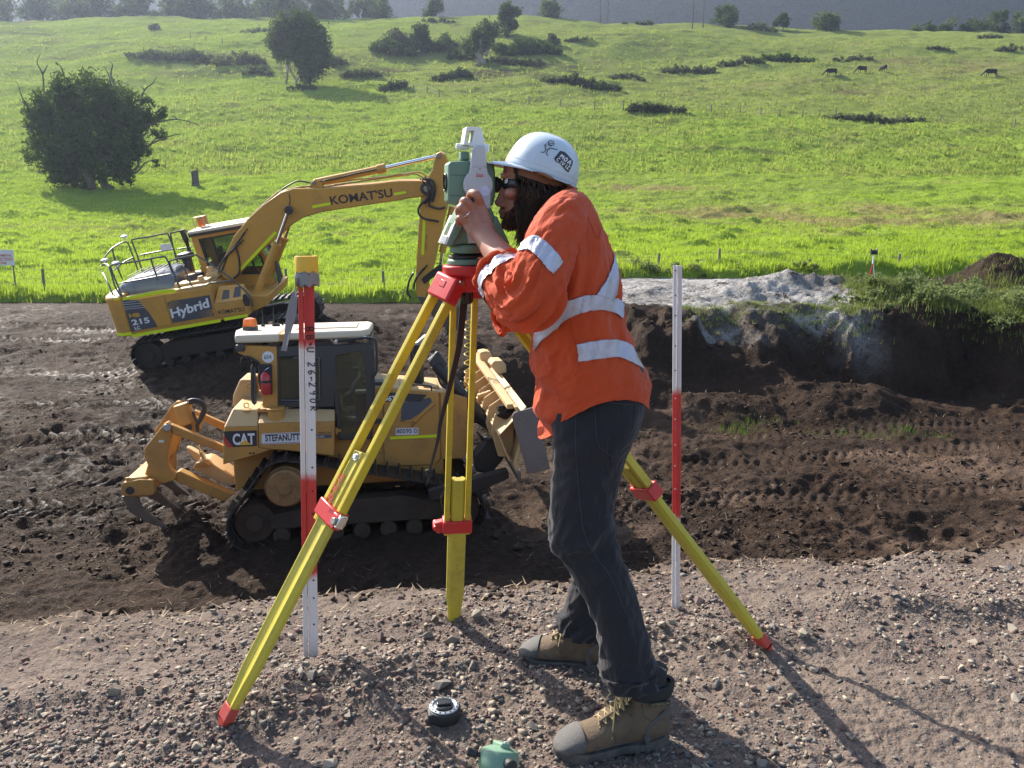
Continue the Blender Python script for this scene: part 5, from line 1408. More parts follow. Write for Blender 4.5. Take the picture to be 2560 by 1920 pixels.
for x, y, h in ((405, 60, .25), (520, 55, .3), (560, 55, .1)):
    p = DZF.pl('K', x, y, .5); p.z = 3.08; mb = MB(); mb.cyl(p, p + Vector((0, 0, h)), .012, .006, 6); mb.cyl(p, p + Vector((0, 0, .05)), .035, .03, 8); mb.build('antenna', M['black'], dz)
def ringwin(k, outer, inner, yl, th, name, frame_mat, glass=True, seal=True):
    O = DZF.xz(k, outer, yl); I_ = DZF.xz(k, inner, yl)
    ring_prism(O, I_, 'y', yl, yl + th).build(name, frame_mat, dz, bevel=.012)
    if glass:
        mb = MB(); mb.prism(I_, 'y', yl + th * .45, yl + th * .55); mb.build('window', M['glass'], dz)
ringwin('K', [(550, 270), (1030, 262), (1150, 262), (1150, 900), (1010, 905), (556, 905)], [(575, 385), (930, 372), (1000, 420), (1005, 790), (960, 850), (575, 845)], -.76, .07, 'cab_side', M['darkframe'])
ringwin('K', [(1120, 262), (1480, 235), (1560, 300), (1540, 600), (1530, 1235), (1180, 1250), (1150, 900)], [(1150, 372), (1400, 322), (1450, 350), (1470, 620), (1485, 1170), (1215, 1200), (1165, 620)], -.765, .07, 'door', M['darkframe'])
ringwin('K', [(550, 270), (1030, 262), (1150, 262), (1150, 900), (1010, 905), (556, 905)], [(575, 385), (930, 372), (1000, 420), (1005, 790), (960, 850), (575, 845)], .69, .07, 'cab_side', M['darkframe'])
ringwin('K', [(1120, 262), (1480, 235), (1560, 300), (1540, 600), (1530, 1235), (1180, 1250), (1150, 900)], [(1150, 372), (1400, 322), (1450, 350), (1470, 620), (1485, 1170), (1215, 1200), (1165, 620)], .69, .07, 'door', M['darkframe'])
ftube(DZF, 'K', [(590, 400), (940, 390), (985, 430), (988, 785), (950, 830), (590, 832)], -.775, .012, 6, 3).build('window_rail', M['rail'], dz, smooth=True)
decal(DZF, 'K', [(590, 396), (760, 392), (760, 838), (590, 835)], -.70, plain('brown_inner_blind', (.10, .065, .035), .8), dz, 'inner_panel', .01)
mb = MB(); mb.box((.30, 0, 2.45), (.05, 1.4, 1.0)); mb.v = [(x - (z - 1.95) * .12, y, z) for x, y, z in mb.v]
p0 = mb
ring_prism([(-.72, 1.75), (.72, 1.75), (.70, 2.98), (-.70, 2.98)], [(-.64, 1.85), (.64, 1.85), (.62, 2.88), (-.62, 2.88)], 'x', .2, .26).build('windscreen_frame', M['darkframe'], dz, bevel=.01)
mb = MB(); mb.box((.23, 0, 2.37), (.01, 1.28, 1.03)); mb.build('windscreen', M['glass'], dz)
ring_prism([(-.72, 1.9), (.72, 1.9), (.70, 2.98), (-.70, 2.98)], [(-.60, 2.0), (.60, 2.0), (.58, 2.85), (-.58, 2.85)], 'x', -1.22, -1.14).build('rear_window_frame', M['darkframe'], dz, bevel=.01)
mb = MB(); mb.box((-1.18, 0, 2.43), (.01, 1.2, .85)); mb.build('rear_window', M['glass'], dz)
# interior
mb = MB(); mb.box((-.62, 0, 1.95), (.5, .5, .14)); mb.box((-.85, 0, 2.3), (.14, .48, .7)); mb.box((-.87, 0, 2.72), (.1, .28, .18)); mb.build('seat', M['seat'], dz, bevel=.04)
mb = MB(); mb.box((-.45, -.36, 1.95), (.5, .16, .25)); mb.box((.05, 0, 1.85), (.2, .9, .5)); mb.box((-.3, .36, 1.95), (.4, .14, .3)); mb.build('control_console', M['seat'], dz, bevel=.02)
ftube(DZF, 'K', [(1250, 780), (1310, 740), (1350, 650), (1390, 600), (1400, 540)], -.3, .022, 7, 3).build('control_lever', M['signwhite'], dz, smooth=True)
decal(DZF, 'K', [(1335, 478), (1400, 478), (1405, 495), (1335, 497)], -.3, M['signwhite'], dz, 'display_screen', .03)
dp('K', [(1185, 770), (1225, 770), (1235, 910), (1315, 935), (1285, 970), (1225, 950)], -.5, .04, 'armrest', M['duston'], .01)
mb = MB(); mb.box((-.4, 0, 1.72), (1.5, 1.35, .06)); mb.build('cab_floor', M['darkframe'], dz)
# number disc, extinguisher
p = DZF.pl('K', 456, 384, -.80); mb = MB(); mb.cyl(p + Vector((0, -.008, 0)), p + Vector((0, .002, 0)), .082, n=28); mb.build('number_disc', M['signwhite'], dz)
ftext('604', DZF, 'K', (418, 408), (494, 404), (418, 362), -.81, M['decal'], dz)
dp('K', [(350, 475), (375, 460), (495, 460), (500, 772), (392, 778), (352, 640)], -.86, .05, 'extinguisher_bracket', M['black'])
p0_, p1_ = DZF.pl('K', 428, 560, -.93), DZF.pl('K', 440, 770, -.93)
mb = MB(); ax = (p1_ - p0_).normalized(); L_ = (p1_ - p0_).length
mb.lathe([(.012, -.06), (.02, -.04), (.055, 0), (.07, .03), (.07, L_ - .03), (.06, L_)], p0_, ax, 18); mb.build('extinguisher', M['extred'], dz, smooth=True)
mb = MB(); pb = p0_.lerp(p1_, .36); mb.cyl(pb - ax * .018, pb + ax * .018, .073, n=18); mb.build('extinguisher_strap', M['black'], dz)
ftube(DZF, 'K', [(415, 530), (440, 512), (468, 495)], -.93, .008, 5, 3).build('extinguisher_handle', M['chrome'], dz)
ftube(DZF, 'K', [(375, 560), (380, 540), (410, 528), (450, 530), (490, 550)], -.95, .009, 6, 3).build('extinguisher_hose', M['black'], dz)
ftube(DZF, 'K', [(300, 420), (298, 600), (300, 820), (330, 870)], -.78, .03, 8, 3).build('rear_door_frame', M['darkframe'], dz, smooth=True)
ftube(DZF, 'K', [(325, 440), (322, 600), (325, 800), (345, 840)], -.80, .012, 6, 3).build('rear_rail', M['rail'], dz, smooth=True)
ftube(DZF, 'K', [(215, 380), (260, 385), (300, 405), (370, 450)], -.84, .02, 6, 3).build('cable', M['hose'], dz, smooth=True)
ftube(DZF, 'K', [(200, 380), (175, 410), (172, 460)], -.84, .008, 5, 3).build('cable', M['hose'], dz)
p = DZF.pl('K', 170, 290, -.83); mb = MB(); mb.box(p, (.12, .1, .1)); mb.build('work_lamp', M['darkframe'], dz, bevel=.02)
# roof rails at the front
ftube(DZF, 'K', [(1160, 62), (1400, 82), (1510, 90), (1535, 120), (1540, 200), (1530, 330)], .5, .018, 7, 4).build('handrail', M['black'], dz, smooth=True)
ftube(DZF, 'K', [(1170, 222), (1300, 205), (1470, 186), (1545, 195), (1578, 240), (1582, 420), (1578, 545), (1530, 600)], -.85, .018, 7, 4).build('handrail', M['black'], dz, smooth=True)
ftube(DZF, 'K', [(600, 60), (625, 35), (700, 35), (900, 50)], .6, .014, 6, 4).build('handrail', M['black'], dz, smooth=True)
for x, y in ((1165, 222), (1462, 186)):
    p = DZF.pl('K', x, y, -.83); mb = MB(); mb.sphere(p, .03, 6); mb.build('rail_knob', M['signwhite'], dz, smooth=True)
dp('K', [(1150, 1120), (1180, 1122), (1183, 1140), (1215, 1140), (1215, 1160), (1183, 1160), (1180, 1190), (1155, 1188)], -.83, .05, 'door_hinge', DYL, .006)
# engine hood
mb = MB(); mb.prism([(.26, 1.15), (1.28, 1.15), (1.28, 2.10), (.26, 2.22)], 'y', -.56, .62); mb.build('engine_hood', DYL, dz, bevel=.03)
dp('L', [(108, 558), (215, 563), (213, 1180), (112, 1190)], -.60, .05, 'hood_panel')
dp('L', [(222, 566), (740, 603), (752, 1050), (222, 1075)], -.60, .05, 'hood_panel')
dp('L', [(222, 1052), (755, 1030), (760, 1240), (700, 1290), (230, 1310)], -.60, .1, 'lower_panel')
dp('L', [(760, 604), (830, 610), (1010, 660), (1000, 1230), (765, 1240)], -.60, .3, 'radiator_guard')
hz_ = lambda x: 2.245 - .118 * (x - .26)
mb = MB()
mb.add([(.24, -.58, hz_(.24)), (1.32, -.58, hz_(1.32)), (1.32, .62, hz_(1.32) + .02), (.24, .62, hz_(.24) + .02), (.24, -.58, hz_(.24) - .05), (1.32, -.58, hz_(1.32) - .05), (1.32, .62, hz_(1.32) - .03), (.24, .62, hz_(.24) - .03)], [[0, 1, 2, 3], [4, 7, 6, 5], [0, 4, 5, 1], [1, 5, 6, 2], [2, 6, 7, 3], [3, 7, 4, 0]])
mb.build('hood_top', M['duston'], dz, bevel=.02)
for x0_, x1_ in ((.36, .52), (.62, .84), (.98, 1.22)):
    mb = MB(); mb.box(((x0_ + x1_) / 2, .02, hz_((x0_ + x1_) / 2) + .018), (x1_ - x0_, .9, .03), Matrix.Rotation(.117, 3, 'Y')); mb.build('hood_hatch', M['duston'], dz, bevel=.008)
mb = MB(); mb.box((.30, -.4, hz_(.3) + .03), (.18, .3, .05)); mb.build('hood_vent', M['mesh'], dz, bevel=.008)
ftube(DZF, 'L', [(385, 570), (388, 545), (420, 532), (640, 545), (672, 560), (675, 590)], -.57, .014, 6, 4).build('grab_handle', M['black'], dz, smooth=True)
decal(DZF, 'L', [(180, 695), (275, 606), (632, 628), (572, 692)], -.601, M['letterblack'], dz)
ftext('D6T', DZF, 'L', (215, 690), (342, 688), (215, 640), -.606, M['letterwhite'], dz, offset=.03)
decal(DZF, 'L', [(395, 705), (660, 655), (680, 690), (600, 780), (480, 860), (385, 880)], -.601, M['decal'], dz, 'grille_shadow_panel')  # flat slate-grey patch on the hood side
ftube(DZF, 'L', [(385, 875), (480, 878), (540, 855), (600, 780), (700, 700)], -.61, .012, 6, 3).build('panel_rib', DYL, dz, smooth=True)
ftube(DZF, 'L', [(490, 925), (560, 840), (700, 715)], -.61, .02, 6, 2).build('panel_rib', DYL, dz, smooth=True)
decal(DZF, 'L', [(340, 945), (548, 940), (552, 948), (551, 1003), (338, 1010), (336, 950)], -.601, M['signwhite'], dz, 'number_plate')
ftext('80595', DZF, 'L', (345, 996), (488, 992), (345, 952), -.606, M['decal'], dz, offset=.02)
ftext('D', DZF, 'L', (510, 990), (544, 989), (510, 950), -.606, M['decal'], dz, offset=.02)
decal(DZF, 'L', [(285, 1026), (745, 1002), (745, 1030), (283, 1050)], -.601, M['hiviz'], dz, 'reflective_tape')
for x, y in ((130, 600), (186, 602), (262, 830)):
    p = DZF.pl('L', x, y, -.6); mb = MB(); mb.cyl(p + Vector((0, -.012, 0)), p + Vector((0, .01, 0)), .022, n=12); mb.build('bolt', M['steel'], dz)
# exhaust stack with slanted lit cap
ex = DZF.pl('L', 540, 500, .0)
mb = MB(); mb.cyl((ex.x, 0, 2.1), (ex.x, 0, 2.78), .11, n=18); mb.build('exhaust_stack', M['black'], dz, smooth=True)
dp('L', [(480, 160), (545, 130), (615, 62), (660, 75), (690, 115), (600, 230), (520, 260)], -.09, .18, 'exhaust_cap', M['steel'], .03)
dp('L', [(472, 180), (590, 150), (585, 480), (475, 470)], -.10, .16, 'exhaust_guard', M['darkframe'], .03)
dp('L', [(645, 330), (720, 222), (745, 225), (828, 340), (800, 400), (760, 370), (700, 400)], -.5, .12, 'trunnion_cover', M['darkframe'], .03)
# lift cylinders
for yl in (-.46, .5):
    a, b_, e = DZF.pl('L', 705, 345, -.46), DZF.pl('L', 1270, 960, -.46), DZF.pl('L', 1325, 1045, -.46)
    for q in (a, b_, e): q.y = yl
    mb = MB(); mb.cyl(a, b_, .085, n=16); mb.cyl(a.lerp(b_, .9), b_, .10, n=16); mb.cyl(a.lerp(b_, .45), a.lerp(b_, .5), .11, n=16); mb.build('lift_cylinder', M['black'], dz, bevel=.01)
    mb = MB(); mb.cyl(b_, e, .045, n=12); mb.build('cylinder_rod', M['chrome'], dz, smooth=True)
    a2, b2 = DZF.pl('L', 770, 480, -.2), DZF.pl('L', 1330, 930, -.2)
ftube(DZF, 'L', [(730, 430), (760, 520), (800, 560), (860, 540)], -.52, .022, 7, 4).build('hose', M['hose'], dz, smooth=True)
for i in range(4):
    ftube(DZF, 'L', [(1100 + i * 10, 980 + i * 14), (1180, 1050 + i * 10), (1240, 1040), (1280, 990 + i * 12)], -.9 + .1 * i, .016, 6, 4).build('hose', M['hose'], dz, smooth=True)
    ftube(DZF, 'L', [(1400 + i * 18, 1040 + i * 6), (1450 + i * 10, 1120), (1440 + i * 8, 1180), (1400, 1160 - i * 10)], -.8 + .1 * i, .014, 6, 4).build('hose', M['hose'], dz, smooth=True)
    ftube(DZF, 'L', [(1190 + i * 14, 690), (1200 + i * 14, 740 + i * 8), (1240 + i * 8, 745), (1255 + i * 6, 690)], -.2 + .1 * i, .014, 6, 4).build('hose', M['pipe'], dz, smooth=True)
# blade
nt, nb_ = DZF.pl('L', 1640, 738, -1.6), DZF.pl('L', 1600, 1370, -1.6)
ft = DZF.pl('L', 1232, 226, 1.6)
off = ft - nt
prof = [(0, 0), (.07, -.14), (.10, -.30), (.09, -.48), (.03, -.66), (-.02, -.80), (.02, -.95)]
hsc = (nt.z - nb_.z) / .95
mb = MB(); rings = []
for j in range(9):
    t = j / 8; base = nt + off * t + Vector((0, 0, 0))
    fr_ = [base + Vector((-x * -1 - .28, 0, z * hsc)) for x, z in prof]
    rings.append(fr_ + [p + Vector((.05, 0, 0)) for p in reversed(fr_)])
mb.loft(rings); mb.build('blade', M['duston'], dz, bevel=.01)
for j in (0, 1):
    base = nt + off * j; y_ = base.y
    ep = DZF.xz('L', [(1428, 830), (1452, 792), (1640, 740), (1700, 960), (1790, 1326), (1578, 1374), (1500, 1100)], -1.6)
    ep = [(x + (base.x - nt.x), z + (base.z - nt.z)) for x, z in ep]
    mb = MB(); mb.prism(ep, 'y', y_ - (.04 if j == 0 else 0), y_ + (.0 if j == 0 else .04)); mb.build('end_plate', paint('grey_worn_plate', (.20, .17, .15), dirt=(.12, .085, .06), amt=.8, scale=3, rough=.5), dz, bevel=.012)
mb = MB(); p = nt + Vector((-.25, -.03, -.95 * hsc)); q = p + off; mb.bar(p + Vector((.02, 0, -.02)), q + Vector((.02, .05, -.02)), .05, .16); mb.build('cutting_edge', M['steel'], dz, bevel=.01)
mb = MB(); A_ = [nt + off * .02 + Vector((-.10, 0, -.02)), nt + off * .98 + Vector((-.10, 0, -.02)), nt + off * .98 + Vector((-.50, 0, -.42)), nt + off * .02 + Vector((-.50, 0, -.42)), nt + off * .02 + Vector((-.36, 0, -.80)), nt + off * .98 + Vector((-.36, 0, -.80))]
mb.add(A_, [[0, 1, 2, 3], [3, 2, 5, 4]]); o = mb.build('blade_back', M['duston'], dz); s_ = o.modifiers.new('t', 'SOLIDIFY'); s_.thickness = .02
for j in range(7):
    t = .1 + j * .13; base = nt + off * t
    mb = MB(); mb.prism([(base.x - .28, base.z - .06), (base.x - .50, base.z - .20), (base.x - .56, base.z - .45), (base.x - .46, base.z - .82), (base.x - .26, base.z - .85), (base.x - .22, base.z - .4)], 'y', base.y, base.y + .03); mb.build('blade_rib', M['duston'], dz, bevel=.008)
mb = MB(); p = nt + off * .04 + Vector((-.30, 0, -.03)); q = nt + off * .98 + Vector((-.30, 0, -.03)); mb.bar(p, q, .12, .07); mb.build('blade_top_rail', M['duston'], dz, bevel=.01)
mb = MB(); p = nt + off * .1 + Vector((-.42, 0, -.45)); q = nt + off * .9 + Vector((-.42, 0, -.45)); mb.bar(p, q, .12, .18); mb.build('blade_beam', M['duston'], dz, bevel=.02)
dp('L', [(1236, 350), (1262, 310), (1345, 308), (1378, 345), (1382, 420), (1300, 440)], .2, .5, 'blade_tower', M['duston'], .02)
dp('L', [(1130, 230), (1185, 218), (1232, 226), (1260, 300), (1200, 370), (1135, 300)], 1.0, .4, 'blade_tower', M['duston'], .02)
dp('L', [(1110, 632), (1240, 590), (1250, 625), (1120, 664)], -.2, .12, 'cross_link', M['duston'], .015)
# push beams and front gear
dp('L', [(640, 1530), (1395, 1335), (1410, 1420), (1090, 1560), (660, 1640)], -1.34, .18, 'push_beam', M['darksteel'], .02)
dp('L', [(640, 1530), (1395, 1335), (1410, 1420), (1090, 1560), (660, 1640)], 1.2, .18, 'push_beam', M['darksteel'], .02)
dp('L', [(1080, 1200), (1200, 1050), (1330, 1060), (1360, 1230), (1240, 1380), (1090, 1360)], -.9, .3, 'tilt_frame', M['darksteel'], .03)
dp('L', [(1040, 740), (1110, 760), (1300, 960), (1280, 1010), (1100, 900), (1040, 900)], -.1, .15, 'tilt_cylinder', M['black'], .03)
# mast and coiled cable
ma = DZF.pl('.', 1004, 655, .3); mb_ = DZF.pl('.', 1022, 860, .3)
mb = MB(); mb.cyl(mb_, ma, .022, n=8); mb.build('gps_mast', M['rail'], dz, smooth=True)
pts = []
c0, c1 = DZF.pl('.', 1013, 690, .2), DZF.pl('.', 1016, 872, .2)
for i in range(150):
    t = i / 149; turns = 10 * t ** .8; a_ = turns * 2 * math.pi; rr = .055 + .03 * math.sin(t * 3)
    pts.append(c0.lerp(c1, t ** .9) + Vector((rr * math.cos(a_), rr * math.sin(a_), 0)))
mb = MB(); mb.tube(pts, .009, 6); mb.build('coiled_cable', plain('yellow_coiled_cable', (.62, .42, .05), .4), dz, smooth=True)
# tracks, elevated sprocket
spx, spz = -1.05, .93
for s in (-1, 1):
    yc = .94 * s
    make_track(dz, [(-1.52, .38, .36), (spx, spz, .40), (1.42, .40, .38)], yc, .58, .18, M['darksteel'], .07)
    oy = yc + .20 * s; iy = yc - .2 * s
    mb = MB(); mb.cyl((spx, iy, spz), (spx, oy, spz), .30, n=30); mb.cyl((spx, oy - .02 * s, spz), (spx, oy + .10 * s, spz), .285, .26, n=30); mb.build('drive_sprocket', M['muddyyellow'], dz, bevel=.015)
    mb = MB(); mb.cyl((spx, oy + .09 * s, spz), (spx, oy + .13 * s, spz), .09, n=18); mb.build('hub_cap', M['muddyyellow'], dz, bevel=.01)
    for i in range(5):
        a_ = i * 2 * math.pi / 5 + .3; mb = MB(); c_ = Vector((spx + .18 * math.cos(a_), oy + .09 * s, spz + .18 * math.sin(a_))); mb.cyl(c_, c_ + Vector((0, .025 * s, 0)), .035, n=12); mb.build('hub_bolt', M['muddyyellow'], dz, bevel=.005)
    for x, z, r in ((-1.52, .40, .29), (1.42, .42, .31)):
        mb = MB(); mb.cyl((x, yc - .12, z), (x, yc + .12, z), r, n=24); mb.cyl((x, yc - .18, z), (x, yc + .18, z), r * .45, n=18); mb.build('idler_wheel', M['muddy'], dz, bevel=.02)
    for i in range(7):
        x = -1.15 + i * .38; mb = MB(); mb.cyl((x, yc - .2, .2), (x, yc + .2, .2), .12, n=12); mb.build('roller', M['muddy'], dz)
    mb = MB(); mb.prism([(-1.3, .3), (1.2, .3), (1.2, .55), (.6, .68), (-.4, .66), (-1.3, .5)], 'y', yc - .17, yc + .17); mb.build('track_frame', M['muddy'], dz, bevel=.02)
# ripper
def rp(pts, yl, th, name, mat=None, bevel=.015): return dp('J', pts, yl, th, name, mat, bevel)
plate = [(562, 438), (600, 418), (640, 452), (640, 560), (612, 700), (602, 860), (640, 940), (700, 990), (690, 1050), (560, 1090), (460, 1062), (330, 1052), (352, 1000), (388, 885), (348, 790), (350, 712)]
rp(plate, -.62, .16, 'ripper_plate')
rp([(700, 190), (735, 200), (760, 260), (745, 380), (740, 600), (700, 740), (640, 800), (600, 860), (560, 700), (470, 560), (462, 510), (560, 370), (640, 250)], .35, .16, 'ripper_plate')
rp([(640, 440), (1232, 684), (1212, 752), (655, 545)], -.60, .12, 'top_link')
rp([(900, 288), (1232, 436), (1215, 510), (908, 372)], .4, .12, 'top_link')
mb = MB(); a, b_ = DZF.pl('J', 600, 478, -.68), DZF.pl('J', 600, 478, -.40); mb.cyl(a, b_, .055, n=16); mb.build('pivot_pin', M['steel'], dz, bevel=.01)
mb = MB(); a, b_ = DZF.pl('J', 758, 215, -.1), DZF.pl('J', 838, 430, -.1); mb.cyl(a, b_, .125, .14, n=22); mb.build('ripper_cylinder', DYL, dz, bevel=.015)
mb = MB(); c_ = DZF.pl('J', 835, 470, -.18); mb.cyl(c_, c_ + Vector((0, .25, 0)), .15, n=22); mb.build('cylinder_head', DYL, dz, bevel=.015)
mb = MB(); mb.cyl(c_ + Vector((0, -.012, 0)), c_ + Vector((0, .02, 0)), .055, n=14); mb.build('pivot_pin', M['darkframe'], dz)
for i in range(5):
    p = DZF.pl('J', 785 + 30 * i, 425 - 6 * i + 4 * (i - 2) ** 2, -.19); mb = MB(); mb.cyl(p, p + Vector((0, .03, 0)), .012, n=8); mb.build('bolt', M['steel'], dz)
for pts in ([(820, 190), (880, 170), (950, 180), (1010, 220), (1020, 290), (985, 370), (930, 460), (935, 520)], [(830, 215), (890, 200), (960, 215), (995, 260), (980, 310), (950, 400), (915, 460)], [(880, 290), (900, 360), (930, 420), (940, 500)]):
    ftube(DZF, 'J', pts, -.25, .022, 7, 4).build('hose', M['hose'], dz, smooth=True)
rp([(700, 965), (735, 950), (1320, 1215), (1210, 1285), (690, 1062)], -.55, .2, 'lower_beam')
rp([(800, 700), (840, 705), (1360, 1000), (1330, 1060), (1150, 960), (900, 830)], .3, .2, 'lower_beam', M['duston'])
rp([(885, 925), (905, 870), (1010, 840), (1060, 850), (1330, 1020), (1320, 1100), (1180, 1080)], -.3, .5, 'ripper_frame', M['duston'])
ftube(DZF, 'J', [(940, 660), (975, 740), (1015, 830)], -.35, .035, 8, 0).build('ripper_rod', M['chrome'], dz, smooth=True)
rp([(888, 900), (915, 862), (1010, 842), (1060, 880), (1060, 910), (960, 900), (900, 925)], -.42, .14, 'cylinder_bracket')
# cross beam with shank pockets
ca, cb = DZF.pl('J', 280, 1130, -.75), DZF.pl('J', 280, 1130, -.75); cb.y = .95
mb = MB(); mb.bar(ca, cb, .30, .30); mb.build('cross_beam', DYL, dz, bevel=.04)
rp([(95, 1105), (120, 1078), (300, 1042), (455, 1050), (466, 1190), (440, 1215), (290, 1226), (100, 1222)], -.78, .14, 'shank_pocket')
mb = MB(); p = DZF.pl('J', 195, 1165, -.785); mb.cyl(p, p + Vector((0, .03, 0)), .06, n=18); mb.build('pocket_hole', M['darkframe'], dz)
for dy in (.0, .85, 1.6):
    pts = DZF.xz('J', [(105, 1222), (282, 1230), (312, 1330), (430, 1440), (592, 1556), (540, 1562), (390, 1512), (190, 1392)], -.72)
    mb = MB(); mb.prism(pts, 'y', -.74 + dy, -.66 + dy); mb.build('ripper_shank', M['bucketsteel'], dz, bevel=.012)
for dy in (.72, 1.5):
    pts = DZF.xz('J', [(95, 1105), (120, 1078), (300, 1042), (300, 1215), (100, 1222)], -.78)
    mb = MB(); mb.prism(pts, 'y', -.78 + dy, -.64 + dy); mb.build('shank_pocket', DYL, dz, bevel=.015)
    p = DZF.pl('J', 195, 1165, -.785); p.y += dy; mb = MB(); mb.cyl(p, p + Vector((0, .03, 0)), .06, n=18); mb.build('pocket_hole', M['darkframe'], dz)
for dy in (0, .72, 1.5):
    p = DZF.pl('J', 200, 1062, -.72); p.y += dy; mb = MB(); mb.cyl(p + Vector((-.03, 0, -.03)), p + Vector((-.03, 0, .06)), .03, n=10); mb.cyl(p + Vector((.04, 0, -.03)), p + Vector((.04, 0, .04)), .03, n=10); mb.build('shank_pin', DYL, dz, bevel=.006)
decal(DZF, 'J', [(510, 612), (565, 612), (565, 638), (510, 636)], -.621, M['signwhite'], dz)
# mud lumps caught on the blade
mb = MB()
for i in range(26):
    p = DZF.pl('L', 1385 + 12 * random.gauss(0, 2.2), 800 + random.gauss(0, 22), -1.3 + .06 * random.random()); mb.sphere(p, .05 + .04 * random.random(), 4, (1.3, 1, .6))
o = mb.build('mud', M['clod'], dz); o['kind'] = 'stuff'
# ================================================================== STAKES, TRIPOD, INSTRUMENT
def unroot(root, *objs):
    for o in objs: o.location = -root.location
def gz1(x, y): return float(ground_z(np.array([x]), np.array([y]))[0])
def mat_stake(name, bands, metal=.0):
    """spray painted in bands (z limits from the top down), fuzzy overspray at each change"""
    t = NT(name)
    sx = t.n('ShaderNodeSeparateXYZ'); t.l(t.co.outputs['Object'], sx.inputs[0])
    n = t.noise(24, 4, .7, stretch=(1, 1, .6)); n2 = t.noise(5, 3, .6)
    z = t.math('ADD', sx.outputs['Z'], t.math('MULTIPLY', t.math('SUBTRACT', n, .5), .05))
    z = t.math('DIVIDE', z, 1.6)
    stops = []
    red, white = (.50, .035, .035), (.62, .60, .62)
    cur = bands[0]; pos = bands[1:]
    cols_ = [white if cur == 'w' else red]
    for _ in pos: cols_.append(red if cols_[-1] == white else white)
    order = list(reversed(cols_)); p_ = sorted(pos)
    stops = [(0, order[0])]
    for i, q in enumerate(p_): stops += [((q - .012) / 1.6, order[i]), ((q + .012) / 1.6, order[i + 1])]
    c = t.ramp(z, stops)
    c = t.mix(t.ramp(n2, [(.58, 0), (.75, .35)]), c, (.55, .25, .25))
    c = t.mix(t.ramp(t.noise(90, 3, .6), [(.70, 0), (.78, .6)]), c, (.16, .14, .13))
    return t.done(t.bsdf(c, .42, 0, t.bump(n, .15, .002), .5))
# ---- near stake (Y-section steel picket)
Ys = 2.51
pb = atZ('.', 671, 1418, 0); pb.y = Ys; pt_ = atY('.', 663, 592, Ys); pb.z = gz1(pb.x, Ys) - .02
root = empty('survey_stake', pb, (0, 0, 0), 'red and white steel picket with yellow cap and handwritten marking, left of the tripod', 'survey stake')
ax = (pt_ - pb); H_ = ax.length; ax.normalize()
def yz_of(py_): return (atY('.', 668, py_, Ys) - pb).length
mS = mat_stake('painted_picket_left', ['r', yz_of(748), yz_of(1028), yz_of(1245)])
sec = []
def fl(a, L, w):
    d = Vector((math.cos(a), math.sin(a))); n_ = Vector((-d.y, d.x)) * w / 2
    return [d * .004 - n_, d * L - n_ * .75, d * L + n_ * .75, d * .004 + n_]
c0 = -.008
for a, L in ((R(-8), .031), (R(-152), .019), (R(95), .024)): sec.append(fl(a, L, .0045))
poly = [p + Vector((c0, 0)) for f_ in sec for p in f_]
mb = MB(); mb.prism([(p.x, p.y) for p in (sec[0] + sec[2] + [sec[1][3], sec[1][2], sec[1][1], sec[1][0]][::-1])], 'z', -.1, H_)
mb = MB()
for f_ in sec: mb.prism([(p.x + c0, p.y) for p in f_], 'z', -.12, H_)
shx, shy = ax.x / ax.z, ax.y / ax.z
mb.v = [(x + z * shx, y + z * shy, z) for x, y, z in mb.v]
mb.build('picket', mS, root, bevel=.0006)
M['holeblack'] = plain('dark_bolt_hole', (.02, .015, .015), .8)
for py_ in (743, 816, 928, 1009, 1060, 1109, 1252, 1290, 1347):
    z = yz_of(py_); mb = MB(); mb.cyl((c0 + .019 + z * shx, -.0058 + z * shy, z), (c0 + .019 + z * shx, -.0066 + z * shy, z), .0032, n=10); mb.build('hole', M['holeblack'], root)
M['ink'] = plain('marker_pen_ink', (.02, .015, .02), .5)
z0_ = yz_of(706)
handwriting('BB.U 26.290R', (c0 + .005 + z0_ * shx, -.0048 + z0_ * shy, z0_), (-.0, 0, -1), (1, -.14, 0), .0172, .0255, .0034, M['ink'], root, 'lettering', thick=.0012)
M['capyellow'] = paint('yellow_plastic_cap', (.70, .42, .03), dirt=(.35, .2, .1), amt=.3, rough=.4, scale=20)
M['ducttape'] = paint('grey_duct_tape', (.22, .23, .24), dirt=(.1, .1, .1), amt=.4, scale=30, rough=.4)
cp = Vector((c0 * .5 + H_ * shx + .004, H_ * shy, H_))
mb = MB(); mb.lathe([(.033, -.03), (.0345, -.02), (.0345, .05), (.033, .053), (.024, .0535), (.022, .048), (.004, .046)], cp, n=30); mb.build('cap', M['capyellow'], root, smooth=True, autosmooth=50)
mb = MB(); mb.lathe([(.0355, -.034), (.0365, -.015), (.036, .004)], cp, n=30); mb.v = [(x, y, z + .006 * math.sin(8 * x / .03)) for x, y, z in mb.v]; mb.build('tape_band', M['ducttape'], root, smooth=True)
# ribbon hanging from it
M['ribbon'] = mat_grass('faded_flagging_ribbon', (.26, .25, .27), (.40, .38, .38), .3, (.5, .45, .4))
rr = []
for i in range(25):
    t = i / 24; px_ = 641 - 6 * t - 22 * t ** 1.3; py_ = 600 + 158 * t; w = .006 + .010 * math.sin(t * 3.0) + .004 * t; a_ = 1.0 + 2.4 * t + .8 * math.sin(5 * t)
    c = atY('.', px_, py_, Ys - .035); d = Vector((math.cos(a_), math.sin(a_), 0)) * w; n_ = Vector((-math.sin(a_), math.cos(a_), 0)) * .0009
    bow = Vector((0, .006 * math.sin(9 * t), 0))
    rr.append([c - d - n_, c - n_ + bow, c + d - n_, c + d + n_, c + n_ + bow, c - d + n_])
mb = MB(); mb.loft(rr); o = mb.build('ribbon', M['ribbon'], smooth=True); tag(o, 'faded grey flagging ribbon hanging from the yellow stake cap', 'ribbon')
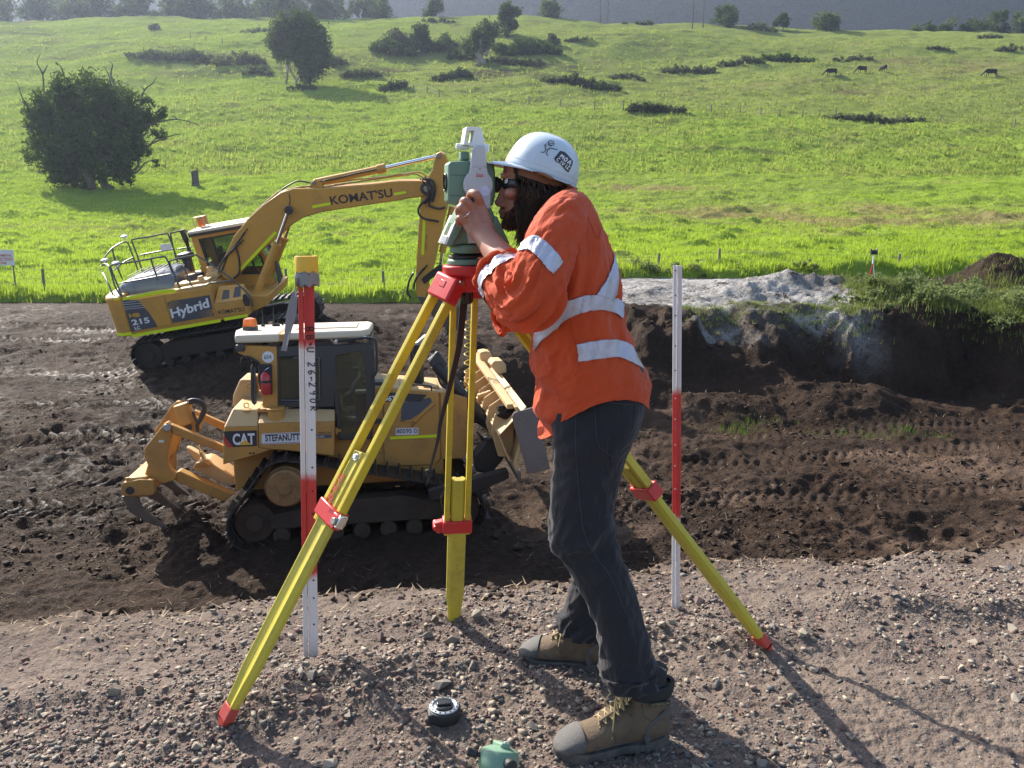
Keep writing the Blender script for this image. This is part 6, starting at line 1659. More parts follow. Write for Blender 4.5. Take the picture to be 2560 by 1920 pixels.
# ---- far stake
Ys = 2.84
pb = atZ('.', 1461, 1318, 0); pb.y = Ys; pt_ = atY('.', 1463, 574, Ys); pb.z = gz1(pb.x, Ys) - .02
root = empty('survey_stake', pb, (0, 0, 0), 'plain red and white steel picket without cap, behind the man to his right', 'survey stake')
ax = (pt_ - pb); H_ = ax.length; ax.normalize(); shx, shy = ax.x / ax.z, ax.y / ax.z
mS2 = mat_stake('painted_picket_right', ['w', (atY('.', 1463, 846, Ys) - pb).length, (atY('.', 1463, 1118, Ys) - pb).length])
sec = [fl(R(-35), .017, .005), fl(R(-160), .016, .0045), fl(R(85), .02, .0045)]
mb = MB()
for f_ in sec: mb.prism([(p.x, p.y) for p in f_], 'z', -.12, H_)
mb.v = [(x + z * shx, y + z * shy, z) for x, y, z in mb.v]; mb.build('picket', mS2, root, bevel=.0006)
for py_ in (585, 638, 682, 747, 800, 860, 905, 960, 1005, 1055, 1110, 1160, 1210, 1255):
    z = (atY('.', 1463, py_, Ys) - pb).length; mb = MB(); mb.cyl((-.006 + z * shx, -.0055 + z * shy, z), (-.006 + z * shx, -.0068 + z * shy, z), .0026, n=8); mb.build('hole', M['signwhite'] if py_ > 845 else M['holeblack'], root)
# ---- tripod
M['legyellow'] = paint('yellow_fibreglass_leg', (.60, .46, .035), dirt=(.16, .12, .05), amt=.65, rough=.38, scale=6)
M['legyellow2'] = paint('yellow_leg_slide', (.52, .43, .05), dirt=(.14, .11, .05), amt=.55, rough=.45, scale=5)
M['redhead'] = paint('red_cast_head', (.55, .03, .03), dirt=(.2, .05, .05), amt=.3, rough=.35, scale=12)
M['redfoot'] = paint('worn_red_shoe', (.50, .05, .04), dirt=(.2, .13, .1), amt=.7, rough=.5, scale=25)
IY = 2.33
HT = atY('.', 1008, 572, IY)     # top centre of the tripod head
tri = empty('tripod', (HT.x, IY, 0), (0, 0, 0), 'yellow surveying tripod with red head and clamps, spread over the gravel', 'tripod')
TO = Vector((HT.x, IY, 0))
def tb(mb, name, mat, **kw):
    mb.v = [tuple(Vector(p) - TO) for p in mb.v]; return mb.build(name, mat, tri, **kw)
zt = HT.z
mb = MB(); mb.lathe([(.020, -.05), (.055, -.030), (.066, -.026), (.068, -.020), (.068, -.004), (.064, 0), (.02, 0)], HT, n=36); tb(mb, 'head_plate', M['redhead'], bevel=.002)
mb = MB(); mb.lathe([(.03, -.075), (.042, -.06), (.045, -.03)], HT, n=24); tb(mb, 'head_hub', M['redhead'], bevel=.003)
mb = MB(); mb.lathe([(.012, -.11), (.018, -.10), (.018, -.075)], HT, n=16); tb(mb, 'centring_screw', M['blackgloss'], bevel=.002)
feet = [(atZ('.', 478, 1584, 0), 'L'), (atZ('.', 981, 1345, 0), 'B'), (atZ('.', 1662, 1414, 0), 'R')]
for ft_, nm in feet:
    ft_.z = gz1(ft_.x, ft_.y)
    out = {'L': Vector((-.72, -.69, 0)), 'B': Vector((-.15, 1, 0)).normalized(), 'R': Vector((.8, .6, 0))}[nm]; tan = Vector((-out.y, out.x, 0))
    hinge = HT + out * .062 + Vector((0, 0, -.045))
    foot = ft_ + Vector((0, 0, -.01))
    if nm == 'B': foot = foot + (foot - hinge).normalized() * .085
    d = (foot - hinge).normalized(); L = (foot - hinge).length; nrm = tan.cross(d).normalized()
    if nrm.dot(out) < 0: nrm = -nrm
    sp = .037 if nm == 'L' else .031; top = hinge + d * .035
    # hinge casting
    mb = MB(); mb.bar(HT + out * .035 + Vector((0, 0, -.042)), hinge + d * .02, .058, .052, up=nrm); tb(mb, 'hinge_arm', M['redhead'], bevel=.006)
    mb = MB(); mb.bar(hinge - d * .015, hinge + d * .055, .098, .042, up=nrm); tb(mb, 'hinge_block', M['redhead'], bevel=.007)
    mb = MB(); mb.cyl(hinge + tan * .052, hinge - tan * .052, .008, n=12); tb(mb, 'hinge_bolt', M['steel'])
    mb = MB(); mb.bar(hinge + nrm * .0205 + d * .002, hinge + nrm * .0205 + d * .022, .026, .004, up=nrm); tb(mb, 'cast_badge', M['redhead'], bevel=.002)
    fu, fl_, fc = {'L': (.535, .375, .512), 'B': (.66, .50, .635), 'R': (.545, .46, .53)}[nm]
    for s in (-1, 1):
        a = hinge + d * .03 + tan * sp * s; b = hinge + d * L * fu + tan * (sp + .004) * s
        mb = MB(); mb.bar(a, b, .0175, .027, up=nrm); tb(mb, 'leg_rail', M['legyellow'], bevel=.003)
    # sliding lower leg, six sided
    a = hinge + d * L * fl_; b = hinge + d * (L - .115)
    w_, h_ = (.030 if nm == 'L' else .0235), .015
    prof = [(-w_, -h_ * .35), (-w_ * .62, -h_), (w_ * .62, -h_), (w_, -h_ * .35), (w_, h_ * .35), (w_ * .62, h_), (w_ * .18, h_ * .62), (-w_ * .18, h_ * .62), (-w_ * .62, h_), (-w_, h_ * .35)]
    low0 = hinge + d * L * fc; wide = 1.32
    rings = [[p + tan * u + nrm * v for u, v in prof] for p in (a, low0)]
    mb = MB(); mb.loft(rings); tb(mb, 'leg_slide', M['legyellow2'], bevel=.002)
    rings = [[p + tan * u * k + nrm * v * k2 for u, v in prof] for p, k, k2 in ((low0, wide, 1.15), (hinge + d * (L - .19), wide, 1.15), (hinge + d * (L - .15), 1.1, 1.1), (hinge + d * (L - .085), .95, 1.0), (hinge + d * (L - .07), .8, .9))]
    mb = MB(); mb.loft(rings); tb(mb, 'lower_leg', M['legyellow2'], bevel=.002)
    mb = MB(); p = a + d * .018 + nrm * .0115; mb.cyl(p, p + nrm * .008, .0075, n=6); mb.cyl(p, p + nrm * .003, .011, n=14); tb(mb, 'slide_bolt', M['chrome'], bevel=.001)
    # clamp
    c_ = hinge + d * L * fc
    mb = MB(); mb.bar(c_ - d * .026, c_ + d * .022, .098, .046, up=nrm); tb(mb, 'clamp', M['redhead'], bevel=.004)
    sd = 1 if nm != 'R' else -1
    if nm == 'B': sd = 1
    tsd = tan * (1 if tan.x > 0 else -1) * (1 if nm == 'L' else -1)
    mb = MB(); mb.bar(c_ + tsd * .040 + d * .006 + nrm * .012, c_ + tsd * .072 + d * .014 + nrm * .012, .044, .026, up=nrm); tb(mb, 'clamp_lug', M['redhead'], bevel=.005)
    mb = MB(); mb.cyl(c_ + tsd * .070 + d * .010 - nrm * .004, c_ + tsd * .070 + d * .010 + nrm * .036, .011, n=14); tb(mb, 'clamp_screw', M['steel'] if nm == 'L' else M['redhead'], bevel=.002)
    if nm == 'L':
        mb = MB(); mb.bar(c_ + tsd * .078 - d * .012 + nrm * .014, c_ + tsd * .078 + d * .026 + nrm * .014, .012, .026, up=nrm); tb(mb, 'clamp_lever', M['chrome'], bevel=.003)
    # shoe
    mb = MB(); e = hinge + d * (L - .075); mb.bar(e, e + d * .045, .044, .030, up=nrm); mb.add([e + d * .045 + tan * .02 + nrm * .013, e + d * .045 - tan * .02 + nrm * .013, e + d * .045 - tan * .02 - nrm * .013, e + d * .045 + tan * .02 - nrm * .013, e + d * .10], [[0, 1, 4], [1, 2, 4], [2, 3, 4], [3, 0, 4]])
    tb(mb, 'shoe', M['redfoot'], bevel=.003)
    if nm == 'L':
        # maker's lettering on the slide and marker pen on the clamp, reading up the leg
        flip = tan if tan.x > 0 else -tan
        fn = nrm if nrm.y < 0 else -nrm
        q = hinge + d * L * .505 + fn * .0162 - flip * .004
        o = handwriting('Leica', q - TO, -d, (-d).cross(-fn) * -1 if False else fn.cross(-d), .026, .0235, .0042, M['letterred'], tri, 'lettering', thick=.0012, sx=1.1)
        q2 = c_ + fn * .0235 + flip * .018 - d * .004
        handwriting('PC', q2 - TO, -flip if False else flip * -1 if False else flip, (d * -1), .010, .012, .0015, M['ink'], tri, 'lettering', thick=.001)['kind'] = 'stuff'
# strap hanging from the head
mb = MB(); pts = [atY('.', x, y, IY + .02) for x, y in [(1012, 600), (1003, 650), (997, 700), (990, 755), (975, 820), (962, 872), (952, 910), (946, 950), (933, 1000), (925, 1032), (921, 1048)]]
rr = []
pts = catmull(pts, 3); n_ = len(pts)
for i, p in enumerate(pts):
    t = i / (n_ - 1); a_ = .3 + 1.2 * t; w = .012 * (1 - .45 * t); dd = Vector((math.cos(a_), math.sin(a_), 0)) * w; nn = Vector((-math.sin(a_), math.cos(a_), 0)) * .0016
    rr.append([p - dd - nn, p + dd - nn, p + dd + nn, p - dd + nn])
mb.loft(rr); tb(mb, 'strap', M['black'], smooth=True)
mb = MB(); p = atY('.', 927, 1022, IY + .02); mb.box(p, (.022, .008, .022)); tb(mb, 'strap_buckle', M['black'], bevel=.003)
mb = MB(); mb.tube([atY('.', x, y, IY + .25) for x, y in [(962, 1052), (956, 1068), (952, 1078), (956, 1100)]], .0025, 6, smooth=4); tb(mb, 'cord', M['black'])

# ---- total station
M['insgreen'] = paint('green_instrument_housing', (.13, .22, .155), dirt=(.1, .12, .09), amt=.25, rough=.45, scale=20)
M['insgrey'] = paint('pale_grey_instrument_cover', (.46, .48, .50), dirt=(.3, .3, .28), amt=.2, rough=.42, scale=20)
M['inswhite'] = paint('white_instrument_cover', (.70, .71, .70), dirt=(.4, .4, .38), amt=.15, rough=.4, scale=20)
INL = (HT.x, IY, HT.z)
INF = Frame(INL, 0, 0, 13)
ins = empty('total_station', INL, INF.eul, 'green and grey total station on the tripod head, being sighted through', 'surveying instrument')
def ip(k, pts, yl, th, name, mat, bevel=.003, seg=2): return fprism(INF, k, pts, yl, th).build(name, mat, ins, bevel=bevel, seg=seg)
pxm = .00131
mb = MB(); mb.lathe([(.050, .0005), (.054, .002), (.054, .012), (.050, .017), (.03, .018)], (0, 0, 0), n=36); mb.build('tribrach_plate', M['insgreen'], ins, bevel=.0012)
mb = MB(); mb.lathe([(.040, .018), (.050, .020), (.050, .026), (.030, .030)], (0, 0, 0), n=30); mb.build('tribrach_ring', M['black'], ins, bevel=.001)
for i in range(3):
    a_ = R(215 + 120 * i); c_ = Vector((.036 * math.cos(a_), .036 * math.sin(a_), .016)); mb = MB(); mb.lathe([(.008, 0), (.016, .002), (.016, .014), (.008, .017), (.006, .03)], c_, n=18); mb.build('foot_screw', M['black'], ins, bevel=.001)
mb = MB(); mb.lathe([(.010, .018), (.010, .023), (.002, .024)], (.030, -.036, 0), n=14); mb.build('bubble_vial', plain('amber_bubble_vial', (.65, .30, .12), .2), ins, smooth=True)
mb = MB(); mb.lathe([(.030, .030), (.046, .034), (.047, .052), (.044, .056), (.03, .058)], (0, 0, 0), n=34); mb.build('base_drum', M['insgreen'], ins, bevel=.0015)
ip('D', [(330, 1010), (400, 860), (700, 860), (745, 960), (640, 1245), (480, 1215), (330, 1240), (305, 1235)], -.040, .085, 'lower_housing', M['insgreen'], .004)
ip('D', [(455, 1060), (560, 980), (600, 1215), (480, 1215)], -.043, .004, 'cover_strip', M['insgrey'], .001)
ip('D', [(278, 445), (290, 408), (480, 400), (660, 412), (735, 425), (748, 520), (748, 760), (722, 855), (560, 870), (420, 850), (290, 822), (278, 790)], -.038, .078, 'telescope_housing', M['insgreen'], .008, 3)
for pts in ([(300, 540), (470, 545), (470, 549), (300, 545)], [(300, 742), (450, 750), (450, 754), (300, 747)]): ip('D', pts, -.0388, .002, 'groove', M['darkframe'], 0)
a, b_ = INF.pl('D', 305, 615, 0), INF.pl('D', 232, 615, 0); b_.z = a.z
mb = MB(); mb.cyl(a + Vector((.02, 0, 0)), a + Vector((-.004, 0, 0)), .0275, n=28); mb.build('objective_collar', M['insgreen'], ins, bevel=.002)
mb = MB(); mb.lathe([(.020, .000), (.0255, .001), (.0255, .018), (.0235, .019), (.022, .010), (.001, .009)], a, axis=(-1, 0, 0), n=28); mb.build('objective_lens', M['blackgloss'], ins, bevel=.0008)
a = INF.pl('D', 740, 640, 0)
mb = MB(); mb.lathe([(.022, 0), (.022, .008), (.018, .011), (.0185, .017), (.012, .019), (.0125, .030), (.014, .033), (.010, .036)], a, axis=(1, 0, 0), n=24); mb.build('eyepiece', M['black'], ins, bevel=.0006)
# standards and side cover
std = [(488, 520), (505, 440), (512, 300), (545, 245), (650, 250), (657, 330), (663, 460), (690, 560), (705, 700), (700, 880), (560, 872), (500, 760), (485, 650)]
ip('D', std, -.058, .020, 'side_cover', M['insgrey'], .005, 3)
ip('D', std, .040, .020, 'side_cover', M['insgrey'], .005, 3)
p = INF.pl('D', 577, 640, -.055); mb = MB(); mb.cyl(p + Vector((0, .015, 0)), p + Vector((0, -.0025, 0)), .0400, n=40); mb.build('side_disc', M['insgrey'], ins, bevel=.002)
p = INF.pl('D', 520, 800, -.06); mb = MB(); mb.cyl(p + Vector((0, .01, 0)), p + Vector((0, -.016, 0)), .012, n=20); mb.build('drive_knob', M['black'], ins, bevel=.002)
ring_prism(INF.xz('D', [(432, 240), (460, 66), (600, 70), (616, 110), (648, 258), (545, 262)], -.03), INF.xz('D', [(458, 220), (476, 106), (528, 104), (534, 112), (512, 222), (490, 226)], -.03), 'y', -.030, .030).build('carry_handle', M['inswhite'], ins, bevel=.004)
a, b_ = INF.pl('D', 355, 262, 0), INF.pl('D', 480, 268, 0); b_.z = a.z
mb = MB(); mb.cyl(a, b_, .0085, n=18); mb.build('handle_bar', M['inswhite'], ins, bevel=.002)
a = INF.pl('D', 655, 278, 0); mb = MB(); mb.cyl(a + Vector((-.01, 0, 0)), a + Vector((.007, 0, 0)), .011, n=16); mb.build('handle_knob', M['inswhite'], ins, bevel=.003)
ip('D', [(405, 310), (485, 312), (492, 400), (402, 395)], -.02, .04, 'top_block', M['insgreen'], .003)
mb = MB(); p = INF.pl('D', 592, 482, -.0585); mb.cyl(p, p + Vector((0, -.0012, 0)), .0018, n=10); mb.build('screw', M['darkframe'], ins)
decal(INF, 'D', [(512, 462), (660, 462), (660, 464), (512, 464)], -.058, M['darkframe'], ins, 'seam', .0006)
a = INF.pl('D', 553, 556, -.0588); b_ = INF.pl('D', 634, 556, -.0588)
handwriting('Leica', a, b_ - a, (0, 0, 1), .0070, .0042, .0011, M['letterred'], ins, thick=.0004, sx=.72)
mb = MB(); mb.bar(a + Vector((.001, -.0006, -.0010)), b_ + Vector((-.001, -.0006, -.0010)), .0004, .0007); mb.build('logo_line', M['letterred'], ins)
p = INF.pl('D', 641, 702, -.0585); mb = MB(); mb.cyl(p + Vector((0, .002, 0)), p + Vector((0, -.0032, 0)), .0130, n=30); mb.build('round_sticker', plain('pale_violet_sticker', (.62, .62, .80), .4), ins)
mb = MB(); mb.tube([p + Vector((.0105 * math.cos(t), -.0036, .0105 * math.sin(t))) for t in [i * math.pi / 15 for i in range(30)]], .00035, 4, closed=True)
for dz_, w in ((.003, .014), (0, .016), (-.003, .012)): mb.bar(p + Vector((-w / 2, -.0036, dz_)), p + Vector((w / 2, -.0036, dz_)), .0005, .0008)
mb.build('sticker_print', plain('violet_print', (.30, .30, .55), .5), ins)['kind'] = 'stuff'
# key panels, one each side
side = INF.xz('Q', [(900, 905), (1003, 965), (800, 1335), (730, 1300)], -.055)
mb = MB(); mb.prism(side, 'y', -.055, .090); mb.build('key_panel', M['insgreen'], ins, bevel=.004)
(x0_, z0_), (x1_, z1_), (x2_, z2_), (x3_, z3_) = side
dv = Vector((x0_ - x3_, 0, z0_ - z3_)).normalized(); nv = Vector((dv.z * -1, 0, dv.x)).normalized()
if nv.x > 0: nv = -nv
Lp = math.hypot(x0_ - x3_, z0_ - z3_)
base = Vector((x3_, 0, z3_))
def onface(u, v, e=.003): return base + dv * (Lp * u) + Vector((0, v, 0)) + nv * e
mb = MB(); q = [onface(.01, -.054, 0), onface(.99, -.054, 0), onface(.99, .089, 0), onface(.01, .089, 0)]; mb.add(q + [p + nv * .0035 for p in q], [[0, 1, 2, 3], [4, 5, 6, 7], [0, 1, 5, 4], [1, 2, 6, 5], [2, 3, 7, 6], [3, 0, 4, 7]]); mb.build('panel_face', M['inswhite'], ins, bevel=.0012)
mb = MB(); q = [onface(.30, -.015, .0036), onface(.90, -.015, .0036), onface(.90, .050, .0036), onface(.30, .050, .0036)]; mb.add(q + [p + nv * .0008 for p in q], [[0, 1, 2, 3], [4, 5, 6, 7], [0, 1, 5, 4], [1, 2, 6, 5], [2, 3, 7, 6], [3, 0, 4, 7]]); mb.build('display', plain('grey_lcd', (.09, .12, .11), .15), ins)
for i in range(3):
    for j in range(6):
        mb = MB(); c_ = onface(.10 + .0 * i, 0, .0042); 
mb = MB()
for j in range(6):
    for i in range(3):
        c_ = onface(.88 - .085 * j if False else .06 + .08 * i, -.045 + .017 * j, .0045); mb.box(c_, (.0045, .010, .006))
mb.build('key_row', M['insgrey'], ins)['kind'] = 'stuff'
handwriting('Leica', onface(.16, -.016, .0048), dv, (0, -1, 0), .008, .005, .0011, M['letterred'], ins, thick=.0)
side2 = INF.xz('D', [(742, 950), (762, 950), (888, 1222), (862, 1252), (720, 1050)], -.055)
mb = MB(); mb.prism(side2, 'y', -.055, .055); mb.build('key_panel', M['insgreen'], ins, bevel=.004)

# ---- things on the ground
p = atZ('T', 385, 790, 0.0); p.z = gz1(p.x, p.y)
root = empty('lens_case', (p.x, p.y, p.z), (0, 0, R(10)), 'black round plastic case with bright rim lying on the gravel', 'case')
mb = MB(); mb.lathe([(.038, -.004), (.044, 0), (.047, .008), (.048, .033), (.045, .037)], (0, 0, 0), n=36); mb.build('case_body', M['black'], root, bevel=.002)
mb = MB(); mb.box((-.034, -.012, .021), (.030, .05, .030)); mb.build('side_lug', M['black'], root, bevel=.005)
mb = MB(); mb.lathe([(.030, .036), (.043, .037), (.043, .041), (.034, .043), (.033, .039), (.02, .039)], (0, 0, 0), n=36); mb.build('rim_ring', plain('brushed_aluminium_ring', (.45, .46, .48), .3, .8), root, bevel=.001)
for i in range(16):
    a_ = i * math.pi / 8; mb = MB(); mb.box((.0385 * math.cos(a_), .0385 * math.sin(a_), .0425), (.0035, .004, .002), Matrix.Rotation(a_, 3, 'Z')); mb.build('rim_notch', M['black'], root)
mb = MB(); mb.lathe([(.027, .039), (.028, .044), (.024, .046), (.01, .046)], (0, 0, 0), n=24); mb.build('lid', M['blackgloss'], root, bevel=.0015)
mb = MB(); mb.box((0, 0, .048), (.042, .022, .008)); mb.build('lid_grip', M['blackgloss'], root, bevel=.002)
p = atZ('.', 1078, 1672, 0.0); gz_ = gz1(p.x, p.y)
root = empty('tribrach', (p.x, p.y, gz_ + .048), (R(-25), R(20), R(20)), 'spare green tribrach with black knob lying on the gravel at the bottom of the picture', 'tribrach')
M['mint'] = paint('pale_green_casting', (.17, .29, .20), dirt=(.15, .15, .12), amt=.5, rough=.35, scale=20)
mb = MB(); mb.lathe([(.030, -.045), (.046, -.038), (.053, -.015), (.053, .012), (.047, .026), (.030, .034), (.012, .036)], (0, 0, 0), n=34); mb.build('tribrach_body', M['mint'], root, bevel=.002, smooth=True)
mb = MB(); mb.prism([(-.014, -.03), (.014, -.03), (.014, .026), (0, .034), (-.014, .026)], 'z', .030, .046); mb.build('lug_cover', M['mint'], root, bevel=.005)
mb = MB(); mb.cyl((.0, -.022, .044), (.0, -.022, .050), .004, n=10); mb.build('set_screw', M['signwhite'], root)
mb = MB(); mb.lathe([(.0, .0), (.016, .0), (.016, .018), (.012, .022), (.002, .022)], (.004, -.050, .0), axis=(0, -1, -.2), n=22); mb.build('plummet_eyepiece', M['black'], root, bevel=.001)
mb = MB(); mb.lathe([(.006, 0), (.006, .012), (.011, .014), (.011, .038), (.008, .040)], (-.046, .012, .006), axis=(-1, .35, .15), n=18); mb.build('lock_knob', M['black'], root, bevel=.0015)
# ================================================================== THE SURVEYOR
from mathutils.bvhtree import BVHTree
PL = Vector((.25, 2.20, 0))
man = empty('person', PL, (0, 0, 0), 'man in orange hi-vis shirt, dark jeans and pale helmet bending to the instrument eyepiece', 'person')
def pr(o):
    o.location = -PL; return o
def cloth(name, col, trans=.12, tcol=None, fold=1.0, rough=.8, scale=60):
    t = NT(name)
    n1 = t.noise(7, 5, .6); n2 = t.noise(scale * 9, 2, .5); n3 = t.noise(22, 4, .6, stretch=(1, 1, .35))
    c = t.mix(n1, tuple(x * .86 for x in col), tuple(min(1, x * 1.1) for x in col))
    n4 = t.noise(9, 3, .5, dist=1.2, stretch=(1, 1, .45))
    nm = t.bump(n4, .6 * fold, .03, t.bump(t.math('ADD', n3, t.math('MULTIPLY', n2, .25)), .5 * fold, .006))
    p = t.bsdf(c, rough, 0, nm, .15, {'Sheen Weight': .15})
    if trans:
        tr = t.n('ShaderNodeBsdfTranslucent'); tr.inputs['Color'].default_value = (*(tcol or col), 1); t.l(nm, tr.inputs['Normal'])
        mx = t.n('ShaderNodeMixShader'); mx.inputs[0].default_value = trans; t.l(p.outputs[0], mx.inputs[1]); t.l(tr.outputs[0], mx.inputs[2]); return t.done(mx)
    return t.done(p)
M['orange'] = cloth('orange_hi_vis_cotton', (.58, .080, .024), .16, (.95, .14, .01), .9)
M['denim'] = cloth('washed_black_denim', (.025, .024, .028), 0, None, 1.3, .9)
t = NT('silver_reflective_tape')
n1 = t.noise(14, 4, .6); vor = t.n('ShaderNodeTexVoronoi'); vor.inputs['Scale'].default_value = 420; t.l(t.co.outputs['Object'], vor.inputs['Vector'])
c = t.mix(vor.outputs['Distance'], (.40, .40, .48), (.52, .52, .60))
M['tape'] = t.done(t.bsdf(c, .42, .15, t.bump(t.math('ADD', n1, t.math('MULTIPLY', vor.outputs['Distance'], .25)), .35, .004), .5))
def skinmat():
    t = NT('weathered_skin'); n = t.noise(30, 5, .6); n2 = t.noise(160, 3, .6)
    c = t.mix(n, (.27, .115, .075), (.40, .19, .125))
    return t.done(t.bsdf(c, .5, 0, t.bump(t.math('ADD', n2, n), .3, .0015), .4, {'Subsurface Weight': .12, 'Subsurface Radius': (.012, .005, .003), 'Subsurface Scale': 1.0}))
M['skin'] = skinmat()
def rings_from(secs, n, k, exp=1.0, wr=None, raise_=None):
    """secs: (Fx,Fy,Bx,By,Yc,ry) silhouette picks at depth Yc; returns rings of points"""
    C = []
    for s in secs:
        F_ = atY('.', s[0], s[1], s[4]); B_ = atY('.', s[2], s[3], s[4])
        C.append((F_, B_, s[5]))
    Fs = catmull([c[0] for c in C], k); Bs = catmull([c[1] for c in C], k); Rs = catmull([Vector((c[2], 0, 0)) for c in C], k)
    rings = []
    m = len(Fs)
    for i in range(m):
        c = (Fs[i] + Bs[i]) / 2; a = (Bs[i] - Fs[i]) / 2; r = Rs[i].x
        rg = []
        for j in range(n):
            th = 2 * math.pi * j / n
            ct, st_ = math.cos(th), math.sin(th)
            ct = math.copysign(abs(ct) ** exp, ct); st_ = math.copysign(abs(st_) ** exp, st_)
            rg.append(c + a * ct + Vector((0, -r * st_, 0)))
        rings.append(rg)
    return rings
def fold_rings(rings, amp, su, sv, seed, f_end=None, dirn=(0, 0)):
    """push points along their outward direction with stretched ridged noise: cloth folds"""
    m, n = len(rings), len(rings[0]); out = []
    arc = 0
    for i, rg in enumerate(rings):
        c = sum(rg, Vector()) / n
        if i: arc += (c - pc).length
        pc = c
        A = amp(i / (m - 1)) if callable(amp) else amp
        r_ = []
        for j, p in enumerate(rg):
            d = p - c; L = d.length
            if L < 1e-6: r_.append(p); continue
            th = 2 * math.pi * j / n
            v = Vector((math.cos(th) * su, math.sin(th) * su, arc * sv + dirn[0] * math.cos(th) + dirn[1] * math.sin(th) + seed))
            h = 1 - 2 * abs(mnoise.noise(v)); h2 = 1 - 2 * abs(mnoise.noise(v * 2.1 + Vector((5, 1, 2)))); h3 = 1 - 2 * abs(mnoise.noise(v * 4.4))
            r_.append(p + d / L * (A * (max(h, -.1) ** 1 * .9 + h2 * .45 + h3 * .2 - .35)))
        out.append(r_)
    return out
# ---- shirt body
torso = [(1158, 452, 1236, 408, 2.30, .062), (1150, 468, 1243, 414, 2.295, .080), (1140, 492, 1254, 424, 2.28, .125), (1131, 522, 1276, 447, 2.26, .19), (1130, 562, 1300, 492, 2.25, .212), (1132, 610, 1317, 550, 2.245, .215),
         (1140, 660, 1328, 605, 2.24, .205), (1149, 715, 1337, 665, 2.235, .192), (1154, 760, 1350, 715, 2.23, .185), (1159, 802, 1371, 765, 2.225, .185), (1164, 848, 1394, 812, 2.22, .190), (1168, 905, 1400, 850, 2.22, .192), (1171, 946, 1396, 884, 2.22, .190)]
TR = rings_from(torso, 150, 16)
m_ = len(TR)
TR = fold_rings(TR, lambda t: .004 + .012 * math.sin(min(t, .95) * 3.0) * (t > .12), 1.5, 9, 3.3, dirn=(1.6, -1.0))
# curved shirt tail: sides cut high, front and back long
for i, rg in enumerate(TR):
    t = i / (m_ - 1)
    if t > .60:
        w = ((t - .60) / .40)
        for j, p in enumerate(rg):
            th = 2 * math.pi * j / len(rg); s2 = abs(math.sin(th)) ** 1.5
            rg[j] = p + Vector((0, 0, .105 * s2 * w * w)) + Vector((.0, 0, 0))
            if math.cos(th) < -.75: rg[j] = rg[j] + Vector((.016 * math.sin(t * 38 + th * 3) * w, 0, 0))
mb = MB(); mb.loft(TR, False, False)
# underarm and collar are separate pieces of cloth sewn to it
shirt = pr(mb.build('shirt', M['orange'], man, smooth=True, autosmooth=80))
sd_ = shirt.modifiers.new('t', 'SOLIDIFY'); sd_.thickness = .0025; sd_.offset = -1
def tube_rings(pts, radii, n=56, k=8, squash=None):
    P_ = catmull([Vector(p) for p in pts], k); Rr = catmull([Vector((r if not isinstance(r, tuple) else r[0], r if not isinstance(r, tuple) else r[1], 0)) for r in radii], k)
    rings = []; prev = None
    for i, p in enumerate(P_):
        d = (P_[min(i + 1, len(P_) - 1)] - P_[max(i - 1, 0)]).normalized()
        if prev is None: a = d.cross(Vector((0, 1, 0))).normalized()
        else: a = (prev - d * prev.dot(d)).normalized()
        b = d.cross(a); prev = a
        rings.append([p + a * (Rr[i].x * math.cos(2 * math.pi * j / n)) + b * (Rr[i].y * math.sin(2 * math.pi * j / n)) for j in range(n)])
    return rings
A = lambda x, y, Y: atY('.', x, y, Y)
sl = tube_rings([A(1240, 448, 2.20), A(1222, 470, 2.14), A(1200, 512, 2.075), A(1178, 560, 2.02), A(1160, 608, 1.98), A(1150, 640, 1.97), A(1133, 648, 1.985), A(1114, 632, 2.01), A(1100, 614, 2.04), A(1090, 600, 2.065), A(1084, 592, 2.08)],
                [.046, .062, .065, .063, .064, .064, .062, .060, .060, .060, .057], 96, 14)
sl = fold_rings(sl, lambda t: .004 + .013 * math.exp(-((t - .56) / .20) ** 2) + .006 * t, 1.5, 13, 9.1, dirn=(1.8, .9))
mb = MB(); mb.loft(sl, False, False); sleeve = mb.build('sleeve', M['orange'], shirt, smooth=True, autosmooth=80)
sd_ = sleeve.modifiers.new('t', 'SOLIDIFY'); sd_.thickness = .0025; sd_.offset = -1
# rolled cuff
cc = sum(sl[-1], Vector()) / len(sl[-1]); dirc = (cc - sum(sl[-6], Vector()) / len(sl[-6])).normalized()
pts = []
for j in range(40):
    p = sl[-1][j * 2]; q = p + (p - cc).normalized() * .003 + dirc * (.004 * math.sin(j * .9)); pts.append(q)
mb = MB(); mb.tube(pts, .0085, 8, closed=True)
for v_i, v in enumerate(mb.v):
    vv = Vector(v); mb.v[v_i] = tuple(vv + (vv - cc).normalized() * (.004 * mnoise.noise(vv * 60)))
mb.build('rolled_cuff', M['orange'], shirt, smooth=True)
sr = tube_rings([A(1240, 560, 2.42), A(1200, 610, 2.46), A(1160, 650, 2.47), A(1128, 668, 2.45), A(1098, 680, 2.43), A(1078, 684, 2.42)], [.08, .076, .068, .060, .048, .040], 40, 6)
sr = fold_rings(sr, .005, 1.5, 16, 2.2)
mb = MB(); mb.loft(sr, False, False); sleeve2 = mb.build('sleeve', M['orange'], shirt, smooth=True)
cc2 = sum(sr[-1], Vector()) / len(sr[-1])
mb = MB(); mb.tube([p + (p - cc2) * .18 for p in sr[-1][::2]], .009, 8, closed=True); mb.add([A(1078, 690, 2.41), A(1066, 696, 2.40), A(1090, 697, 2.40), A(1112, 692, 2.41), A(1100, 678, 2.42)], [[0, 1, 2, 3, 4]]); mb.build('rolled_cuff', M['orange'], shirt, smooth=True)
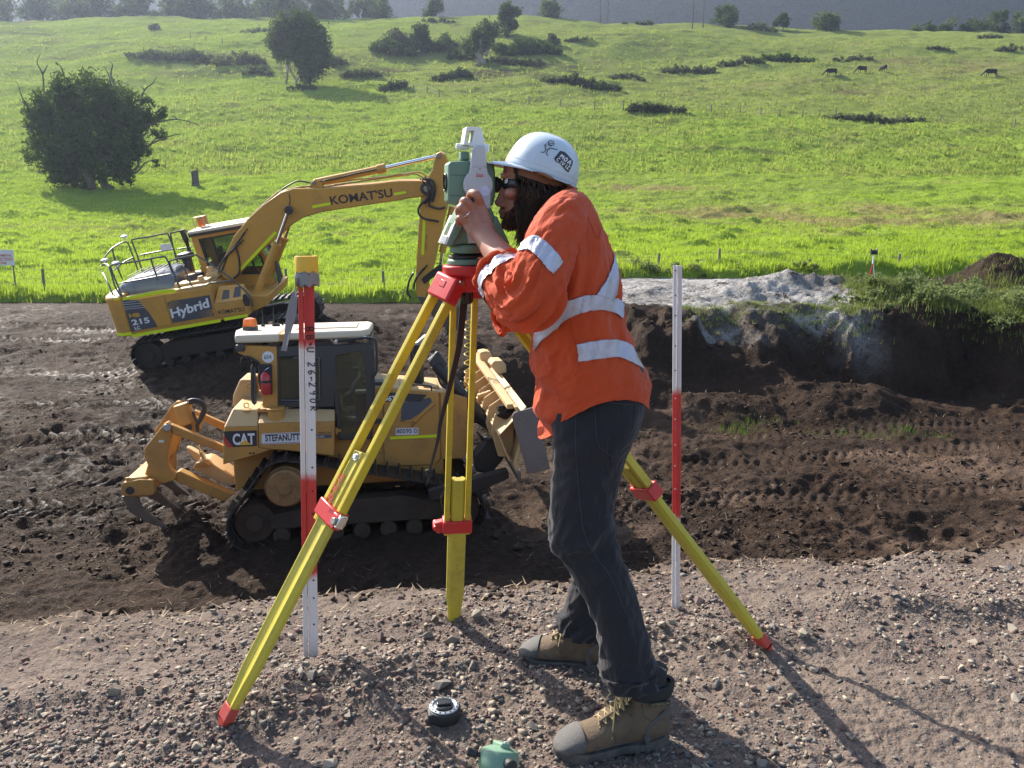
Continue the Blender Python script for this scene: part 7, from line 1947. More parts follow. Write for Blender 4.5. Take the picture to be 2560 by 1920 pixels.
# collar
col = rings_from([(1150, 466, 1240, 412, 2.298, .070), (1150, 455, 1236, 403, 2.30, .060), (1147, 449, 1236, 398, 2.30, .057), (1141, 460, 1244, 406, 2.296, .072), (1139, 470, 1247, 414, 2.292, .084)], 60, 4)
mb = MB(); mb.loft(col, False, False); mb.build('collar', M['orange'], shirt, smooth=True)
# bvh of all the shirt cloth, to lay tapes and seams on it
TB = MB(); TB.loft(TR, False, False); TB.loft(sl, False, False)
bv = BVHTree.FromPolygons([Vector(v) for v in TB.v], TB.f)
bvS = BVHTree.FromPolygons([Vector(v) for r in sl for v in r], MB().loft(sl, False, False).f)
bvT = BVHTree.FromPolygons([Vector(v) for r in TR for v in r], MB().loft(TR, False, False).f)
def drop(tree, k, x, y, off):
    d = ray(*mpx(k, x, y)).normalized()
    h = tree.ray_cast(EYE, d)
    if h[0] is None:
        h = tree.find_nearest(EYE + d * 2.25); nn = h[1]
        if nn.dot(d) > 0: nn = -nn
        return h[0] + nn * off
    nn = h[1]
    if nn.dot(d) > 0: nn = -nn
    return h[0] + nn * off
def band(tree, k, up, lo, mat, parent, name='reflective_tape', off=.0042, nx=54, ny=14):
    def res(pl, n):
        pl = catmull([Vector((x, y, 0)) for x, y in pl], 12) if len(pl) > 2 else [Vector((*pl[0], 0)), Vector((*pl[1], 0))]
        L = [0]
        for i in range(1, len(pl)): L.append(L[-1] + (pl[i] - pl[i - 1]).length)
        o = []
        for q in range(n):
            t = L[-1] * q / (n - 1); i = max(1, next((i for i in range(1, len(L)) if L[i] >= t - 1e-9), len(L) - 1)); f = (t - L[i - 1]) / max(L[i] - L[i - 1], 1e-9)
            o.append(pl[i - 1].lerp(pl[i], f))
        return o
    U, L_ = res(up, nx), res(lo, nx)
    rows = []
    for j in range(ny):
        rows.append([drop(tree, k, *(U[i].lerp(L_[i], j / (ny - 1)))[:2], off) for i in range(nx)])
    mb = MB(); mb.loft(rows, False, False, closed=False); o = mb.build(name, mat, parent, smooth=True, autosmooth=80)
    s_ = o.modifiers.new('t', 'SOLIDIFY'); s_.thickness = .0012; return o
T = M['tape']
band(bvT, 'C', [(682, 1135), (716, 1060), (752, 1018), (850, 955), (930, 930), (1010, 925), (1080, 940), (1128, 962)], [(682, 1210), (718, 1160), (755, 1125), (860, 1040), (935, 1012), (1010, 1000), (1080, 1018), (1124, 1048)], T, shirt)
band(bvT, 'C', [(714, 930), (744, 1000), (745, 1035)], [(676, 962), (696, 1040), (716, 1075)], T, shirt, nx=16)
band(bvT, 'C', [(1078, 715), (1072, 770), (1040, 850), (988, 926)], [(1096, 790), (1098, 860), (1090, 920), (1068, 950)], T, shirt, nx=24)
band(bvT, 'C', [(895, 1176), (980, 1158), (1075, 1150), (1130, 1160), (1172, 1185)], [(905, 1264), (990, 1252), (1090, 1240), (1160, 1262), (1228, 1302)], T, shirt)
band(bvS, 'C', [(588, 690), (630, 655), (685, 628), (740, 662), (790, 715), (824, 762)], [(600, 706), (650, 700), (690, 730), (725, 770), (750, 800), (774, 824)], T, shirt)
rows = []
for i in range(112, 127):
    rg = sl[i]; c0_ = sum(rg, Vector()) / len(rg); sm_ = []
    for j in range(len(rg)):
        p = sum((rg[(j + q) % len(rg)] for q in range(-3, 4)), Vector()) / 7; L_ = max((rg[(j + q) % len(rg)] - c0_).length for q in range(-2, 3)); sm_.append(c0_ + (p - c0_).normalized() * (L_ + .0022))
    rows.append(sm_)
mb = MB(); mb.loft(rows, False, False); mb.build('reflective_tape', T, shirt, smooth=True, autosmooth=80)
def seam(tree, k, pts, mat, parent, r=.0011, off=.0008, name='seam'):
    P_ = catmull([Vector((x, y, 0)) for x, y in pts], 8)
    mb = MB(); mb.tube([drop(tree, k, p.x, p.y, off) for p in P_], r, 5); return mb.build(name, mat, parent, smooth=True)
M['orangeseam'] = plain('orange_stitching', (.42, .05, .012), .8)
seam(bvT, 'C', [(860, 1040), (870, 1120), (895, 1200), (905, 1290), (880, 1340)], M['orangeseam'], shirt)
seam(bvT, 'C', [(735, 430), (800, 450), (880, 440), (905, 425)], M['orangeseam'], shirt)
seam(bvT, 'C', [(905, 440), (960, 560), (1000, 640), (1020, 560), (1030, 540)], M['orangeseam'], shirt)

# ---- jeans
def legr(secs, seed, amp=.0052, n=56, k=8):
    r = rings_from(secs, n, k, .95); m = len(r)
    return fold_rings(r, lambda t: amp * (1.1 + 1.7 * math.exp(-((t - .42) / .10) ** 2) + 3.0 * sstep(.78, .92, t)), 1.1, 16, seed, dirn=(1.0, .6))
pel = rings_from([(1192, 800, 1372, 770, 2.22, .150), (1190, 840, 1392, 800, 2.22, .170), (1190, 872, 1395, 835, 2.215, .178), (1192, 905, 1392, 872, 2.21, .178), (1196, 935, 1384, 905, 2.21, .170), (1205, 960, 1372, 935, 2.21, .150), (1240, 975, 1340, 960, 2.21, .07)], 56, 6)
near = legr([(1191, 880, 1393, 850, 2.135, .080), (1192, 915, 1386, 890, 2.125, .092), (1196, 950, 1368, 940, 2.115, .094), (1196, 990, 1350, 985, 2.11, .090), (1194, 1030, 1336, 1030, 2.10, .085), (1192, 1095, 1323, 1085, 2.09, .078), (1191, 1150, 1319, 1118, 2.075, .073), (1201, 1186, 1324, 1165, 2.07, .069), (1220, 1209, 1342, 1205, 2.065, .068), (1247, 1262, 1362, 1255, 2.055, .066),
             (1270, 1310, 1377, 1305, 2.045, .063), (1289, 1358, 1391, 1352, 2.04, .062), (1294, 1398, 1403, 1388, 2.035, .063), (1296, 1418, 1407, 1412, 2.035, .064), (1303, 1438, 1410, 1436, 2.035, .066), (1310, 1466, 1416, 1466, 2.035, .066), (1312, 1474, 1417, 1474, 2.035, .064)], 4.4)
far = legr([(1200, 890, 1380, 860, 2.29, .085), (1206, 960, 1352, 945, 2.305, .09), (1214, 1040, 1330, 1030, 2.33, .083), (1220, 1110, 1322, 1105, 2.35, .075), (1220, 1165, 1318, 1160, 2.365, .068), (1221, 1209, 1312, 1205, 2.38, .062), (1238, 1247, 1316, 1240, 2.40, .056), (1229, 1286, 1305, 1285, 2.41, .055), (1220, 1318, 1304, 1322, 2.42, .056), (1212, 1338, 1304, 1350, 2.42, .058), (1214, 1362, 1300, 1378, 2.42, .058)], 8.8, .005)
mb = MB(); mb.loft(pel); mb.loft(near); mb.loft(far)
jeans = pr(mb.build('jeans', M['denim'], man))
def remesh(o, vox, sm=4, fac=.5):
    rm = o.modifiers.new('rm', 'REMESH'); rm.mode = 'VOXEL'; rm.voxel_size = vox; rm.use_smooth_shade = True
    if sm: s_ = o.modifiers.new('sm', 'SMOOTH'); s_.iterations = sm; s_.factor = fac
remesh(jeans, .0048, 1)
JB = MB(); JB.loft(pel); JB.loft(near); bvJ = BVHTree.FromPolygons([Vector(v) for v in JB.v], JB.f)
M['denimseam'] = plain('worn_denim_seam', (.048, .049, .058), .9)
seam(bvJ, 'E', [(445, -30), (432, 80), (430, 200), (440, 340), (450, 460), (470, 600), (520, 700), (590, 800), (640, 920), (680, 1020), (705, 1100)], M['denimseam'], jeans, .0009, .0006)
seam(bvJ, 'E', [(512, 0), (520, 90), (530, 190), (560, 230), (612, 258), (640, 220), (652, 160)], M['denimseam'], jeans, .0008, .0006)
seam(bvJ, 'E', [(512, -2), (580, 12), (700, 22)], M['denimseam'], jeans, .0008, .0006)
band(bvJ, 'E', [(575, 1262), (640, 1276), (720, 1272), (792, 1252)], [(577, 1276), (640, 1290), (720, 1286), (795, 1266)], M['denim'], jeans, 'hem', .0035, 30, 3)

# ---- body: one continuous figure under the clothes
B = MB()
def L2(rings): B.loft(rings)
shrink = lambda rings, f: [[(sum(rg, Vector()) / len(rg)) + (p - sum(rg, Vector()) / len(rg)) * f for p in rg] for rg in rings]
L2(shrink(rings_from(torso[2:], 24, 3), .86)); L2(shrink(pel, .86)); L2(shrink(near[::4], .80)); L2(shrink(far[::4], .80))
HY = 2.33
# head: stacked outlines, nose side first
head = [(1118, 312, 1200, 310, .052), (1100, 328, 1222, 322, .068), (1090, 348, 1232, 340, .074), (1087, 364, 1235, 358, .076), (1086, 376, 1236, 374, .077), (1091, 386, 1235, 386, .077), (1090, 398, 1232, 398, .076), (1088, 412, 1226, 410, .074), (1087, 424, 1218, 422, .071), (1086, 438, 1208, 436, .067), (1086, 448, 1200, 446, .065),
        (1085, 456, 1192, 454, .063), (1087, 464, 1184, 460, .060), (1088, 472, 1176, 468, .057), (1090, 482, 1164, 476, .052), (1094, 492, 1150, 482, .045), (1104, 499, 1136, 490, .032)]
HR = []
for fx, fy, bx, by, ry in head:
    F_ = atY('.', fx, fy, HY); B_ = atY('.', bx, by, HY); c = (F_ + B_) / 2; a = (B_ - F_) / 2; rg = []
    for j in range(36):
        th = 2 * math.pi * j / 36; ct, st_ = math.cos(th), math.sin(th)
        w = ry * (1 - .20 * max(0, -ct) ** 1.5)
        rg.append(c + a * math.copysign(abs(ct) ** .9, ct) + Vector((0, -w * st_, 0)))
    HR.append(rg)
B.loft(HR)
def fx_(x, y, Y): return atY('.', x, y, Y)
B.loft([[fx_(1092, 392, HY - .010), fx_(1092, 392, HY + .010), fx_(1100, 392, HY + .010), fx_(1100, 392, HY - .010)], [fx_(1080, 408, HY - .009), fx_(1080, 408, HY + .009), fx_(1098, 410, HY + .014), fx_(1098, 410, HY - .014)],
        [fx_(1074, 426, HY - .009), fx_(1074, 426, HY + .009), fx_(1096, 428, HY + .018), fx_(1096, 428, HY - .018)], [fx_(1067, 439, HY - .010), fx_(1067, 439, HY + .010), fx_(1094, 440, HY + .021), fx_(1094, 440, HY - .021)], [fx_(1074, 446, HY - .009), fx_(1074, 446, HY + .009), fx_(1092, 448, HY + .018), fx_(1092, 448, HY - .018)]])
for x, y, dy, r in [(1081, 443, -.014, .0075), (1081, 443, .014, .0075), (1083, 457, 0, .009), (1085, 468, 0, .0085), (1094, 487, 0, .016), (1090, 380, -.022, .012), (1090, 380, .022, .012), (1104, 418, -.046, .020), (1104, 418, .046, .020)]:
    B.sphere(fx_(x, y, HY + dy), r, 8, (1, 1.5, .8))
for s in (-1, 1):   # ears
    B.sphere(fx_(1166, 410, HY + s * .074), .028, 8, (.55, .28, 1))
L2(tube_rings([fx_(1172, 420, HY), fx_(1190, 455, 2.31), fx_(1210, 490, 2.28), fx_(1225, 530, 2.26)], [.056, .058, .064, .09], 24, 4))
# left arm and forearm
WL = fx_(1049, 512, 2.165)
L2(tube_rings([fx_(1232, 462, 2.17), fx_(1200, 512, 2.08), fx_(1162, 606, 1.99), fx_(1148, 640, 1.985)], [.05, .052, .045, .040], 20, 4))
L2(tube_rings([fx_(1148, 640, 1.985), fx_(1122, 612, 2.02), fx_(1094, 572, 2.075), fx_(1068, 538, 2.125), WL, fx_(1042, 498, 2.18)], [.044, .046, .042, .034, (.030, .024), (.034, .022)], 24, 6))
# palm of the left hand, back towards us
kn = [fx_(1040, 446, 2.205), fx_(1024, 455, 2.195), fx_(1016, 469, 2.195), fx_(1009, 486, 2.20)]   # index..little knuckles
wr = [fx_(1062, 506, 2.18), fx_(1052, 510, 2.172), fx_(1044, 514, 2.172), fx_(1036, 518, 2.18)]
rings = []
for t in (0, .25, .5, .75, 1.0):
    top = [a.lerp(b, t) for a, b in zip(wr, kn)]
    bow = .010 * math.sin(math.pi * t)
    up_ = [p + Vector((.0, -.011 - bow * .4, 0)) for p in top]; dn_ = [p + Vector((.004, .014, 0)) for p in reversed(top)]
    rings.append(up_ + dn_)
B.loft(rings)
for a, b in zip(wr, kn): B.tube([a, a.lerp(b, .5) + Vector((0, -.005, 0)), b], [.015, .0135, .0125], 10, smooth=3)
fing = [  # knuckle, middle joint, end joint, tip
    [kn[0], fx_(1030, 421, 2.185), fx_(1019, 417, 2.205), fx_(1013, 424, 2.232)],
    [kn[1], fx_(1007, 434, 2.178), fx_(999, 437, 2.20), fx_(998, 447, 2.222)],
    [kn[2], fx_(997, 449, 2.180), fx_(990, 454, 2.20), fx_(991, 465, 2.218)],
    [kn[3], fx_(996, 471, 2.192), fx_(989, 476, 2.207), fx_(992, 484, 2.222)]]
for i, f_ in enumerate(fing):
    r0 = (.0108, .0105, .0100, .0088)[i]
    B.tube(f_, [r0 * 1.12, r0, r0 * .93, r0 * .80], 12, smooth=5)
    B.sphere(f_[1], r0 * 1.06, 6); B.sphere(f_[3], r0 * .84, 6)
th_ = [fx_(1048, 500, 2.19), fx_(1040, 478, 2.222), fx_(1034, 458, 2.238), fx_(1027, 444, 2.242)]
B.tube(th_, [.017, .0145, .012, .0095], 12, smooth=5); B.sphere(th_[-1], .0098, 6)
# right arm, mostly hidden behind the tripod
L2(tube_rings([fx_(1250, 520, 2.38), fx_(1210, 600, 2.44), fx_(1160, 650, 2.46)], [.05, .046, .042], 20, 4))
WR = fx_(1052, 622, 2.40)
L2(tube_rings([fx_(1160, 650, 2.46), fx_(1110, 672, 2.44), fx_(1080, 658, 2.42), WR, fx_(1046, 608, 2.395)], [.04, .036, .031, (.024, .026), (.020, .03)], 20, 5))
for i in range(4):
    b0 = fx_(1044 - i * 3, 600 + i * 5, 2.385 + i * .003)
    f_ = [b0, b0 + Vector((-.022, -.012, .020)), b0 + Vector((-.032, -.036, .020)), b0 + Vector((-.030, -.054, .010))]
    B.tube(f_, [.011, .0098, .009, .0078], 10, smooth=4); B.sphere(f_[-1], .0078, 6)
B.tube([WR, fx_(1046, 600, 2.42), fx_(1038, 590, 2.42), fx_(1030, 586, 2.41)], [.016, .013, .011, .009], 10, smooth=4)
body = pr(B.build('body', M['skin'], man)); remesh(body, .0033, 2, .5)
# nails and ring
for i, f_ in enumerate(fing):
    pass
mb = MB(); p = fing[2][0].lerp(fing[2][1], .45); ax = (fing[2][1] - fing[2][0]); mb_r = MB()
a_, b_, d_ = basis_for(ax)
mb_r.tube([p + a_ * (.0122 * math.cos(q)) + b_ * (.0122 * math.sin(q)) for q in [i * math.pi / 12 for i in range(24)]], .0019, 6, closed=True); pr(mb_r.build('finger_ring', M['chrome'], man, smooth=True))
# eyes
M['eyewhite'] = plain('eye_white', (.6, .58, .55), .2); M['iris'] = plain('brown_iris', (.05, .03, .02), .15)
for s in (-1, 1):
    c = fx_(1099, 393, HY + s * .031); mb = MB(); mb.sphere(c, .0118, 8); mb.cur = 1; mb.sphere(c + Vector((-.0088, 0, 0)), .0050, 6); mb.build('eye', [M['eyewhite'], M['iris']], body, smooth=True)
# sunglasses: dark wrap lens and temple
sg = MB()
for s in (-1, 1):
    rows = []
    for v in range(7):
        vy = 384 + 24 * v / 6
        row = []
        for u in range(9):
            q = u / 8; yy = .004 + .060 * q; xx = 1083 + 3 * abs(v - 3) * .4 + 36 * q ** 2.4
            row.append(fx_(xx, vy + 1.5 * q + (v - 3) * -1.2 * q ** 3, HY + s * yy))
        rows.append(row)
    sg.loft(rows, False, False, closed=False)
o = sg.build('sunglasses', M['blackgloss'], man, smooth=True, autosmooth=60); pr(o); s_ = o.modifiers.new('t', 'SOLIDIFY'); s_.thickness = .0022
for s in (-1, 1):
    mb = MB(); mb.tube([fx_(1117, 388, HY + s * .064), fx_(1140, 392, HY + s * .079), fx_(1165, 396, HY + s * .080), fx_(1176, 408, HY + s * .078)], .0028, 6, smooth=3); mb.build('temple_arm', M['blackgloss'], o, smooth=True)
# ---- helmet
M['helmet'] = paint('pale_blue_white_helmet', (.50, .58, .65), dirt=(.3, .29, .26), amt=.4, rough=.32, scale=14, spec=.5)
RA, RBk = fx_(1094, 352, HY), fx_(1242, 404, HY)      # rim line, front and back of the shell
hc = (RA + RBk) / 2; ex = (RA - RBk).normalized(); ey = Vector((0, 1, 0)); ez = ex.cross(ey).normalized()
if ez.z < 0: ez = -ez
hl = (RA - RBk).length / 2; hw = .105; hh = .104
rings = []
NP = 64
def hp(th, ph, g=0):
    cph, sph = max(0.0, math.cos(ph)) ** .80, math.sin(ph) ** .95
    x = (hl + g) * math.cos(th) * cph; y = (hw + g) * math.sin(th) * cph; z = (hh + g) * sph
    ridge = .004 * math.exp(-((y) / .018) ** 2) * (sph > .25) * min(1, sph * 1.4)
    return hc + ex * x + ey * y + ez * (z + ridge)
for i in range(26):
    ph = (math.pi / 2) * min(.995, (i / 25))
    rings.append([hp(2 * math.pi * j / NP, ph) for j in range(NP)])
mb = MB(); mb.loft(rings, False, True)
helm = pr(mb.build('helmet', M['helmet'], man, smooth=True, autosmooth=60)); s_ = helm.modifiers.new('t', 'SOLIDIFY'); s_.thickness = .003; s_.offset = 1
# rim and peak
rim = []
for w in (0, 1, 2, 3):
    rg = []
    for j in range(NP):
        th = 2 * math.pi * j / NP; fr_ = max(0, math.cos(th)) ** 2.2
        e = (.0, .35, .7, 1.0)[w]; g = e * (.010 + .042 * fr_)
        rg.append(hc + ex * ((hl + g) * math.cos(th)) + ey * ((hw + g * (1 if fr_ < .1 else .6)) * math.sin(th)) + ez * (.002 - e * (.003 + .016 * fr_ * e)))
    rim.append(rg)
mb = MB(); mb.loft(rim, False, False); o = mb.build('peak', M['helmet'], helm, smooth=True, autosmooth=60); s_ = o.modifiers.new('t', 'SOLIDIFY'); s_.thickness = .003
mb = MB(); mb.tube([hp(2 * math.pi * j / 60, .16, .0022) for j in range(60)], .0016, 6, closed=True); mb.build('moulded_ridge', M['helmet'], helm, smooth=True)
bvH = BVHTree.FromPolygons([Vector(v) for r in rings for v in r], MB().loft(rings, False, True).f)
# inner harness band and nape strap
mb = MB(); hb = []
for g, z in ((-.010, -.004), (-.012, -.022)):
    hb.append([hc + ex * ((hl + g) * math.cos(2 * math.pi * j / 48)) + ey * ((hw + g) * math.sin(2 * math.pi * j / 48)) + ez * z for j in range(48)])
mb.loft(hb, False, False); mb.build('harness_band', plain('brown_sweat_band', (.16, .07, .03), .7), helm, smooth=True)
mb = MB(); mb.tube([drop(bvH, 'D', x, y, .012) + Vector((0, 0, -.006)) for x, y in [(1130, 495), (1230, 520), (1300, 560), (1380, 600), (1450, 650), (1500, 690)]], .004, 6, smooth=3); mb.build('harness_strap', plain('brown_sweat_band_strap', (.2, .08, .03), .7), helm, smooth=True)
# stickers on the shell
M['stickerblack'] = plain('black_sticker', (.03, .03, .035), .4); M['stickerwhite'] = plain('white_sticker_print', (.66, .68, .70), .4)
def strokes(k, polys, wpx, mat, off, name='sticker_print'):
    mb = MB()
    for pl in polys:
        P_ = [Vector((x, y, 0)) for x, y in pl]
        if len(P_) > 2: P_ = catmull(P_, 3)
        lf, rt = [], []
        for i, p in enumerate(P_):
            d = P_[min(i + 1, len(P_) - 1)] - P_[max(i - 1, 0)]; d = d.normalized() if d.length > 1e-6 else Vector((1, 0, 0)); q = Vector((-d.y, d.x, 0)) * wpx / 2
            lf.append(drop(bvH, k, (p + q).x, (p + q).y, off)); rt.append(drop(bvH, k, (p - q).x, (p - q).y, off))
        n = len(P_); mb.add(lf + rt, [[i, i + 1, n + i + 1, n + i] for i in range(n - 1)])
    return mb.build(name, mat, helm)
def patch(k, pts, mat, off, name='sticker'):
    """outline filled by a fan from its middle, laid on the shell"""
    n = len(pts); cx_ = sum(p[0] for p in pts) / n; cy_ = sum(p[1] for p in pts) / n; rows = []
    for f_ in (0.02, .35, .7, 1.0): rows.append([drop(bvH, k, cx_ + (x - cx_) * f_, cy_ + (y - cy_) * f_, off) for x, y in pts])
    mb = MB(); mb.loft(rows, True, False); return mb.build(name, mat, helm, smooth=True)
patch('D', [(1318, 385), (1350, 345), (1375, 312), (1420, 322), (1450, 350), (1480, 385), (1500, 410), (1490, 450), (1478, 480), (1455, 518), (1425, 495), (1400, 462), (1370, 430), (1335, 415)], M['stickerblack'], .0040)
# round letters of the firm's name, two rows sloping down the shell
def sticker_word(word, x0, y0, dx, dy, cw, chh, wpx):
    ln = math.hypot(dx, dy); ux, uy = dx / ln, dy / ln; vx, vy = uy, -ux
    if vy > 0: vx, vy = -vx, -vy
    polys = []; a = 0
    for chx in word:
        for st_ in HAND.get(chx, []):
            polys.append([(x0 + ux * (a + p * cw) + vx * q * chh, y0 + uy * (a + p * cw) + vy * q * chh) for p, q in st_])
        a += cw * (1.12 if chx != 'I' else .8)
    return polys
strokes('D', sticker_word('MOA', 1368, 372, 105, 82, 40, 30, 0), 9, M['stickerwhite'], .0048)
strokes('D', sticker_word('CIVIL', 1338, 402, 125, 100, 31, 26, 0), 7, M['stickerwhite'], .0048)
# small generic worker figure
strokes('D', [[(1250, 262), (1235, 290), (1262, 300), (1285, 285)], [(1262, 250), (1280, 268), (1300, 262)], [(1270, 285), (1310, 292), (1350, 302)], [(1240, 300), (1228, 325), (1192, 325)], [(1262, 305), (1245, 335), (1262, 358)], [(1235, 272), (1228, 262), (1250, 245)]], 7, M['stickerblack'], .0045)
strokes('D', [[(1262, 228), (1285, 216), (1312, 228), (1318, 250), (1300, 262), (1275, 252), (1262, 228)], [(1258, 236), (1322, 246)]], 6, M['stickerblack'], .0045)
# ---- hair and beard as many fine locks
def hairmat(name, a, b):
    t = NT(name); c = t.mix(t.attr('tone'), a, b)
    d = t.bsdf(c, .38, 0, None, .6); tr = t.n('ShaderNodeBsdfTranslucent'); t.l(c, tr.inputs['Color'])
    mx = t.n('ShaderNodeMixShader'); mx.inputs[0].default_value = .35; t.l(d.outputs[0], mx.inputs[1]); t.l(tr.outputs[0], mx.inputs[2]); return t.done(mx)
def locks(name, paths, width, mat, parent, tones):
    """paths: list of point lists; each becomes a thin tapering blade, three sided"""
    V = []; F = []; TN = []
    for pts, w, tn in zip(paths, width, tones):
        P_ = catmull(pts, 3); n = len(P_); base = len(V)
        for i, p in enumerate(P_):
            t = i / (n - 1); ww = w * (.5 + 1.1 * math.sin(math.pi * min(1, .15 + t * .8))) * (1 - t ** 4 * .95)
            d = (P_[min(i + 1, n - 1)] - P_[max(i - 1, 0)]).normalized(); a, b, _ = basis_for(d)
            for q in range(3):
                an = q * 2.094; V.append(tuple(p + a * (ww * math.cos(an)) + b * (ww * .5 * math.sin(an)))); TN.append(tn)
        for i in range(n - 1):
            for q in range(3): F.append((base + i * 3 + q, base + i * 3 + (q + 1) % 3, base + (i + 1) * 3 + (q + 1) % 3, base + (i + 1) * 3 + q))
    o = npmesh(name, V, F, mat, parent, smooth=True, attrs={'tone': TN}); return o
M['hair'] = hairmat('long_brown_hair', (.028, .015, .009), (.17, .095, .042)); M['beardm'] = hairmat('dark_beard_hair', (.022, .012, .008), (.28, .16, .07))
rr_ = random.Random(5)
paths, ws, tn = [], [], []
for i in range(2300):
    s = -1 if rr_.random() < .68 else 1
    u = rr_.random()
    x0 = 1108 + 128 * u; y0 = 358 + 52 * ((x0 - 1094) / 148) - 4
    side = math.sin(math.pi * min(1, max(0.02, (x0 - 1078) / 172))) ** .5
    Y0 = HY + s * (.080 * side) * (.75 + .28 * rr_.random())
    g = rr_.gauss(0, 1)
    x2 = 1124 + 72 * u ** 1.1 + 6 * g; y2 = 470 + 34 * rr_.random() - 24 * u + (10 if .1 < u < .4 else 0)
    x1 = (x0 + x2) / 2 + 9 + 3 * rr_.gauss(0, 1) - 2 * (u < .2); y1 = (y0 + y2) / 2
    Ym = HY + s * .090 * (.8 + .3 * rr_.random()) * max(.55, side)
    Y2 = 2.30 + s * (.060 + .03 * rr_.random())
    wav = .006 * rr_.gauss(0, 1)
    paths.append([fx_(x0, y0, Y0), fx_(x1 + 2, y0 + (y2 - y0) * .3, Ym) + Vector((wav, 0, 0)), fx_(x1, y0 + (y2 - y0) * .65, Ym) - Vector((wav, 0, 0)), fx_(x2, y2, Y2)])
    ws.append(.0012 * rr_.uniform(.6, 1.3)); tn.append(min(1, max(0, rr_.random() ** 2.2 * .8 + (.55 if (x2 < 1150 and rr_.random() < .5) else 0))))
for i in range(340):   # loose pale ends in front of the collar
    x0 = 1118 + 26 * rr_.random(); y0 = 470 + 20 * rr_.random(); Y0 = 2.27 + .05 * rr_.random()
    paths.append([fx_(x0, y0, Y0), fx_(x0 + rr_.gauss(2, 4), y0 + 25, Y0 - .01), fx_(x0 + rr_.gauss(-2, 8), y0 + 42 + 14 * rr_.random(), Y0 - .02)]); ws.append(.0010); tn.append(rr_.uniform(1.2, 2.0))
o = locks('hair', paths, ws, M['hair'], man, tn); pr(o)
HB = MB(); HB.loft(HR); bvHd = BVHTree.FromPolygons([Vector(v) for v in HB.v], HB.f)
paths, ws, tn = [], [], []
for i in range(1900):
    x = rr_.uniform(1086, 1150); y = rr_.uniform(446, 502)
    if y < 446 + (x - 1086) * -.15 or (x < 1092 and 452 < y < 470) or (y < 462 - (x - 1092) * .9 and x > 1092 and y < 455): continue
    p = drop(bvHd, '.', x, y, .000)
    if rr_.random() < .4: p = Vector((p.x, 2 * HY - p.y, p.z))
    sgn = -1 if p.y < HY else 1
    L_ = rr_.uniform(.006, .014)
    d = Vector((-.45 - .3 * rr_.random(), .35 * sgn * rr_.random(), -.9)).normalized()
    nrm = Vector((p.x - fx_(1140, y, HY).x, (p.y - HY) * 1.3, 0)).normalized()
    paths.append([p, p + nrm * L_ * .4 + d * L_ * .4, p + nrm * L_ * .45 + d * L_]); ws.append(.0008); tn.append(rr_.random() ** 2)
o = locks('beard', paths, ws, M['beardm'], man, tn); pr(o)

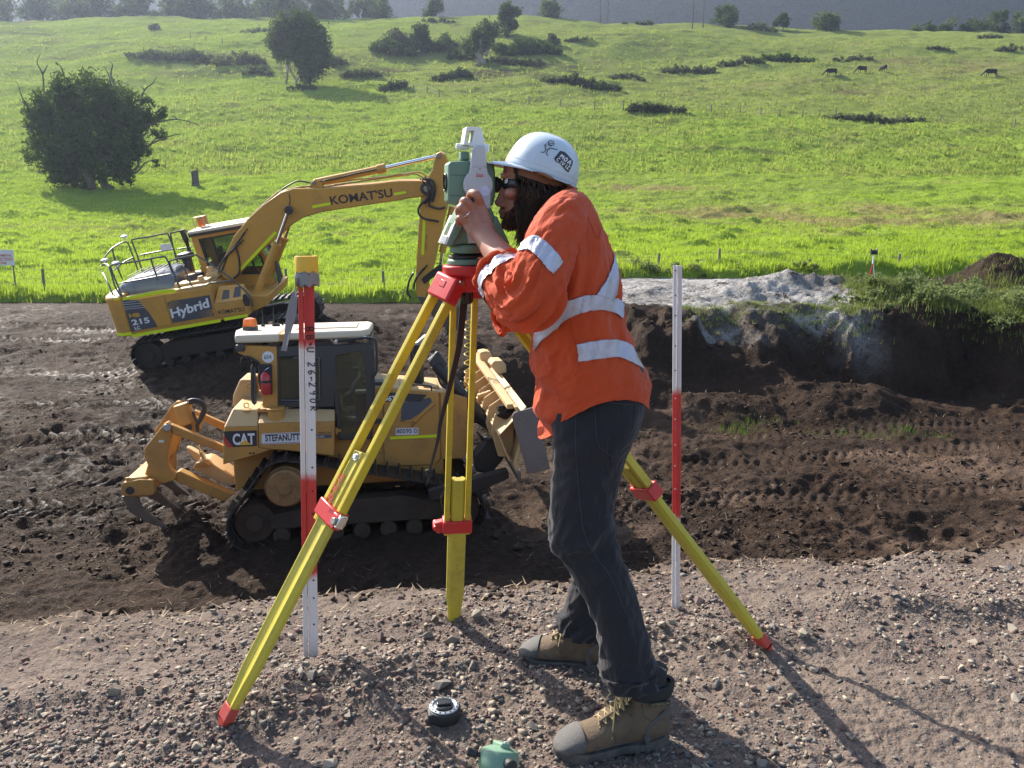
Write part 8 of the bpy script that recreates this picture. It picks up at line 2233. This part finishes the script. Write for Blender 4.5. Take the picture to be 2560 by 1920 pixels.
# ---- boots
M['bootleather'] = paint('dusty_brown_nubuck', (.115, .078, .050), dirt=(.20, .16, .115), amt=.6, rough=.85, scale=14, bump=.4)
M['bootgrey'] = paint('scuffed_grey_toe_cap', (.075, .072, .07), dirt=(.20, .18, .16), amt=.75, rough=.7, scale=16, bump=.2)
M['sole'] = paint('dark_rubber_sole', (.055, .052, .05), dirt=(.2, .165, .13), amt=.8, rough=.8, scale=18, bump=.2)
M['bootcollar'] = plain('padded_black_collar', (.022, .022, .024), .85)
M['lace'] = plain('tan_boot_lace', (.42, .32, .15), .75)
def boot(heel, toe, lean, label):
    fwd = (toe - heel); Lb = fwd.length; fwd.normalize(); lat = Vector((0, 0, 1)).cross(fwd).normalized(); up = fwd.cross(lat).normalized()
    def W(x, y, z): return heel + fwd * x + lat * y + up * z
    k = Lb / .325
    u = MB()
    st = [(.000, .020, .085, .022), (.012, .018, .115, .033), (.035, .018, .125, .038), (.075, .018, .125, .038), (.12, .018, .128, .039), (.155, .018, .122, .042), (.185, .018, .106, .046), (.215, .018, .090, .050), (.245, .018, .080, .052), (.275, .018, .072, .050), (.300, .020, .058, .041), (.318, .024, .044, .025)]
    rings = []
    for x, z0, z1, w in st:
        rg = []
        for j in range(28):
            a = 2 * math.pi * j / 28; c_, s_ = math.cos(a), math.sin(a)
            yy = w * math.copysign(abs(c_) ** .8, c_); zz = (z0 + z1) / 2 + (z1 - z0) / 2 * math.copysign(abs(s_) ** .85, s_)
            if s_ > 0: yy *= 1 - .35 * s_ ** 2
            rg.append(W(x * k, yy, zz))
        rings.append(rg)
    u.loft(rings)
    rings = []
    for z, x0, x1, w in [(.05, .010, .135, .037), (.09, .008, .135, .038), (.12, .006, .128, .038), (.145, .003, .118, .039), (.165, .000, .112, .041), (.178, -.002, .110, .041)]:
        rings.append([W(((x0 + x1) / 2 + (x1 - x0) / 2 * math.cos(2 * math.pi * j / 28)) * k + lean * (z - .05), w * math.sin(2 * math.pi * j / 28), z) for j in range(28)])
    u.loft(rings)
    root_ = bpy.data.objects.new('boot', None); link(root_, man); root_.location = -PL; root_.empty_display_size = .05; root_['label'] = label
    o = u.build('boot_upper', M['bootleather'], root_); remesh(o, .004, 5, .5)
    # toe cap
    rings = []
    for x, z0, z1, w in [(.250, .018, .084, .0535), (.262, .018, .081, .0535), (.280, .018, .073, .051), (.300, .018, .061, .0445), (.315, .020, .048, .033), (.324, .026, .038, .018)]:
        rg = []
        for j in range(28):
            a = 2 * math.pi * j / 28; c_, s_ = math.cos(a), math.sin(a)
            yy = w * math.copysign(abs(c_) ** .8, c_); zz = (z0 + z1) / 2 + ((z1 - z0) / 2) * math.copysign(abs(s_) ** .8, s_)
            if s_ > 0: yy *= 1 - .32 * s_ ** 2
            rg.append(W(x * k, yy, zz))
        rings.append(rg)
    mb = MB(); mb.loft(rings); mb.build('toe_cap', M['bootgrey'], root_, smooth=True, autosmooth=70)
    # sole
    out = []
    xs = [(.0, .0), (.004, .028), (.03, .040), (.08, .038), (.14, .037), (.19, .048), (.24, .056), (.28, .052), (.305, .040), (.322, .020), (.328, .0)]
    pl_ = [(x, w) for x, w in xs] + [(x, -w) for x, w in reversed(xs[1:-1])]
    mb = MB(); n = len(pl_); V = [W(x * k, y, 0.000 + (.012 if x > .3 else 0)) for x, y in pl_] + [W(x * k, y, .026 + .010 * (x > .25) + .012 * (x < .05)) for x, y in pl_]
    mb.add(V, [list(range(n))[::-1], list(range(n, 2 * n))] + [[i, (i + 1) % n, n + (i + 1) % n, n + i] for i in range(n)]); mb.build('sole', M['sole'], root_, bevel=.004)
    for i in range(11):
        x = .015 + i * .028
        if .10 < x < .135: continue
        mb = MB(); w_ = .04 if x < .15 else .052
        for s in (-1, 1): 
            a, b = W(x * k, s * (w_ - .006), -.004), W(x * k, s * (w_ + .0015), .010)
        mb.bar(W(x * k, -w_ - .001, .002), W(x * k, w_ + .001, .002), .014, .012, up=up); mb.build('tread_lug', M['sole'], root_, bevel=.002)
    # heel counter, collar
    rings = []
    for z, x0, x1, w in [(.150, .0, .116, .0415), (.165, -.004, .114, .0445), (.182, -.006, .113, .0455), (.192, -.004, .108, .042), (.190, .006, .100, .034)]:
        rings.append([W(((x0 + x1) / 2 + (x1 - x0) / 2 * math.cos(2 * math.pi * j / 28)) * k + lean * (z - .05), w * math.sin(2 * math.pi * j / 28), z) for j in range(28)])
    mb = MB(); mb.loft(rings, False, False); mb.build('padded_collar', M['bootcollar'], root_, smooth=True)
    for s in (-1, 1):
        side_ = [(.0, .022), (.075, .024), (.085, .05), (.07, .085), (.03, .118), (-.004, .12), (-.008, .07)]
        mb = MB(); V = [W(x * k, s * .0405 * (1 - 1.1 * max(0, .03 - x) / .045), z) for x, z in side_] + [W(x * k, s * (.0405 * (1 - 1.1 * max(0, .03 - x) / .045) - .006), z) for x, z in side_]
        n = len(side_); mb.add(V, [list(range(n)), list(range(n, 2 * n))[::-1]] + [[i, (i + 1) % n, n + (i + 1) % n, n + i] for i in range(n)]); mb.build('heel_panel', M['bootgrey'], root_, bevel=.0015)
    mb = MB(); mb.cyl(W(.055 * k + lean * .09, 0, .14), W(.052 * k + lean * .15, 0, .235), .036, .034, n=20); mb.build('sock', M['bootcollar'], root_, smooth=True)
    # tongue and laces
    mb = MB(); mb.loft([[W(x * k, -.02, z), W(x * k, .02, z), W((x + .006) * k, .018, z + .006), W((x + .006) * k, -.018, z + .006)] for x, z in [(.20, .096), (.17, .115), (.14, .132), (.125, .155), (.128, .185), (.138, .205)]]); mb.build('tongue', M['bootleather'], root_, smooth=True)
    ey_ = [(.205, .092, .026), (.188, .104, .028), (.170, .115, .029), (.154, .126, .030), (.140, .140, .031), (.130, .156, .032), (.126, .172, .033)]
    for i in range(len(ey_)):
        x, z, w = ey_[i]
        for s in (-1, 1):
            mb = MB(); p = W((x - .004) * k, s * w, z - .006); mb.tube([p + lat * (.0035 * math.cos(q)) + fwd * (.0035 * math.sin(q)) for q in [v * math.pi / 5 for v in range(10)]], .0013, 5, closed=True); mb.build('eyelet', M['steel'], root_, smooth=True)
            if i < len(ey_) - 1:
                x2, z2, w2 = ey_[i + 1]
                mb = MB(); mb.tube([W(x * k, s * w, z - .004), W(((x + x2) / 2 + .004) * k, 0, (z + z2) / 2 + .010), W(x2 * k, -s * w2, z2 - .004)], .0024, 6, smooth=4); mb.build('lace', M['lace'], root_, smooth=True)
    c0 = W(.138 * k, -.006, .176)
    for s, a in ((-1, 0), (1, 0), (-1, 1), (1, 1)):
        if a == 0: P_ = [c0, c0 + lat * (.03 * s) + up * .012 + fwd * .012, c0 + lat * (.055 * s) - up * .012 + fwd * .02, c0 + lat * (.035 * s) - up * .028 + fwd * .014, c0]
        else: P_ = [c0, c0 + lat * (.018 * s) + fwd * .02 - up * .02, c0 + lat * (.036 * s) + fwd * .03 - up * .06, c0 + lat * (.05 * s) + fwd * (.03 + .01 * s) - up * .115]
        mb = MB(); mb.tube(P_, .0022, 6, smooth=5); mb.build('lace', M['lace'], root_, smooth=True)
    # stitched panels
    UB = MB(); UB.v = list(u.v); UB.f = list(u.f); bt = BVHTree.FromPolygons([Vector(v) for v in UB.v], UB.f)
    sg0 = -1 if lat.y > 0 else 1
    def onb(x, z, off):
        o_ = W(x * k, sg0 * .12, z); h = bt.ray_cast(o_, lat * (-sg0)); return (h[0] if h[0] is not None else W(x * k, sg0 * .045, z)) + lat * (sg0 * off)
    for ln in ([(.245, .075), (.22, .050), (.20, .030)], [(.19, .098), (.17, .075), (.165, .050), (.175, .030)], [(.13, .150), (.115, .110), (.120, .075), (.155, .045)], [(.09, .148), (.085, .115), (.06, .095), (.02, .09)], [(.24, .034), (.16, .036), (.08, .036)]):
        mb = MB(); mb.tube([onb(x, z, .0012) for x, z in ln], .0013, 5, smooth=5); mb.build('stitched_seam', M['bootgrey'], root_, smooth=True)
    # woven label on the camera side
    sg_ = -1 if lat.y > 0 else 1
    q = W(.050 * k + lean * .1, sg_ * .0462, .150)
    ux = -fwd if (-fwd).x > 0 else fwd
    mb = MB(); mb.bar(q - ux * .029, q + ux * .029, .0012, .013, up=up); mb.build('woven_label', M['bootcollar'], root_)
    vs_o = lettering('CATERPILLAR', q - ux * .027 - up * .004 - lat * (-sg_) * .0 , ux, up, .054, .008, plain('olive_label_thread', (.32, .29, .14), .7), root_, thick=.0018)
    return root_
hz = lambda p, dz_=0: Vector((p.x, p.y, gz1(p.x, p.y) + dz_))
h1, t1 = atZ('.', 1440, 1596, 0), atZ('.', 1196, 1632, 0)
h1.z = t1.z = max(gz1(h1.x, h1.y), gz1(t1.x, t1.y)) - .002
boot(h1, t1, -.06, 'near work boot')
h2, t2 = atZ('.', 1318, 1448, 0), atZ('.', 1122, 1424, 0)
h2.z = t2.z = max(gz1(h2.x, h2.y), gz1(t2.x, t2.y)) - .004
boot(h2, t2, -.10, 'far work boot')
# ================================================================== AIR
t = NT('valley_haze')
pv = t.n('ShaderNodeVolumePrincipled'); pv.inputs['Density'].default_value = .00028; pv.inputs['Anisotropy'].default_value = .55
pv.inputs['Color'].default_value = (.66, .76, 1.0, 1); t.l(pv.outputs[0], t.out.inputs['Volume'])
mb = MB(); mb.box((0, 450, 158), (2700, 1060, 330)); hz_o = mb.build('haze', t.mat); tag(hz_o, kind='stuff')
